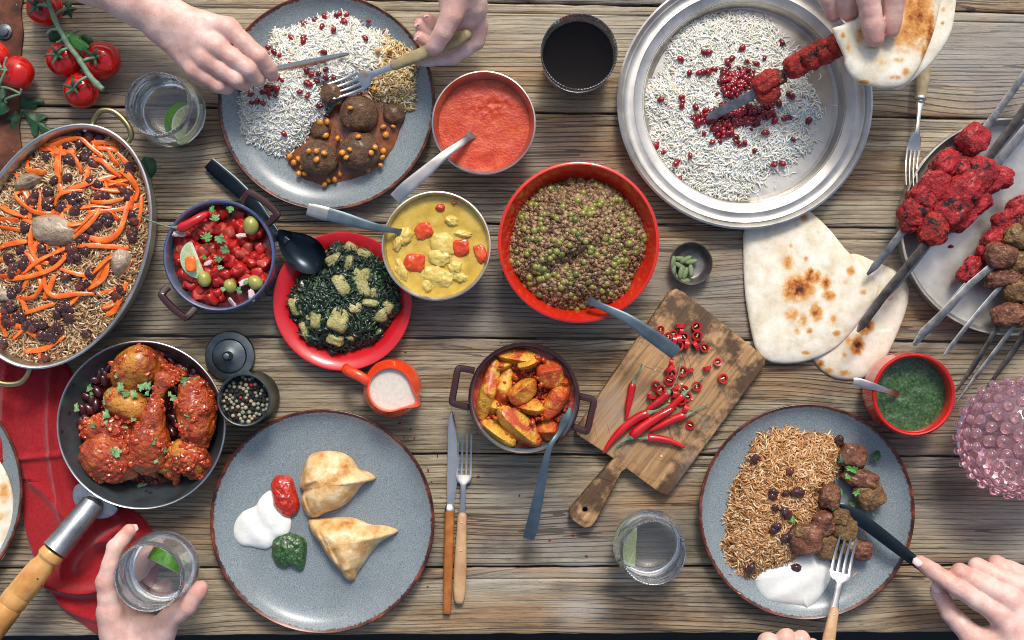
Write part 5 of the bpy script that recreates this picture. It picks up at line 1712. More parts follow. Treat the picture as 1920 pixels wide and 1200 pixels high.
RC = [(450, 97, 1, 5), (405, 88, 1, 5), (355, 80, 1, 3), (365, 122, 1, 5), (305, 130, 1, 5), (140, 182, 1, 5), (220, 182, 1, 4), (320, 192, 2, 12), (380, 185, 3, 14), (405, 165, 1, 5), (420, 205, 2, 8), (255, 285, 1, 5), (310, 275, 1, 4), (405, 288, 1, 4), (440, 295, 2, 6), (220, 340, 1, 4), (165, 345, 2, 8), (150, 375, 2, 8), (220, 400, 4, 16), (325, 370, 3, 12), (350, 360, 2, 8), (340, 420, 4, 12), (285, 410, 2, 8), (460, 358, 3, 12), (575, 345, 3, 14), (585, 235, 3, 12), (120, 490, 2, 8), (120, 425, 2, 10), (480, 460, 4, 14), (430, 490, 4, 16), (380, 545, 3, 12), (340, 600, 4, 16), (390, 605, 2, 8), (325, 630, 2, 6), (250, 640, 4, 14), (185, 605, 4, 16), (105, 595, 3, 10), (45, 640, 3, 10), (100, 670, 4, 16), (60, 690, 4, 18), (110, 645, 3, 12), (305, 710, 2, 8), (415, 700, 3, 8), (375, 760, 3, 12), (95, 765, 2, 5), (60, 850, 5, 22), (20, 800, 4, 20), (85, 890, 6, 24), (30, 910, 3, 14), (145, 930, 6, 18), (15, 1010, 5, 16), (300, 860, 4, 12), (265, 880, 2, 8), (225, 985, 5, 16), (265, 960, 4, 14), (195, 975, 2, 6), (310, 895, 2, 6), (390, 970, 2, 8), (530, 795, 4, 12), (600, 530, 3, 12), (590, 460, 3, 14), (210, 1085, 2, 8)]
_pts = []
for x, y, n_, j_ in RC:
    for _ in range(n_ + 1): _pts.append((x + _r.normal(0, j_ * .8), y + _r.normal(0, j_ * .8)))
berries(Z6(_pts), hf_ov, st_ov, 'dark shiny raisin in the pilaf of the oval pan', 'raisins in the oval pan', .0062, name='raisin', protos=rm, cat='raisin', lift=.0035, r=_r, where=(120, 462, 60, 80))

# ------------------------------------------------------------------ minced meat and peas
Z8 = lambda pts: zc(pts, 3.3326, 900, 280)
st_ke = Star(Z8([(420, 200), (480, 210), (560, 175), (640, 185), (740, 185), (860, 240), (930, 320), (1020, 420), (1060, 520), (1060, 640), (1010, 720), (960, 800), (950, 900), (860, 975), (740, 985), (640, 1000), (540, 1010), (440, 1010), (340, 930), (250, 860), (170, 780), (160, 640), (200, 500), (240, 380), (330, 280)]), .05, Z8([(600, 600)])[0], jag=.002, jf=150)
def ke_ex(t, xy):
    a = W(*Z8([(560, 700)])[0], .05); q = (xy[:, 0] - a[0]) * .9 + (xy[:, 1] - a[1]) * .45; w_ = -(xy[:, 0] - a[0]) * .45 + (xy[:, 1] - a[1]) * .9
    return -.014 * np.exp(-(q / .028) ** 2 - (w_ / .012) ** 2)
hf_ke = heap(st_ke, .034, .040, p=2.0, seed=20, amp=.009, f=36, extra=ke_ex)
cr = []
for s_ in range(5):
    cr.append(blob(r=(1, .8, .7), amp=.75, freq=2.6, sub=2, seed=40 + s_, octv=2))
rice('minced_meat', 'brown minced meat heaped in the big red bowl', st_ke, hf_ke, 9500, .0024, [MMINCEB, MMINCE], 23, var=(.5, 1.7), edge=1.02, pitch=1.5, grains=cr, lift=.0022, cat='minced meat')
pm = [proto('green_pea', blob(r=(1, 1, .95), amp=.05, freq=1.5, sub=2, seed=s_), m_) for s_, m_ in ((1, MPEA), (2, MPEA), (3, MPEAD))]
_r = np.random.default_rng(33)
PE = [(260, 425), (290, 430), (320, 350), (338, 347), (383, 262), (470, 230), (490, 245), (440, 250), (630, 190), (520, 347), (610, 322), (645, 272), (645, 402), (570, 410), (595, 440), (480, 435), (385, 415), (380, 470), (380, 440), (395, 502), (340, 510), (278, 497), (300, 560), (330, 560), (378, 563), (355, 555), (460, 570), (495, 587), (545, 530), (585, 515), (625, 520), (620, 555), (660, 578), (750, 245), (760, 335), (835, 317), (850, 318), (820, 350), (710, 335), (745, 350), (795, 440), (888, 415), (892, 438), (905, 470), (912, 325), (940, 510), (790, 545), (780, 560), (820, 570), (975, 615), (970, 650), (1025, 565), (1028, 443), (1058, 618), (1020, 545), (780, 648), (730, 660), (695, 620), (690, 640), (230, 640), (315, 630), (295, 655), (240, 710), (215, 765), (200, 700), (350, 735), (375, 738), (400, 745), (370, 770), (410, 772), (390, 690), (415, 665), (460, 665), (435, 640), (480, 640), (375, 810), (310, 800), (315, 835), (345, 765), (440, 870), (375, 910), (335, 905), (490, 795), (465, 780), (523, 830), (565, 835), (535, 745), (560, 770), (600, 780), (570, 905), (590, 925), (495, 900), (645, 980), (605, 997), (570, 985), (840, 690), (835, 720), (850, 740), (885, 690), (905, 695), (830, 765), (795, 765), (850, 828), (855, 680), (905, 868), (840, 960), (775, 975), (745, 945), (770, 925), (815, 900), (790, 840), (760, 880), (700, 860), (670, 830), (905, 740), (940, 790), (240, 830), (270, 850), (650, 705), (510, 655), (700, 380), (660, 370), (930, 590), (880, 600), (860, 540), (560, 600)]
berries(Z8(PE + [(x + _r.normal(0, 22), y + _r.normal(0, 22)) for x, y in PE[::3]]), hf_ke, st_ke, 'small green pea in the bowl of minced meat', 'green peas in the minced meat', .0040, name='green_pea', protos=pm, cat='pea', lift=.0034, r=_r, where=(1085, 455, 60, 60))

# ------------------------------------------------------------------ spinach on the red plate
Z7 = lambda pts: zc(pts, 3.3333, 490, 340)
st_sp = Star(Z7([(420, 390), (480, 380), (560, 395), (660, 430), (740, 490), (790, 570), (850, 650), (880, 740), (870, 820), (800, 870), (740, 900), (720, 980), (600, 1030), (500, 1050), (420, 1075), (400, 1000), (350, 1030), (250, 980), (240, 890), (170, 820), (170, 740), (200, 650), (280, 580), (330, 540), (400, 500)]), .03, Z7([(520, 730)])[0], jag=.004, jf=140)
hf_sp = heap(st_sp, .0075, .028, p=2.2, seed=26, amp=.007, f=42)
fl = []
for s_ in range(5):
    fl.append(blob(r=(1, .75, .16), amp=.5, freq=1.8, sub=2, seed=60 + s_, octv=2))
rice('spinach', 'dark green cooked spinach heaped on the red plate', st_sp, hf_sp, 3600, .0068, [MSPINB, MSPIN], 29, var=(.5, 1.4), edge=1.03, pitch=.9, grains=fl, lift=.002, cat='spinach')
for i, (x, y, a, b, dg) in enumerate([(625, 635, 36, 92, -28), (500, 650, 40, 70, -30), (490, 860, 62, 80, 25), (590, 790, 45, 35, 0), (345, 860, 36, 60, 5), (285, 930, 36, 60, -25), (225, 780, 45, 58, -20), (740, 830, 48, 44, 10), (455, 490, 55, 32, -30), (560, 420, 40, 30, 30), (640, 455, 45, 28, 20), (545, 520, 25, 55, 15), (465, 985, 50, 36, 20), (650, 580, 30, 36, 0), (790, 790, 36, 40, 30), (300, 850, 18, 18, 0), (680, 760, 50, 25, 5), (700, 700, 20, 30, 0), (560, 980, 30, 20, 20), (420, 470, 30, 30, 0)]):
    p = on(hf_sp, st_sp, Z7([(x, y)]))[0]
    obj('potato_chunk', blob(p + [0, 0, .002], (a / 3.33 * S, b / 3.33 * S, .0075), rotm(rng.uniform(-.3, .3), rng.uniform(-.3, .3), math.radians(-dg)), amp=.24, freq=1.8, sub=4, seed=i + 70, octv=5, e=3.6), MPALECH, sharp=None,
        label='pale yellow green chunk in the spinach' + region(x, y, (520, 730, 110, 120)), cat='vegetable chunk', group='pale chunks in the spinach' + region(x, y, (520, 730, 110, 120)))
for x, y in ((515, 480), (420, 800), (360, 965), (765, 570), (640, 970)):
    p = on(hf_sp, st_sp, Z7([(x, y)]))[0]
    obj('chili_bit', blob(p + [0, 0, .003], (.0022, .0016, .001), amp=.3, freq=2, sub=2, seed=int(x)), MCHILI, label='tiny red chili bit in the dark spinach', cat='chili', group='chili bits in the spinach')

# ------------------------------------------------------------------ curry chunks
zc_ = .0495
CH_ = [(1015, 310, 52, 48, -25, 0), (960, 510, 58, 56, 10, 0), (1245, 420, 50, 52, 0, 0), (1370, 450, 34, 58, -20, 1), (1120, 165, 27, 22, -10, 0), (1130, 400, 92, 72, 20, 2), (1110, 470, 80, 60, 0, 2), (1090, 590, 90, 62, 10, 2), (1190, 250, 45, 36, 20, 2), (1260, 330, 60, 26, 5, 2), (900, 340, 48, 60, 20, 2), (850, 390, 30, 55, 10, 2), (880, 560, 34, 75, -25, 2), (1215, 540, 46, 46, 20, 2), (1245, 600, 50, 34, 15, 2), (1040, 650, 36, 45, 0, 2), (1150, 610, 50, 60, 20, 2), (1205, 135, 15, 8, 0, 0)]
for i, (x, y, a, b, dg, kind) in enumerate(CH_):
    p = Z7([(x, y)])[0]
    m_ = [MPEPPER, MPEPPER, MCHUNK][kind]
    obj('pepper_piece' if kind < 2 else 'chicken_piece', blob(W(p[0], p[1], zc_ + (.0005 if kind < 2 else -.0015)), (a / 3.33 * S, b / 3.33 * S, .0045 if kind < 2 else .0065), rotm(rng.uniform(-.15, .15), rng.uniform(-.15, .15), math.radians(-dg)), amp=.36 if kind < 2 else .34, freq=1.8 if kind < 2 else 2.6, sub=4, seed=i + 90, octv=5, e=2.7 if kind < 2 else 2), m_, sharp=None,
        label='red pepper piece floating in the yellow curry' if kind < 2 else 'sauce covered lump in the yellow curry' + region(x, y, (1100, 420, 90, 110)), cat='pepper' if kind < 2 else 'chicken', group='red peppers in the yellow curry' if kind < 2 else 'lumps in the yellow curry' + region(x, y, (1100, 420, 90, 110)))

# ------------------------------------------------------------------ potato pot
liquid(PO_C, PO_P, .040, 'potato_sauce', 'thick orange red sauce in the potato pot', MPSC, 'sauce', .005, 70, 12)
Z5 = lambda pts: zc(pts, 3, 640, 620)
for i, (x, y, a, b, dg, z) in enumerate([(825, 340, 46, 165, 15, .052), (1000, 540, 150, 68, 42, .055), (1000, 150, 130, 45, 8, .050), (1175, 240, 72, 80, -10, .055), (1020, 340, 92, 56, -38, .060), (915, 330, 45, 120, 12, .050), (1215, 380, 52, 125, 32, .053), (880, 570, 120, 55, 35, .046), (1060, 430, 80, 45, 10, .054), (900, 200, 60, 36, -20, .046), (1160, 560, 60, 60, 0, .047), (870, 420, 45, 60, 0, .047), (1050, 180, 60, 36, -20, .056), (1240, 300, 40, 50, 0, .046)]):
    p = Z5([(x, y)])[0]
    obj('potato_wedge', blob(W(p[0], p[1], z), (a / 3 * S, b / 3 * S, .012), rotm(rng.uniform(-.3, .3), rng.uniform(-.3, .3), math.radians(-dg)), amp=.10, freq=1.4, sub=5, seed=i + 120, octv=5, e=2.2, wedge=True), MPOT, sharp=None,
        label=['long golden potato wedge at the left of the pot', 'big golden potato wedge at the bottom of the pot', 'potato wedge at the top rim of the pot', 'rounded saucy potato at the upper right of the pot', 'bent potato wedge lying on top in the middle of the pot', 'upright potato wedge second from the left in the pot', 'slanted golden potato wedge at the right of the pot', 'half sunk potato wedge at the lower left of the pot'][i] if i < 8 else 'sauce covered potato piece half hidden in the potato pot', cat='potato', group=None if i < 8 else 'half hidden potatoes in the pot')
_r = np.random.default_rng(35)
a_ = _r.uniform(0, 2 * PI, 420); q_ = np.sqrt(_r.random(420)) * .052
P = np.stack([PO_C[0] + np.cos(a_) * q_, PO_C[1] + np.sin(a_) * q_, np.full(420, .045)], 1)
P[:, 2] += .016 * (noise(P * [55, 55, 0], 8) > .05) * _r.random(420)
obj('sauce_pulp', scatter_multi(cr, P, rand_rots(420, 1), _r.uniform(.002, .0045, 420)), MPSC, label='lumpy red pulp clinging to the potato wedges', cat='sauce', kind='stuff', fixn=False, sharp=None)

# ------------------------------------------------------------------ salad pot
liquid(SL_C, SL_P, .040, 'salad_base', 'tomato juice and chopped salad filling the pot', simple('salad_juice', [(.35, '4a0c0a'), (.65, '8e1c16')], 120, .25, bump=.8, coat=.5), 'salad', .004, 70, 14)
Z7b = lambda pts: zc(pts, 3.636, 260, 290)
_r = np.random.default_rng(37)
cube = []
for s_ in range(5):
    cube.append(proto('tomato_cube', blob(r=(1, .85, .7), amp=.22, freq=1.5, sub=3, seed=200 + s_, octv=3, e=5), [MDICE, MDICE, MDICE2, MDICE, MDICE][s_]))
n_ = 0
for k in range(1500):
    a, q = _r.uniform(0, 2 * PI), math.sqrt(_r.random()) * .0545
    if n_ >= 125: break
    n_ += 1
    zz = .045 + .012 * (1 - (q / .055) ** 2) * _r.uniform(.3, 1)
    rg = region(math.cos(a) * q, -math.sin(a) * q, (0, 0, .018, .018))
    place('tomato_cube', cube[_r.integers(0, 5)], (SL_C[0] + q * math.cos(a), SL_C[1] + q * math.sin(a), zz), rand_rots(1, .7, 1, _r)[0], _r.uniform(.0050, .0092), 'chopped tomato cube in the salad pot' + rg, 'tomato', 'tomato cubes in the salad pot' + rg)
on_me = proto('onion_piece', blob(r=(1, .5, .25), amp=.4, freq=1.9, sub=3, seed=210, e=4.5), MONION)
for x, y in ((275, 540), (640, 1010), (700, 550), (430, 810), (470, 740), (770, 960), (720, 870)):
    p = Z7b([(x, y)])[0]
    place('onion_piece', on_me, W(p[0], p[1], .060), rand_rots(1, .5, 1, _r)[0], _r.uniform(.005, .0075), 'pinkish onion piece in the salad pot', 'onion', 'onion pieces in the salad pot')
for i, (x, y, r_) in enumerate([(765, 483, 58), (447, 848, 50), (623, 895, 45), (795, 872, 50)]):
    p = Z7b([(x, y)])[0]; z = .058 if i != 1 else .060
    obj('olive', blob(W(p[0], p[1], z), (r_ / 3.636 * S * .9, r_ / 3.636 * S * 1.08, r_ / 3.636 * S * .9), rotm(rz=.3 * i), amp=.03, freq=1, sub=4), MOLIVE, sharp=None, label=['green olive at the upper right of the salad pot', 'green olive beside the onion below the lime', 'green olive at the bottom middle of the salad', 'green olive at the lower right of the salad pot'][i], cat='olive')
# lime slice in the salad
p = Z7b([(345, 690)])[0]; pc = W(p[0], p[1], .064)
lime_wedge(pc + [.010, -.004, 0], (-.35, .93, .1), (-.35, -.1, .93), 'half slice of lime at the left of the tomato salad', .023, .005)


def chili(pts, r, label, stem=None, z=None, mat=None, grp=None, name='chili_pepper'):
    P = catmull(np.array(pts, float), 6)
    t = thing(name, label, 'chili', pts[len(pts) // 2], grp)
    k = np.linspace(0, 1, len(P))
    R = r * np.interp(k, [0, .04, .12, .6, .9, 1], [.55, .85, 1, .85, .42, .12])
    obj('body', tube(P, R * 1.0, 14, round_ends=True), mat or MCHILI, t, sharp=None)
    if stem is not None:
        Q = catmull(np.array(stem, float), 5)
        kk = np.linspace(0, 1, len(Q))
        obj('stem', tube(Q, np.interp(kk, [0, .12, .3, .9, 1], [r * .8, r * .6, .0009, .0009, .0013]), 8), MSTEM, t, sharp=None)
    return t


A = Wp(zc([(275, 505, .0672), (330, 480, .069), (400, 440, .068), (455, 408, .064), (480, 400, .06)], 3.636, 260, 290))
chili(A, .0062, 'whole red chili lying on the rim of the salad pot', Wp(zc([(290, 500, .067), (255, 498, .067), (200, 490, .068), (90, 455, .071), (0, 415, .074), (-22, 405, .074)], 3.636, 260, 290)))


def leaf(c, size, deg, label, mat, group=None, tilt=.2, lobes=3, name='leaf', cat='herb leaf', depth=.25, z=None, slim=1.0, curl=.12):
    n = 80
    a = np.linspace(-PI, PI, n, endpoint=False)
    r = 1.15 * size * (.16 + .84 * np.cos(a / 2) ** 1.3) * (.66 + .34 * np.abs(np.cos(a * lobes / 2)) ** .8) * (.82 + .26 * noise(np.stack([np.cos(a) * 3.1 + c[0] * 900, np.sin(a) * 3.1 + c[1] * 900, a * 0], 1), 5)) * (.9 + .1 * np.cos(a * 11 + 1)) 
    V = [[0, 0, 0]]
    Vs = [np.zeros((1, 3))]
    for q in (.35, .7, 1.0):
        x = r * q * np.cos(a); y = r * q * np.sin(a) * slim
        zz = -curl * (x * x + y * y) / size + .10 * size * np.abs(np.sin(a * lobes / 2)) * q - .02 * size * np.cos(a * 9) * q
        Vs.append(np.stack([x, y, zz], 1))
    V = np.concatenate(Vs)
    j = np.arange(n); j2 = (j + 1) % n
    F = [np.stack([np.zeros(n, int), 1 + j, 1 + j2], 1), np.concatenate([np.stack([1 + i * n + j, 1 + (i + 1) * n + j, 1 + (i + 1) * n + j2, 1 + i * n + j2], 1) for i in range(2)])]
    k = len(V); B = V.copy(); B[:, 2] -= .0003
    V = np.concatenate([V, B]); F = F + [f[:, ::-1] + k for f in F]
    R = rotm(tilt * math.sin(deg), tilt, math.radians(deg))
    return obj(name, (V @ R.T + c, F), mat, label=label, cat=cat, group=group, sharp=None, fixn=False)


for i, (x, y, s_, d_) in enumerate([(455, 570, .0105, 60), (550, 560, .010, -70), (520, 440, .009, 80), (500, 380, .007, 100), (600, 640, .009, 200), (540, 700, .008, 250), (440, 700, .005, 0), (570, 920, .006, 30), (690, 920, .007, 200), (615, 375, .007, 30), (545, 770, .006, 10), (415, 800, .005, 40), (725, 875, .005, 60)]):
    p = Z7b([(x, y)])[0]
    leaf(W(p[0], p[1], .068 if i < 6 else .063), s_, d_, 'coriander leaf on the tomato salad', MCORI if i % 3 else MPARS2, 'coriander leaves on the tomato salad')
obj('carrot_bit', blob(W(*Z7b([(352, 745)])[0], .0685), (.0062, .0088, .0015), rotm(rz=.1), e=4, amp=.1, freq=1.5, sub=3), MCARROT, label='flat orange carrot bit on the lime slice', cat='carrot bit', sharp=None)

# ------------------------------------------------------------------ samosa plate
Z3 = lambda pts: zc(pts, 2.6673, 380, 750)
def samosa(pts, c, zt, creases, label, seed):
    st = Star(pts, .02, c, 180)
    def hf(t, xy):
        z = .009 + zt * np.clip(1 - t ** 2.3, 0, 1) ** .62
        q = np.stack([xy[:, 0] * 60, xy[:, 1] * 60, np.full(len(xy), seed * 1.7)], 1)
        z = z + .0012 * fbm(q, 4, seed) * (1 - t ** 4)
        for (x0, y0), (x1, y1), w, d in creases:
            a = W(x0, y0, .025)[:2]; b = W(x1, y1, .025)[:2]
            ab = b - a; k = np.clip(((xy - a) @ ab) / (ab @ ab), 0, 1)
            sgn = (xy[:, 0] - a[0]) * ab[1] - (xy[:, 1] - a[1]) * ab[0]
            dist = np.hypot(xy[:, 0] - a[0] - ab[0] * k, xy[:, 1] - a[1] - ab[1] * k)
            s_ = np.sign(sgn) * dist
            z = z + d * np.tanh(s_ / w) * np.exp(-(dist / (w * 5)) ** 2) * np.sin(np.clip(k * PI, 0.25, PI))
        return z
    V, F = pad(st, hf, 60, under=.0082)
    return obj('samosa', (V, F), MSAMOSA, label=label, cat='samosa', sharp=None)
s1 = Z3([(530, 280), (580, 262), (640, 258), (700, 270), (745, 300), (780, 350), (820, 362), (858, 385), (862, 400), (845, 408), (800, 425), (740, 500), (690, 540), (610, 570), (570, 592), (545, 597), (520, 585), (497, 545), (487, 500), (498, 460), (480, 440), (485, 390), (505, 320)])
samosa(s1, Z3([(630, 420)])[0], .030, [(Z3([(490, 440)])[0], Z3([(590, 395)])[0], .0022, -.0035), (Z3([(690, 480)])[0], Z3([(705, 390)])[0], .0012, .0012), (Z3([(785, 345)])[0], Z3([(800, 430)])[0], .0022, .0022), (Z3([(500, 470)])[0], Z3([(540, 590)])[0], .0014, .0022)], 'upper golden samosa with its corner pointing right', 1)
s2 = Z3([(525, 605), (600, 598), (680, 592), (740, 593), (790, 610), (840, 630), (900, 632), (960, 650), (975, 660), (968, 672), (930, 690), (880, 725), (840, 770), (800, 830), (770, 870), (755, 905), (738, 914), (715, 905), (690, 870), (650, 820), (610, 770), (575, 710), (535, 660)])
samosa(s2, Z3([(690, 715)])[0], .028, [(Z3([(635, 720)])[0], Z3([(690, 860)])[0], .0018, .0035), (Z3([(560, 620)])[0], Z3([(650, 800)])[0], .0016, .0020), (Z3([(690, 860)])[0], Z3([(780, 840)])[0], .0016, -.0014)], 'lower pale golden samosa folded with three corners', 2)
st = Star(Z3([(330, 455), (355, 480), (372, 540), (405, 580), (435, 592), (437, 640), (420, 680), (370, 700), (340, 740), (290, 750), (235, 738), (185, 730), (155, 690), (150, 640), (165, 600), (200, 560), (260, 530), (285, 490)]), .014, Z3([(280, 640)])[0], jag=.0008, jf=120)
obj('yoghurt', pad(st, lambda t, xy: .008 + .008 * np.clip(1 - t ** 3.5, 0, 1) ** .6 + .0016 * np.sin(xy[:, 0] * 190 + xy[:, 1] * 130) * (1 - t) + .0008 * fbm(np.c_[xy * 60, xy[:, :1] * 0], 3, 4) * (1 - t), 30), MYOG, label='white yoghurt dip on the samosa plate', cat='yoghurt', sharp=None)
st = Star(Z3([(335, 420), (360, 385), (400, 378), (440, 395), (452, 430), (475, 500), (478, 545), (450, 585), (410, 592), (380, 570), (350, 530), (340, 480)]), .018, None, jag=.0012, jf=200)
obj('red_chutney', pad(st, lambda t, xy: .008 + .013 * np.clip(1 - t ** 2.6, 0, 1) ** .55 + .0022 * fbm(np.c_[xy * 220, xy[:, :1] * 0], 4, 5) * (1 - t ** 6), 34), MREDCH, label='lumpy red chili chutney on the samosa plate', cat='chutney', sharp=None)
st = Star(Z3([(345, 700), (380, 675), (430, 668), (480, 685), (512, 710), (515, 760), (510, 810), (500, 850), (480, 862), (440, 835), (400, 848), (360, 830), (340, 780), (338, 730)]), .018, None, jag=.0012, jf=200)
obj('green_chutney', pad(st, lambda t, xy: .008 + .012 * np.clip(1 - t ** 2.6, 0, 1) ** .55 + .0022 * fbm(np.c_[xy * 200, xy[:, :1] * 0], 4, 6) * (1 - t ** 6), 34), MCHUT, label='spoonful of green chutney on the samosa plate', cat='chutney', sharp=None)
# yoghurt on the kebab plate
st = Star(Z9([(320, 890), (360, 860), (420, 850), (470, 830), (520, 800), (580, 785), (620, 770), (660, 800), (690, 850), (690, 910), (660, 970), (620, 1020), (575, 1060), (560, 1045), (480, 1035), (400, 1025), (350, 990), (325, 930)]), .014, None, jag=.0012, jf=120)
obj('yoghurt', pad(st, lambda t, xy: .0085 + .0095 * np.clip(1 - t ** 3.5, 0, 1) ** .6 + .0014 * np.sin(xy[:, 0] * 120 - xy[:, 1] * 170) * (1 - t), 30), MYOG, label='white herbed yoghurt on the lower right plate', cat='yoghurt', sharp=None)

# ------------------------------------------------------------------ grilled pieces on the lower right plate
for i, (x, y, a, b, dg, z, m_) in enumerate([(790, 320, 62, 55, 10, .020, 0), (822, 428, 85, 45, 20, .020, 0), (870, 505, 68, 66, -30, .020, 1), (680, 510, 48, 58, 10, .024, 0), (650, 640, 52, 58, -10, .024, 0), (750, 660, 62, 62, 20, .020, 1), (560, 715, 78, 68, 0, .026, 0), (660, 750, 56, 62, 0, .018, 1), (730, 610, 40, 36, 10, .024, 1), (830, 770, 45, 45, 10, .017, 0), (760, 740, 45, 55, 10, .016, 1), (530, 680, 40, 30, 20, .026, 1)]):
    p = Z9([(x, y)])[0]
    obj('grilled_piece', blob(W(p[0], p[1], z), (a / 2.553 * S, b / 2.553 * S, .0125), rotm(rng.uniform(-.3, .3), rng.uniform(-.3, .3), math.radians(-dg)), amp=.24, freq=2.0, sub=5, seed=i + 160, octv=6, e=3.4), [MKEBAB, MKEBABY][m_], sharp=None, cat='grilled meat',
        label=['browned meat piece topmost on the lower right plate', 'long browned meat piece under a coriander leaf', 'square cut browned meat piece at the right of its row', 'meat piece at the knife tip beside the rice', 'rounded meat piece between rice and knife', 'charred meat piece beneath the knife blade', 'large meat piece lying on the rice edge above the yoghurt', 'dark meat piece touching the yoghurt', 'small pale meat piece at the knife tip', 'meat piece under the fork tines', 'meat shred between fork tines and rice', 'small meat piece beside the raisin on the rice'][i])
for i, (x, y, s_, d_, m_) in enumerate([(890, 335, .0115, 60, MPARS), (800, 385, .012, 170, MPARS2), (765, 425, .006, 100, MPARS2), (800, 500, .009, 30, MPARS2), (732, 500, .008, 95, MPARS2), (730, 345, .008, 90, MPARS), (500, 632, .0065, 80, MPARS2), (893, 600, .006, 110, MCORI), (780, 555, .008, 10, MCORI), (690, 570, .005, 10, MPARS)]):
    p = Z9([(x, y)])[0]
    leaf(W(p[0], p[1], .034 if i not in (0, 7, 8) else .016), s_, d_, 'green herb leaf over the grilled meat' if i else 'dark green curly herb sprig right of the grilled meat', m_, 'herb leaves on the grilled meat' if i else None, slim=.55 if i in (1, 3, 4, 7) else 1)

# ------------------------------------------------------------------ frying pan of chicken
Z10 = lambda pts: zc(pts, 3.2426, 90, 610)
st_b = Star(Z10([(560, 130), (700, 140), (860, 230), (960, 320), (1000, 420), (1020, 560), (1010, 700), (960, 860), (860, 930), (740, 990), (600, 1000), (470, 960), (330, 920), (220, 800), (190, 600), (200, 480), (260, 330), (380, 210)]), .012, None)
hf_b = heap(st_b, .0035, .008, p=5, seed=30, amp=.004, f=60)
obj('bean_sauce', pad(st_b, hf_b, 34), MPSAUCE, label='dark red bean sauce in the frying pan', cat='sauce', sharp=None)
st_b2 = Star(Z10([(450, 930), (560, 880), (720, 870), (860, 890), (960, 800), (1010, 600), (1050, 560), (1052, 700), (1000, 850), (900, 930), (760, 985), (600, 1000), (500, 975)]), .006, Z10([(860, 860)])[0])
obj('thin_sauce', pad(st_b2, lambda t, xy: .0046 + .0006 * fbm(np.c_[xy * 60, xy[:, :1] * 0], 2, 3) + 0 * t, 12, under=.0032), MTHIN, label='thin pinkish sauce pooled at the lower right of the frying pan', cat='sauce', sharp=None)
bmx = [proto('kidney_bean', blob(r=(1, .6, .55), amp=.06, freq=1.2, sub=3, seed=s_), MBEAN) for s_ in (1, 2)]
_r = np.random.default_rng(41)
BE = [(310, 285), (330, 270), (390, 235), (445, 205), (290, 330), (265, 440), (290, 480), (230, 570), (205, 580), (345, 340), (300, 400), (350, 300), (700, 240), (740, 210), (820, 260), (860, 240), (890, 280), (780, 390), (880, 310), (930, 320), (960, 350), (750, 300), (770, 520), (250, 510), (210, 520), (225, 430), (800, 250), (840, 290), (720, 180), (650, 190), (430, 240), (370, 250), (760, 560), (780, 600), (750, 640)]
for x, y in BE:
    p = Z10([(x, y)])[0]
    place('kidney_bean', bmx[_r.integers(0, 2)], W(p[0], p[1], .0165), rand_rots(1, .4, .5, _r)[0], .0095, 'dark kidney bean in the frying pan sauce', 'kidney bean', 'kidney beans in the frying pan')
_N = 700
P = st_b.sample(_N, .92, r=_r); z_ = hf_b(st_b.t(P), P) + .001
obj('sauce_pulp', scatter_multi(cr, np.c_[P, z_], rand_rots(_N, 1), _r.uniform(.0015, .0038, _N)), MPSAUCE, label='lumpy onion and tomato pulp in the frying pan', cat='sauce', kind='stuff', fixn=False, sharp=None)


PULP = []


def piece(lst, mat, label, seed, amp=.0022, k=.008, freq=140, name='chicken_piece'):
    caps = []
    for (x0, y0, z0, r0), (x1, y1, z1, r1) in lst:
        a, b = Z10([(x0, y0)])[0], Z10([(x1, y1)])[0]
        caps.append((W(a[0], a[1], z0), r0, W(b[0], b[1], z1), r1))
    V, F = organic(caps, k, .0013, amp, freq, seed)
    N_ = vnormals(V, F); up_ = np.where(N_[:, 2] > .25)[0]
    PULP.append((V + N_ * .0001)[_r.choice(up_, min(len(up_), 130 if freq > 100 else 25), replace=False)])
    return obj(name, (V, F), mat, label=label, cat='chicken', sharp=None, fixn=False)


piece([((690, 320, .048, .0085), (675, 400, .046, .0058)), ((700, 325, .048, .007), (730, 340, .047, .008)), ((675, 400, .046, .0058), (640, 560, .044, .0125)), ((640, 560, .044, .0125), (620, 700, .038, .0215)), ((620, 700, .038, .0215), (560, 790, .034, .019)), ((620, 720, .036, .02), (650, 800, .032, .018)), ((600, 860, .026, .010), (640, 900, .018, .006))], MCHICK, 'drumstick pointing up in the middle of the frying pan', 1)
piece([((320, 790, .034, .021), (420, 830, .032, .022)), ((300, 850, .028, .016), (400, 890, .026, .015)), ((270, 760, .030, .012), (240, 800, .026, .011)), ((450, 780, .034, .018), (500, 870, .026, .012)), ((320, 720, .034, .010), (350, 680, .034, .007))], MCHICK, 'chicken thigh at the lower left of the frying pan', 2)
piece([((880, 400, .040, .017), (900, 500, .042, .019)), ((900, 500, .042, .019), (900, 620, .038, .018)), ((900, 620, .038, .018), (920, 700, .032, .013)), ((860, 480, .040, .014), (850, 560, .038, .012)), ((960, 500, .032, .014), (960, 620, .028, .012))], MCHICK, 'long chicken leg along the right side of the frying pan', 3)
piece([((820, 770, .036, .017), (870, 800, .034, .018)), ((870, 800, .034, .018), (900, 880, .028, .013)), ((790, 800, .032, .014), (770, 860, .026, .009)), ((930, 860, .024, .010), (950, 820, .026, .008)), ((770, 880, .020, .006), (790, 960, .012, .004)), ((700, 850, .03, .01), (740, 900, .02, .006))], MCHICKY, 'knobbly chicken joint at the lower right of the frying pan', 4)
piece([((500, 250, .036, .020), (560, 230, .038, .021)), ((560, 230, .038, .021), (600, 280, .034, .016)), ((470, 300, .032, .016), (520, 330, .030, .016)), ((440, 320, .03, .01), (480, 260, .034, .012))], MCHICKY, 'smooth yellow chicken thigh at the top of the frying pan', 5, .0010, freq=90)
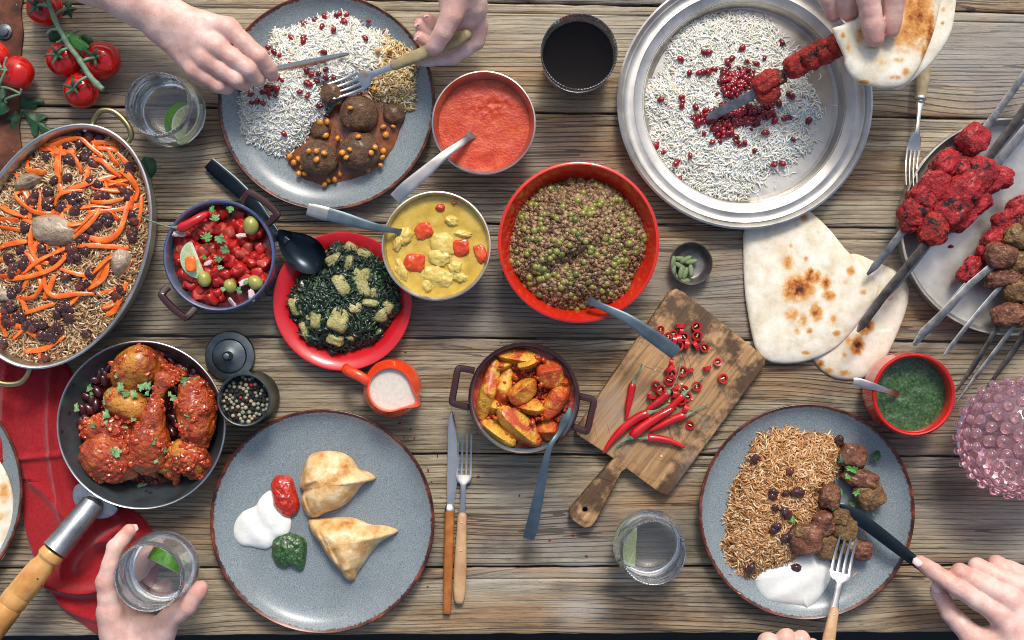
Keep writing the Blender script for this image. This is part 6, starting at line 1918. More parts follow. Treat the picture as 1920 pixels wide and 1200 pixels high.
piece([((440, 470, .030, .017), (530, 500, .032, .018)), ((400, 440, .028, .012), (470, 440, .030, .014)), ((520, 540, .03, .012), (570, 520, .034, .010))], MCHICKY, 'yellow chicken piece behind the middle drumstick', 6, .0012, freq=90)
piece([((280, 620, .024, .013), (400, 620, .026, .015)), ((400, 650, .026, .012), (470, 640, .024, .012)), ((250, 660, .02, .01), (300, 680, .024, .01))], MCHICK, 'ragged chicken piece at the left of the frying pan', 7, .0026)
piece([((740, 290, .024, .010), (800, 300, .022, .009)), ((930, 360, .022, .010), (980, 400, .020, .009)), ((660, 160, .02, .008), (680, 220, .022, .008))], MCHICK, 'sauce covered scraps at the top right of the frying pan', 8, .002)
PULP = np.concatenate(PULP); PULP = PULP[noise(PULP * 60, 3) > -.25]
obj('sauce_pulp', scatter_multi(fl, PULP, rand_rots(len(PULP), .5, .5), _r.uniform(.0018, .0048, len(PULP))), simple('masala_pulp', [(.3, '8a2208'), (.55, 'b5400f'), (.75, 'cf6a26')], 120, .22, bump=.4, coat=.7), label='glossy orange masala clinging to the chicken pieces', cat='sauce', kind='stuff', fixn=False, sharp=None)
_lv = [(425, 310, .011, 90), (440, 390, .012, 100), (460, 420, .008, 0), (370, 405, .009, 10), (350, 475, .009, 90), (355, 555, .011, 110), (280, 610, .008, 180), (350, 600, .007, 80), (525, 430, .011, 110), (560, 380, .011, 30), (610, 380, .010, 80), (600, 420, .007, 80), (635, 445, .007, 95), (825, 345, .014, 20), (755, 440, .010, -20), (740, 425, .006, 90), (840, 545, .009, 70), (820, 590, .007, 60), (635, 715, .010, 80), (615, 760, .007, 60), (715, 755, .009, 200), (648, 832, .006, 30), (430, 780, .014, 165), (400, 765, .008, 165), (525, 930, .011, 120), (555, 985, .013, 10), (175, 515, .009, 100), (255, 390, .009, 120), (265, 420, .005, 120), (510, 575, .006, 10), (465, 620, .004, 0), (220, 820, .004, 0)]
for i, (x, y, s_, d_) in enumerate(_lv):
    p = Z10([(x, y)])[0]
    zz = {13: .054, 14: .05, 15: .05, 16: .060, 17: .055, 18: .060, 19: .056, 20: .052, 21: .052, 22: .056, 23: .054, 24: .012, 25: .012, 26: .036, 27: .022, 28: .022}.get(i, .050 if x > 400 else .040)
    leaf(W(p[0], p[1], zz), s_, d_, 'pale green coriander leaf on the chicken in the pan', MCORI, 'coriander leaves on the frying pan chicken', slim=.7, tilt=.35)

# ------------------------------------------------------------------ tomatoes
def tomato(parent, px, py, r, z, seed, caly=True, deg=0, off=(0, 0)):
    c_ = W(px, py, z); R_ = L(r, z)
    n = 44
    a = np.linspace(0, PI, 22)
    prof = [(math.sin(x) * R_, -math.cos(x) * R_ * .88 - (.12 * R_ * math.exp(-((PI - x) / .28) ** 2))*-1 * -1) for x in a]
    prof[0] = (0, prof[0][1]); prof[-1] = (0, prof[-1][1])
    V, F = lathe(prof, n)
    th = np.arctan2(V[:, 1], V[:, 0]); V[:, :2] *= (1 + .018 * np.cos(th * 5 + seed))[:, None]
    Rm_ = rotm(off[1] * .9, off[0] * .9, 0)
    obj('tomato', (V @ Rm_.T + c_, F), MTOM, parent, sharp=None)
    top = c_ + Rm_ @ np.array([0, 0, .78 * R_])
    if caly:
        m = MB()
        for k in range(5):
            t_ = math.radians(deg + k * 72 + rng.uniform(-12, 12)); ln = R_ * rng.uniform(.55, .8)
            d_ = np.array([math.cos(t_), math.sin(t_), 0])
            P = [top + Rm_ @ (d_ * ln * q + np.array([0, 0, .006 * math.sin(q * PI * .7) + .0012 - .003 * q * q * rng.uniform(-2.0, 1)])) for q in np.linspace(0, 1, 7)]
            m.add(tube(P, np.stack([.0026 * np.array([.7, 1, 1, .85, .6, .35, .08]), np.full(7, .0006)], 1), 6))
        obj('calyx', m, MSEPAL, parent, sharp=None)
    return top


tv = thing('tomato_vine', 'vine of four cherry tomatoes on a thick green stem', 'tomatoes', W(140, 110, 0))
tops = [tomato(tv, 84, 14, 34, .024, 1, True, 10, (-.15, .1)), tomato(tv, 121, 111, 34, .024, 2, True, 40, (-.1, -.1)), tomato(tv, 191, 113, 36, .025, 3, True, 70, (-.15, .05)), tomato(tv, 153, 170, 34, .024, 4, True, 20, (-.2, 0))]
Z1 = lambda pts: zc(pts, 3.75, 0, 0)
stem = catmull(Wp([(q[0], q[1], .050) for q in Z1([(330, -40), (345, 20), (370, 100), (410, 190), (450, 260), (490, 330), (560, 420), (620, 520), (680, 590), (725, 630)])]), 6)
kk = np.linspace(0, 1, len(stem))
obj('vine_stem', tube(stem, .0026 + .0010 * kk + .0008 * np.maximum(0, np.sin(kk * 30)) ** 6, 12), MSTEM, tv, sharp=None)
for (x0, y0), tp, bend in (((345, 45), tops[0], (-30, 10)), ((480, 340), tops[1], (-20, 5)), ((580, 435), tops[2], (10, -20)), ((610, 540), tops[3], (-20, -5))):
    a = Z1([(x0, y0)])[0]; b = Z1([(x0 + bend[0], y0 + bend[1])])[0]
    s0 = W(a[0], a[1], .050)
    obj('stalk', tube(catmull(np.array([s0, s0 * .55 + tp * .45 + [0, 0, .006], tp + [0, 0, .001]]), 6), .0019, 8), MSTEM, tv, sharp=None)
for pts in ([(375, 120), (420, 80), (470, 60)], [(410, 205), (360, 210), (330, 240)], [(460, 275), (510, 230), (555, 215)], [(445, 265), (425, 290), (400, 300)]):
    P = Wp([(q[0], q[1], .050 - .003 * i) for i, q in enumerate(Z1(pts))])
    obj('stalk', tube(catmull(P, 5), .0018, 8), MSTEM, tv, sharp=None)
tv2 = thing('tomato_vine', 'two cherry tomatoes on a vine at the left edge', 'tomatoes', W(20, 130, 0))
ta = tomato(tv2, 33, 138, 33, .027, 5, False, 0, (-.5, 0)); tb = tomato(tv2, -6, 104, 25, .027, 6, False, 0, (-.3, 0))
for pts in ([(-40, 500, .04), (10, 490, .05), (50, 500, .052)], [(50, 500, .052), (30, 460, .052), (50, 400, .052)], [(40, 495, .052), (10, 560, .05), (-10, 620, .045)], [(10, 480, .05), (-10, 440, .05)], [(-20, 610, .035), (60, 620, .036), (145, 660, .034)], [(145, 660, .034), (80, 680, .03), (40, 700, .026), (45, 725, .024)], [(145, 655, .034), (150, 625, .036)]):
    P = Wp([(*Z1([q[:2]])[0], q[2]) for q in pts])
    obj('stalk', tube(catmull(P, 5), .0016, 8), MSTEM, tv2, sharp=None)


def parsley(lobes_px, z, label, mat, scale=1.0, name='parsley_leaf', lobe_cut=True):
    """one compound leaf: several lobed leaflets given by outline pixels"""
    m = MB()
    for pts in lobes_px:
        st = Star(pts, z, None, 70)
        def hf(t, xy):
            return z + .002 * fbm(np.c_[xy * 90, xy[:, :1] * 0], 2, 3) - .003 * t * t
        V, F = pad(st, hf, 5)
        k = len(V); B = V.copy(); B[:, 2] -= .0004
        m.add((np.concatenate([V, B]), F + [f[:, ::-1] + k for f in F]))
    return obj(name, m, mat, label=label, cat='parsley', sharp=None, fixn=False)


parsley([Z1([(115, 740), (125, 700), (160, 670), (200, 685), (240, 680), (300, 700), (295, 725), (260, 735), (240, 760), (190, 762), (150, 755)]),
         Z1([(115, 745), (140, 790), (135, 850), (110, 880), (100, 905), (70, 925), (62, 890), (70, 850), (55, 845), (30, 865), (40, 830), (70, 800), (95, 770)]),
         Z1([(118, 748), (160, 780), (230, 790), (300, 800), (350, 835), (310, 850), (290, 850), (320, 880), (355, 915), (345, 930), (290, 945), (265, 890), (262, 930), (240, 955), (215, 930), (205, 880), (180, 830)])], .006, 'dark flat parsley leaf left of the oval pan', MPARS)
parsley([Z1([(450, 225), (480, 205), (500, 215), (495, 245), (530, 240), (560, 245), (565, 270), (600, 295), (620, 325), (590, 345), (560, 350), (520, 330), (490, 300), (465, 260)])], .052, 'bright green leaf on the tomato vine', MPARS2)
parsley([Z1([(350, 190), (400, 210), (430, 240), (400, 285), (350, 290), (335, 250)])], .004, 'shaded dark leaf left of the vine stem', MPARS)
parsley([Z1([(560, 250), (620, 240), (650, 290), (620, 340), (590, 300)])], .004, 'shaded dark leaf right of the bright green leaf', MPARS)
parsley([Z1([(450, 10), (490, 0), (500, 40), (540, 55), (505, 80), (500, 130), (470, 100), (430, 110), (450, 60)])], .030, 'curled dark leaf right of the topmost tomato', MPARS)
parsley([[(265, 298), (278, 294), (290, 300), (292, 318), (284, 332), (272, 334), (262, 322)]], .004, 'small green leaf on the table below the tumbler', MPARS)
parsley([[(-20, 190), (0, 165), (12, 175), (8, 190), (16, 205), (0, 215), (-20, 212)]], .02, 'dark leaf at the left edge below the tomatoes', MPARS)

# ------------------------------------------------------------------ chilies on the board
Z11 = lambda pts: zc(pts, 2.45, 1040, 520)
def ch(body, stem, r, label, z=None):
    z = z or Z_B + r
    B_ = Wp([(*Z11([q])[0], z) for q in body]); S_ = Wp([(*Z11([q])[0], z) for q in stem]) if stem else None
    return chili(B_, r, label, S_)
ch([(432, 622), (380, 645), (320, 690), (265, 745), (222, 808)], [(425, 625), (470, 610), (520, 585), (570, 578)], .0058, 'longest red chili on the board with its tip at the lower left')
ch([(350, 735), (400, 690), (460, 650), (520, 615), (550, 598)], [(355, 733), (325, 748), (290, 770), (275, 790)], .0062, 'plump red chili lying across the others with its stem at the left')
ch([(358, 485), (348, 540), (335, 600), (328, 658)], [(360, 490), (370, 460), (390, 425), (402, 395)], .0050, 'single red chili lying apart at the left of the board')
ch([(602, 632), (550, 650), (490, 680), (435, 706)], [(598, 635), (635, 620), (665, 600), (702, 582)], .0054, 'red chili with a long pale stem pointing right')
ch([(425, 738), (470, 740), (530, 752), (600, 782)], [(430, 738), (400, 740), (350, 742), (290, 770)], .0050, 'lowest red chili on the board with its tip at the right')
ch([(520, 530), (490, 560), (450, 590), (420, 612)], [(518, 535), (545, 500), (570, 440), (577, 395)], .0052, 'red chili with its stem pointing straight up among the rings')
ch([(590, 540), (560, 570), (530, 600), (495, 620)], [(588, 542), (620, 515), (655, 485), (685, 458)], .0050, 'red chili half hidden under the plump one')
def ring(r, h):
    V, F = lathe([(r, -h), (r, h), (r * .68, h * .9), (r * .66, -h * .9), (r, -h)], 16)
    V2, F2 = blob((r * .15, 0, 0), (r * .34, r * .22, h * .8), sub=1)
    V3, F3 = blob((-r * .25, r * .1, 0), (r * .26, r * .2, h * .7), sub=1)
    m = MB().add((V, F), 0).add((V2, F2), 1).add((V3, F3), 1)
    return m
mr = ring(1, .42); Vr, Fr, Mr = mr.get(); me_ring = make_mesh('chili_ring', Vr, Fr, Mr, True, 40, False)
me_ring.materials.append(MCHILI); me_ring.materials.append(MSEED)
RG = [(487, 240, 0), (650, 225, 0), (656, 267, 0), (688, 322, 0), (575, 222, 1), (580, 248, 1), (545, 262, 0), (522, 272, 0), (595, 272, 0), (572, 285, 1), (550, 290, 1), (605, 308, 1), (648, 312, 1), (568, 318, 0), (535, 390, 1), (528, 420, 1), (537, 445, 0), (527, 470, 0), (588, 432, 0), (620, 427, 1), (700, 417, 1), (748, 390, 0), (772, 465, 0), (465, 497, 0), (485, 517, 0), (445, 547, 1), (552, 508, 1), (595, 515, 0), (652, 500, 0), (550, 535, 1), (608, 548, 0), (622, 677, 0), (600, 605, 1), (580, 560, 0)]
for i, (x, y, up) in enumerate(RG):
    p = Z11([(x, y)])[0]
    s_ = rng.uniform(.0048, .0066)
    R_ = rotm(PI / 2, 0, rng.uniform(0, 3)) if up else rotm(rng.uniform(-.3, .3), rng.uniform(-.3, .3), rng.uniform(0, 3))
    place('chili_ring', me_ring, W(p[0], p[1], Z_B + (s_ * .9 if up else s_ * .55)), R_, s_, 'slice of red chili on the cutting board', 'chili slice', 'cut chili rings on the board')
me_seed = proto('chili_seed', blob(r=(1, .8, .4), sub=2), MSEED)
for x, y in [(583, 490), (445, 575), (490, 822), (460, 427), (540, 470), (600, 440), (590, 525), (570, 515), (630, 560), (525, 570), (505, 500), (480, 560), (560, 600)]:
    p = Z11([(x, y)])[0]
    place('chili_seed', me_seed, W(p[0], p[1], Z_B + .0006), rand_rots(1, .1)[0], .0017, 'pale chili seed on the cutting board', 'chili seed', 'chili seeds on the board')
me_cr = proto('crumb', blob(r=(1, .8, .4), amp=.3, freq=1.5, sub=2), MBERRY)
for x, y in [(750, 793), (770, 805), (757, 820), (777, 822), (895, 812), (940, 641), (803, 882), (809, 903), (897, 894), (974, 929), (760, 660), (1031, 1012), (1074, 1003), (802, 1100), (1100, 1042), (820, 855)]:
    place('crumb', me_cr, W(x, y, .0008), rand_rots(1, .1)[0], rng.uniform(.0010, .0020), 'tiny red crumb fallen on the table', 'crumb', 'red crumbs on the table')

# cardamom pods
mc_ = proto('cardamom_pod', blob(r=(1, .42, .38), amp=.08, freq=1.5, sub=3, seed=3), MCARD)
for i, (x, y, d_) in enumerate([(1250, 685, 5), (1320, 702, -10), (1205, 705, 100), (1250, 730, 30), (1208, 758, 95), (1318, 758, 85), (1240, 805, 30), (1282, 775, 110), (1255, 770, 100), (1282, 822, -10), (1285, 690, -30)]):
    p = Z8([(x, y)])[0]
    place('cardamom_pod', mc_, W(p[0], p[1], .0095 + .002 * (i % 3)), rotm(rng.uniform(-.3, .3), rng.uniform(-.2, .2), -math.radians(d_)), .0082, 'pale green cardamom pod in the small dark dish', 'cardamom', 'cardamom pods in the dish')
# peppercorns
_r = np.random.default_rng(51)
pp = [proto('peppercorn', blob(r=(1, 1, 1), amp=.07, freq=2.2, sub=2), m_) for m_ in MBPEPPER]
PTS = []
for k in range(4000):
    a, q = _r.uniform(0, 2 * PI), math.sqrt(_r.random()) * .0272
    x, y = JA_C[0] + q * math.cos(a), JA_C[1] + q * math.sin(a)
    s_ = _r.choice([.0021, .0024, .0027])
    z = .047 + .0016 * (len(PTS) > 150)
    if all((x - u) ** 2 + (y - v) ** 2 > (.85 * (s_ + w_)) ** 2 or abs(z - zz) > .001 for u, v, w_, zz in PTS):
        PTS.append((x, y, s_, z))
    if len(PTS) >= 290: break
for x, y, s_, z in PTS:
    k = _r.choice([0, 1, 2, 3], p=[.42, .22, .31, .05])
    place('peppercorn', pp[k], (x, y, z), rand_rots(1)[0], s_, '%s peppercorn in the tarnished pot' % ['black', 'whitish', 'green', 'pink'][k], 'peppercorn', '%s peppercorns in the pot' % ['black', 'whitish', 'green', 'pink'][k])
obj('peppercorn_fill', lathe([(.0286, .040), (.0286, .0455), (0, .0458)], 40, JA_C), MBPEPPER[0], label='layer of peppercorns deeper down in the tarnished pot', cat='peppercorns', kind='stuff', fixn=False)

# ------------------------------------------------------------------ skewers
def skewer(name, label, pts, w, chunks, mat, seed, smat=None, group=None):
    t = thing(name, label, 'kebab skewer', Wp([pts[0]])[0], group)
    P = Wp(pts)
    k = np.linspace(0, 1, len(P))
    obj('skewer', tube(P, np.stack([np.interp(k, [0, .03, 1], [w * .3, w, w]), np.full(len(P), .0010)], 1), 8, 5), smat or MSTEELSK, t, sharp=30)
    for i, c_ in enumerate(chunks):
        x, y, z, a, b, dg = c_[:6]
        m_ = c_[6] if len(c_) > 6 else mat
        obj('meat_piece', blob(W(x, y, z), (a * S * .82, b * S * .82, min(a, b) * S * .78), rotm(rng.uniform(-.25, .25), rng.uniform(-.25, .25), -math.radians(dg)), amp=.26, freq=1.9, sub=5, seed=seed * 20 + i, octv=6, e=3.0, amp2=.05, freq2=7), m_, t, sharp=None)
    return t


MSTEELSK = m_brushed('skewer_steel', '5c5b5a', '9a9b9b', .38, 60, .1, .95)
MSKDARK = m_brushed('dark_skewer_steel', '2f2b2a', '5c5856', .42, 60, .1, .95)
dgs = -44
skewer('kebab_skewer', 'skewer of red chicken nearest the left rim of the round tray', [(1626, 515, .030), (1640, 500, .032), (1700, 425, .036), (1760, 350, .038), (1830, 262, .038), (1870, 210, .040), (1935, 120, .044)], .0046,
       [(1823, 262, .040, 36, 30, -40), (1776, 308, .042, 34, 28, -35), (1752, 346, .042, 34, 30, -50), (1732, 368, .040, 32, 30, -40), (1712, 398, .040, 30, 30, -60), (1704, 420, .036, 20, 20, 0), (1735, 385, .040, 30, 26, -20)], MTIKKA, 1)
skewer('kebab_skewer', 'second red chicken skewer with its flat tip over the small naan', [(1608, 622, .060), (1617, 608, .058), (1660, 550, .055), (1738, 455, .050), (1790, 380, .046), (1850, 300, .044), (1900, 235, .046), (1960, 150, .05)], .0053,
       [(1750, 428, .046, 32, 36, 15, MTIKKAO), (1785, 395, .044, 42, 36, -50), (1800, 365, .046, 46, 36, -50), (1822, 338, .046, 40, 30, -30), (1812, 318, .042, 34, 26, 10), (1842, 318, .046, 34, 26, 20), (1806, 410, .036, 34, 20, -45)], MTIKKA, 2, MSKDARK)
skewer('kebab_skewer', 'third red chicken skewer with a pointed flake at the right', [(1640, 580, .030), (1690, 520, .028), (1760, 430, .028), (1850, 330, .032), (1920, 245, .036), (1980, 180, .04)], .0058,
       [(1868, 330, .036, 34, 24, 15), (1886, 328, .036, 16, 9, -12), (1850, 345, .034, 36, 24, -30), (1830, 380, .034, 36, 26, -45)], MTIKKA, 3)
skewer('kebab_skewer', 'red chicken skewer in the middle of the round tray', [(1714, 648, .040), (1724, 632, .040), (1780, 575, .040), (1830, 515, .038), (1880, 440, .036), (1960, 340, .036)], .0050,
       [(1818, 505, .034, 32, 20, -50), (1866, 450, .036, 30, 24, -40), (1890, 412, .038, 36, 24, -25), (1915, 388, .038, 32, 24, -30), (1850, 470, .034, 22, 20, -50)], MTIKKA, 4)
skewer('kebab_skewer', 'brown meat skewer with a broad battered tip', [(1712, 645, .060), (1730, 622, .060), (1775, 580, .058), (1820, 532, .055), (1862, 497, .052), (1920, 440, .050), (1980, 380, .05)], .0043,
       [(1876, 478, .052, 32, 26, 5), (1905, 445, .050, 26, 26, 20, MKEBABY), (1938, 430, .050, 30, 30, 0)], MKEBAB, 5)
skewer('kebab_skewer', 'brown meat skewer with a thin square tip', [(1768, 668, .050), (1778, 655, .050), (1830, 590, .048), (1875, 538, .046), (1920, 485, .046), (1980, 420, .046)], .0029,
       [(1880, 520, .044, 38, 22, -15), (1908, 490, .046, 24, 24, -20, MKEBABY), (1940, 470, .046, 30, 26, 0)], MKEBAB, 6)
skewer('kebab_skewer', 'brown meat skewer with a black square tip', [(1792, 735, .040), (1820, 695, .040), (1870, 615, .040), (1900, 560, .040), (1950, 490, .040)], .0031,
       [(1907, 545, .042, 28, 26, 10, MKEBABY), (1890, 590, .044, 34, 24, -15), (1925, 520, .042, 24, 24, 0)], MKEBAB, 7, MSKDARK)
skewer('kebab_skewer', 'brown meat skewer with a tarnished square tip at the right edge', [(1795, 752, .036), (1830, 705, .036), (1895, 620, .038), (1935, 570, .038), (1990, 500, .038)], .0027,
       [(1925, 590, .042, 26, 28, 10), (1960, 545, .042, 30, 26, 0)], MKEBAB, 8)
skewer('kebab_skewer', 'flat steel skewer crossing above the pink glass', [(1850, 728, .030), (1890, 672, .030), (1935, 608, .032), (2000, 520, .034)], .0038, [(1960, 575, .038, 24, 24, 0)], MKEBAB, 9, MSKDARK)
# skewer held over the tray
hs = skewer('kebab_skewer', 'skewer of charred red chicken held in bread over the tray rice', [(1325, 222, .028), (1340, 214, .031), (1400, 185, .045), (1460, 145, .062), (1520, 110, .085), (1575, 75, .105), (1630, 45, .12)], .0058,
       [(1436, 156, .055, 30, 24, -35, MTIKKAO), (1440, 176, .053, 26, 20, -20, MTIKKAO), (1446, 148, .058, 24, 18, -20, MTIKKAO), (1495, 122, .073, 28, 24, -30, MTIKKAO), (1528, 104, .084, 30, 26, -30, MTIKKAO), (1555, 92, .094, 28, 26, -30, MTIKKAO), (1575, 80, .103, 26, 24, -30, MTIKKAO), (1463, 146, .062, 12, 14, -30, MKEBAB)], MTIKKAO, 10)
obj('crumb', blob(W(1783, 462, .014), (.003, .002, .0015), amp=.4, freq=2, sub=2), MTIKKA, label='small charred crumb lying on the round tray', cat='crumb')

# bread held over the tray
bread('flatbread', 'lower fold of the bread held in the upper right hand', [(1640, 120), (1680, 164), (1706, 155), (1752, 114), (1786, 60), (1797, 0), (1802, -70), (1700, -80), (1620, -40), (1600, 60)], .118, .008, [(1770, 18, 5, 5, .7), (1768, 43, 4, 4, .7), (1786, 15, 3, 4, .5)], seed=7)
bread('flatbread', 'toasted bread wrapped round the held skewer', [(1563, 50), (1570, 68), (1586, 105), (1588, 120), (1605, 145), (1640, 160), (1680, 162), (1706, 152), (1728, 122), (1745, 84), (1757, 50), (1768, 0), (1775, -70), (1640, -80), (1608, -20), (1612, 26), (1590, 40), (1574, 47)], .130, .009,
      [(1720, 30, 36, 60, .8), (1746, 60, 10, 50, 1.0), (1700, 60, 30, 40, .6), (1613, 65, 10, 24, .5), (1582, 66, 5, 7, .6), (1592, 90, 5, 8, .6), (1640, 88, 30, 5, .4), (1652, 115, 18, 10, .35), (1688, 112, 12, 6, .5), (1620, 152, 14, 4, .7), (1700, 135, 8, 8, .6), (1680, 145, 16, 5, .4), (1735, 100, 8, 18, .8), (1700, 10, 30, 30, .7)], seed=8, c=(1665, 60))

# ------------------------------------------------------------------ hands
def hand(parent, palm, fingers, name='hand', nails=(), res=.0014, wrinkles=()):
    """palm: list of capsules ((px,py,z,mm),(px,py,z,mm)); fingers: chains of (px,py,z,mm)"""
    def w(q): return np.array([*W(q[0], q[1], q[2]), q[3] / 1000.])
    pc = [(w(a), w(b)) for a, b in palm]
    fc = [[w(q) for q in f] for f in fingers]
    allp = np.array([p for c_ in pc for p in c_] + [p for f in fc for p in f])
    f_ = Field(allp[:, :3].min(0) - .034, allp[:, :3].max(0) + .034, res)
    for a, b in pc: f_.cap_into(f_.D, a[:3], a[3], b[:3], b[3], .011)
    out = f_.D.copy()
    for fch in fc:
        D = np.full(f_.dim, 0.03, np.float32)
        # soft swelling at the joints, slimmer shafts between them
        for i, (p, q) in enumerate(zip(fch[:-1], fch[1:])):
            m = (p + q) / 2; m[3] *= .955
            f_.cap_into(D, p[:3], p[3], m[:3], m[3], .0035)
            f_.cap_into(D, m[:3], m[3], q[:3], q[3], .0035)
        out = np.minimum(out, smin(f_.D, D, .0075))
    f_.D = out
    V, F = f_.mesh()
    # relax the grid stepping
    n_ = len(V)
    for _ in range(2):
        acc = np.zeros((n_, 3)); cnt = np.zeros(n_)
        Q = F[0]
        for a, b in ((0, 1), (1, 2), (2, 3), (3, 0)):
            np.add.at(acc, Q[:, a], V[Q[:, b]]); np.add.at(cnt, Q[:, a], 1)
            np.add.at(acc, Q[:, b], V[Q[:, a]]); np.add.at(cnt, Q[:, b], 1)
        V = V * .5 + .5 * acc / cnt[:, None]
    N = vnormals(V, F)
    V = V + N * (.00035 * fbm(V * 120, 3, 4))[:, None]
    bl = np.zeros(n_); wr = np.zeros(n_)
    for fch in fc:
        for i, p in enumerate(fch):
            if i == len(fch) - 1:
                bl = np.maximum(bl, .9 * np.exp(-(np.linalg.norm(V - p[:3], axis=1) / (p[3] * 1.5)) ** 2))
            else:
                bl = np.maximum(bl, (.75 if i == 0 else .55) * np.exp(-(np.linalg.norm(V - p[:3], axis=1) / (p[3] * 1.15)) ** 2))
            if 0 < i < len(fch) - 1:
                u = fch[i + 1][:3] - fch[i - 1][:3]; u /= np.linalg.norm(u)
                s = (V - p[:3]) @ u
                dd = np.linalg.norm(V - p[:3], axis=1)
                wr = np.maximum(wr, np.exp(-(dd / (p[3] * 1.35)) ** 4) * np.maximum(0, np.cos(s * 2 * PI / .0022)) ** 3 * np.exp(-(s / .0036) ** 2))
    # tendons on the back of the hand
    for a, b in pc[:0]: pass
    V = V - N * (wr * .00028)[:, None]
    o = obj(name, (V, F), MSKIN, parent, attrs={'blush': bl, 'wrinkle': wr}, sharp=None, fixn=False)
    for (x, y, z, ln, wd, yaw, pit, rol) in nails:
        c_ = W(x, y, z)
        R_ = rotm(math.radians(rol), math.radians(pit), math.radians(yaw))
        # thin curved plate
        m_, k_ = 11, 9
        U = np.linspace(-1, 1, m_); T_ = np.linspace(-1, 1, k_)
        G = []
        for u in U:
            hw = wd * (1 - .12 * u * u) * math.sqrt(max(1 - abs(u) ** 5, .12))
            for t in T_: G.append((u * ln, t * hw, -.42 * wd * t * t - .08 * ln * max(u, 0) ** 2))
        G = np.array(G)
        i_, j_ = np.meshgrid(np.arange(m_ - 1), np.arange(k_ - 1), indexing='ij'); i_, j_ = i_.ravel(), j_.ravel()
        Fq = np.stack([i_ * k_ + j_, (i_ + 1) * k_ + j_, (i_ + 1) * k_ + j_ + 1, i_ * k_ + j_ + 1], 1)
        G2 = G.copy(); G2[:, 2] -= .0008; G2[:, :2] *= .96
        k2 = len(G)
        rim = list(range(k_)) + [i * k_ + k_ - 1 for i in range(1, m_)] + [(m_ - 1) * k_ + j for j in range(k_ - 2, -1, -1)] + [i * k_ for i in range(m_ - 2, 0, -1)]
        Fr_ = np.array([[rim[i], rim[(i + 1) % len(rim)], rim[(i + 1) % len(rim)] + k2, rim[i] + k2] for i in range(len(rim))])
        VV = np.concatenate([G, G2]) @ R_.T + c_
        n = obj('fingernail', (VV, [Fq, Fq[:, ::-1] + k2, Fr_]), MNAIL, parent, sharp=None)
        n.parent = o
    return o


# person at the top: left hand (knife) and right hand (fork)
p1_ = thing('person', 'person at the top whose hands hold a knife and fork over white rice', 'person', W(560, -260, 0))
hand(p1_, [((60, -95, .10, 30), (168, -38, .090, 26)), ((168, -38, .090, 26), (250, 3, .082, 23.5)), ((250, 3, .082, 23.5), (300, 30, .076, 20)),
           ((272, 24, .074, 18), (300, 42, .073, 17)), ((300, 18, .078, 17), (325, 26, .079, 15)),
           ((325, 26, .079, 15), (428, 52, .082, 11)), ((318, 34, .080, 15), (406, 86, .083, 11)), ((308, 46, .077, 15), (386, 110, .077, 10.5)), ((298, 56, .072, 14), (366, 131, .069, 10)),
           ((340, 60, .066, 14), (390, 85, .066, 12))],
     [[(428, 52, .083, 11.6), (486, 105, .080, 9.7), (504, 128, .067, 8.6), (511, 142, .055, 7.4)],
      [(406, 86, .0845, 11.6), (466, 129, .080, 9.9), (481, 148, .066, 8.7), (487, 147, .053, 7.6)],
      [(386, 110, .079, 11.2), (443, 148, .076, 9.5), (456, 157, .062, 8.4), (462, 150, .051, 7.3)],
      [(366, 131, .071, 10.4), (410, 160, .068, 8.9), (424, 164, .057, 7.8), (432, 156, .049, 6.8)],
      [(350, 60, .068, 13.5), (415, 78, .062, 11), (468, 106, .057, 9.4), (500, 120, .054, 8.2)]],
     nails=[(515, 141, .0600, .0060, .0052, -65, 48, 0)])
hand(p1_, [((845, -160, .13, 28), (860, -80, .115, 24)), ((860, -80, .115, 24), (862, -30, .105, 21)), ((878, -40, .100, 18), (886, 10, .080, 15)), ((886, 10, .080, 15), (893, 48, .058, 12)),
           ((845, -30, .105, 18), (852, 10, .098, 14)), ((862, -10, .090, 18), (870, 25, .062, 13)), ((875, 30, .058, 12), (888, 55, .050, 11))],
     [[(848, 0, .104, 14), (846, 28, .103, 12.4), (831, 60, .097, 10.8), (817, 83, .088, 9.6), (812, 90, .084, 8.8)],
      [(893, 48, .058, 12.5), (891, 76, .050, 11.4), (850, 106, .048, 9.8), (808, 111, .046, 8.6), (784, 112, .044, 7.2)],
      [(875, 40, .072, 11), (838, 84, .048, 9), (806, 80, .048, 8.4), (788, 70, .053, 8)],
      [(868, 25, .074, 11), (830, 66, .046, 9), (804, 60, .050, 8.2), (787, 46, .056, 7.6)],
      [(860, 12, .076, 10), (828, 46, .050, 8.4), (810, 48, .054, 7.5), (802, 34, .060, 7.0)]],
     nails=[(813, 86, .0945, .0078, .0068, -128, 22, 0), (779, 68, .0580, .0045, .0046, 140, 55, 0), (779, 44, .0612, .0045, .0044, 130, 55, 0), (799, 27, .0650, .0042, .0040, 100, 55, 0)])

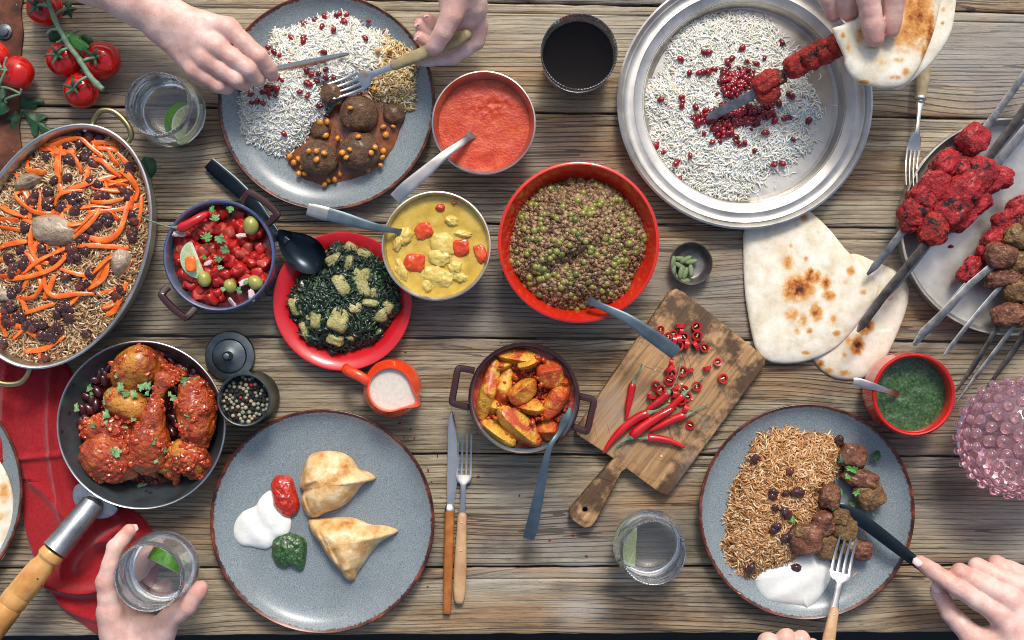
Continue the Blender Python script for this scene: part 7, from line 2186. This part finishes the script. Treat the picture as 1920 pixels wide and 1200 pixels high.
# person at the upper right with the bread
p2_ = thing('person', 'person at the upper right whose fingers pinch bread round a skewer', 'person', W(1640, -220, 0))
hand(p2_, [((1660, -330, .20, 32), (1640, -220, .19, 28)), ((1640, -220, .19, 28), (1630, -150, .18, 24)), ((1630, -170, .18, 24), (1625, -80, .168, 14)), ((1650, -160, .18, 22), (1680, -80, .166, 13)), ((1600, -150, .17, 22), (1588, -80, .146, 14)), ((1590, -140, .165, 20), (1556, -75, .132, 13))],
     [[(1625, -80, .168, 13.5), (1628, -5, .164, 12.6), (1636, 45, .156, 12.0), (1640, 70, .151, 10.6)],
      [(1682, -80, .167, 13), (1678, -5, .162, 11.6), (1673, 35, .154, 10.4), (1671, 56, .150, 9.4)],
      [(1588, -80, .146, 13.5), (1590, -10, .138, 13), (1590, 20, .128, 11.5)],
      [(1556, -75, .132, 12), (1553, -5, .126, 11), (1563, 26, .116, 9.4)]],
     nails=[(1641, 79, .1545, .0066, .0064, -83, 52, 0), (1672, 62, .1535, .0062, .0056, -92, 48, 0)])

# person at the lower left holding the tumbler
p3_ = thing('person', 'person at the lower left whose pale hand grips a tumbler of lime water', 'person', W(270, 1330, 0))
hand(p3_, [((280, 1420, .07, 28), (265, 1270, .066, 25)), ((265, 1270, .066, 25), (255, 1220, .064, 22)), ((235, 1230, .064, 20), (206, 1150, .078, 13)), ((255, 1220, .055, 20), (230, 1150, .058, 13)), ((270, 1220, .06, 20), (280, 1180, .060, 16)),
           ((205, 1150, .078, 12), (215, 1185, .07, 17)), ((235, 1180, .062, 14), (300, 1180, .070, 13)), ((290, 1225, .066, 19), (308, 1172, .080, 13.5)), ((230, 1160, .048, 12), (290, 1180, .045, 12))],
     [[(206, 1148, .080, 12.2), (197, 1092, .088, 10.6), (216, 1026, .090, 9.2), (243, 995, .088, 8.0)],
      [(212, 1140, .068, 11.5), (203, 1100, .074, 10), (212, 1056, .080, 9.2), (223, 1034, .082, 8.2)],
      [(235, 1150, .040, 11.5), (252, 1090, .026, 9.8), (285, 1045, .024, 9), (304, 1024, .023, 8.2)],
      [(255, 1160, .036, 11), (285, 1120, .022, 9.2), (315, 1092, .020, 8.2)],
      [(300, 1190, .074, 14.5), (318, 1160, .086, 12.4), (352, 1136, .096, 10.6), (370, 1112, .099, 9.2), (376, 1102, .099, 8.4)]],
     nails=[(250, 988, .0900, .0062, .0056, 40, 52, -20)])

# person at the lower right: right hand on the knife, left fist with the fork
p4_ = thing('person', 'person at the lower right cutting grilled meat with a knife and fork', 'person', W(1750, 1380, 0))
hand(p4_, [((2060, 1400, .11, 32), (1985, 1290, .095, 28)), ((1985, 1290, .095, 28), (1945, 1225, .088, 24)), ((1925, 1220, .085, 22), (1872, 1152, .085, 12)), ((1945, 1205, .086, 22), (1894, 1122, .084, 12)), ((1960, 1190, .082, 20), (1914, 1098, .078, 12)), ((1975, 1175, .076, 19), (1928, 1082, .070, 11)), ((1900, 1230, .080, 20), (1865, 1200, .074, 16))],
     [[(1870, 1150, .086, 12.2), (1795, 1101, .086, 10.8), (1752, 1072, .073, 9.4), (1726, 1054, .061, 8.0)],
      [(1893, 1122, .086, 12.2), (1800, 1074, .080, 10.8), (1790, 1085, .060, 9.3), (1802, 1100, .046, 8.2)],
      [(1914, 1098, .080, 11.8), (1832, 1062, .071, 10), (1826, 1076, .052, 8.6), (1836, 1090, .042, 7.8)],
      [(1928, 1082, .072, 11), (1868, 1056, .063, 9.2), (1862, 1072, .046, 8)],
      [(1868, 1212, .076, 16.5), (1820, 1190, .066, 13.4), (1782, 1150, .059, 10.8), (1763, 1116, .056, 9.4), (1758, 1106, .055, 8.6)]],
     nails=[(1721, 1052, .0685, .0062, .0054, 147, 34, 20), (1757, 1101, .0632, .0070, .0060, 118, 28, 0)])
hand(p4_, [((1440, 1420, .08, 28), (1460, 1300, .07, 25)), ((1460, 1300, .07, 25), (1470, 1250, .062, 22)), ((1470, 1250, .062, 22), (1444, 1210, .066, 12)), ((1480, 1245, .062, 20), (1500, 1212, .068, 11)), ((1500, 1250, .06, 18), (1530, 1240, .06, 14))],
     [[(1474, 1215, .070, 12), (1474, 1196, .070, 10.6), (1480, 1210, .055, 9)],
      [(1446, 1215, .066, 12), (1438, 1204, .066, 10.2), (1440, 1215, .05, 9)],
      [(1500, 1215, .068, 11.5), (1502, 1198, .068, 9.6), (1506, 1212, .054, 8.6)],
      [(1520, 1235, .060, 11), (1522, 1212, .062, 9), (1526, 1222, .05, 8)],
      [(1530, 1245, .066, 13), (1556, 1222, .072, 10), (1560, 1212, .072, 8.6)]])
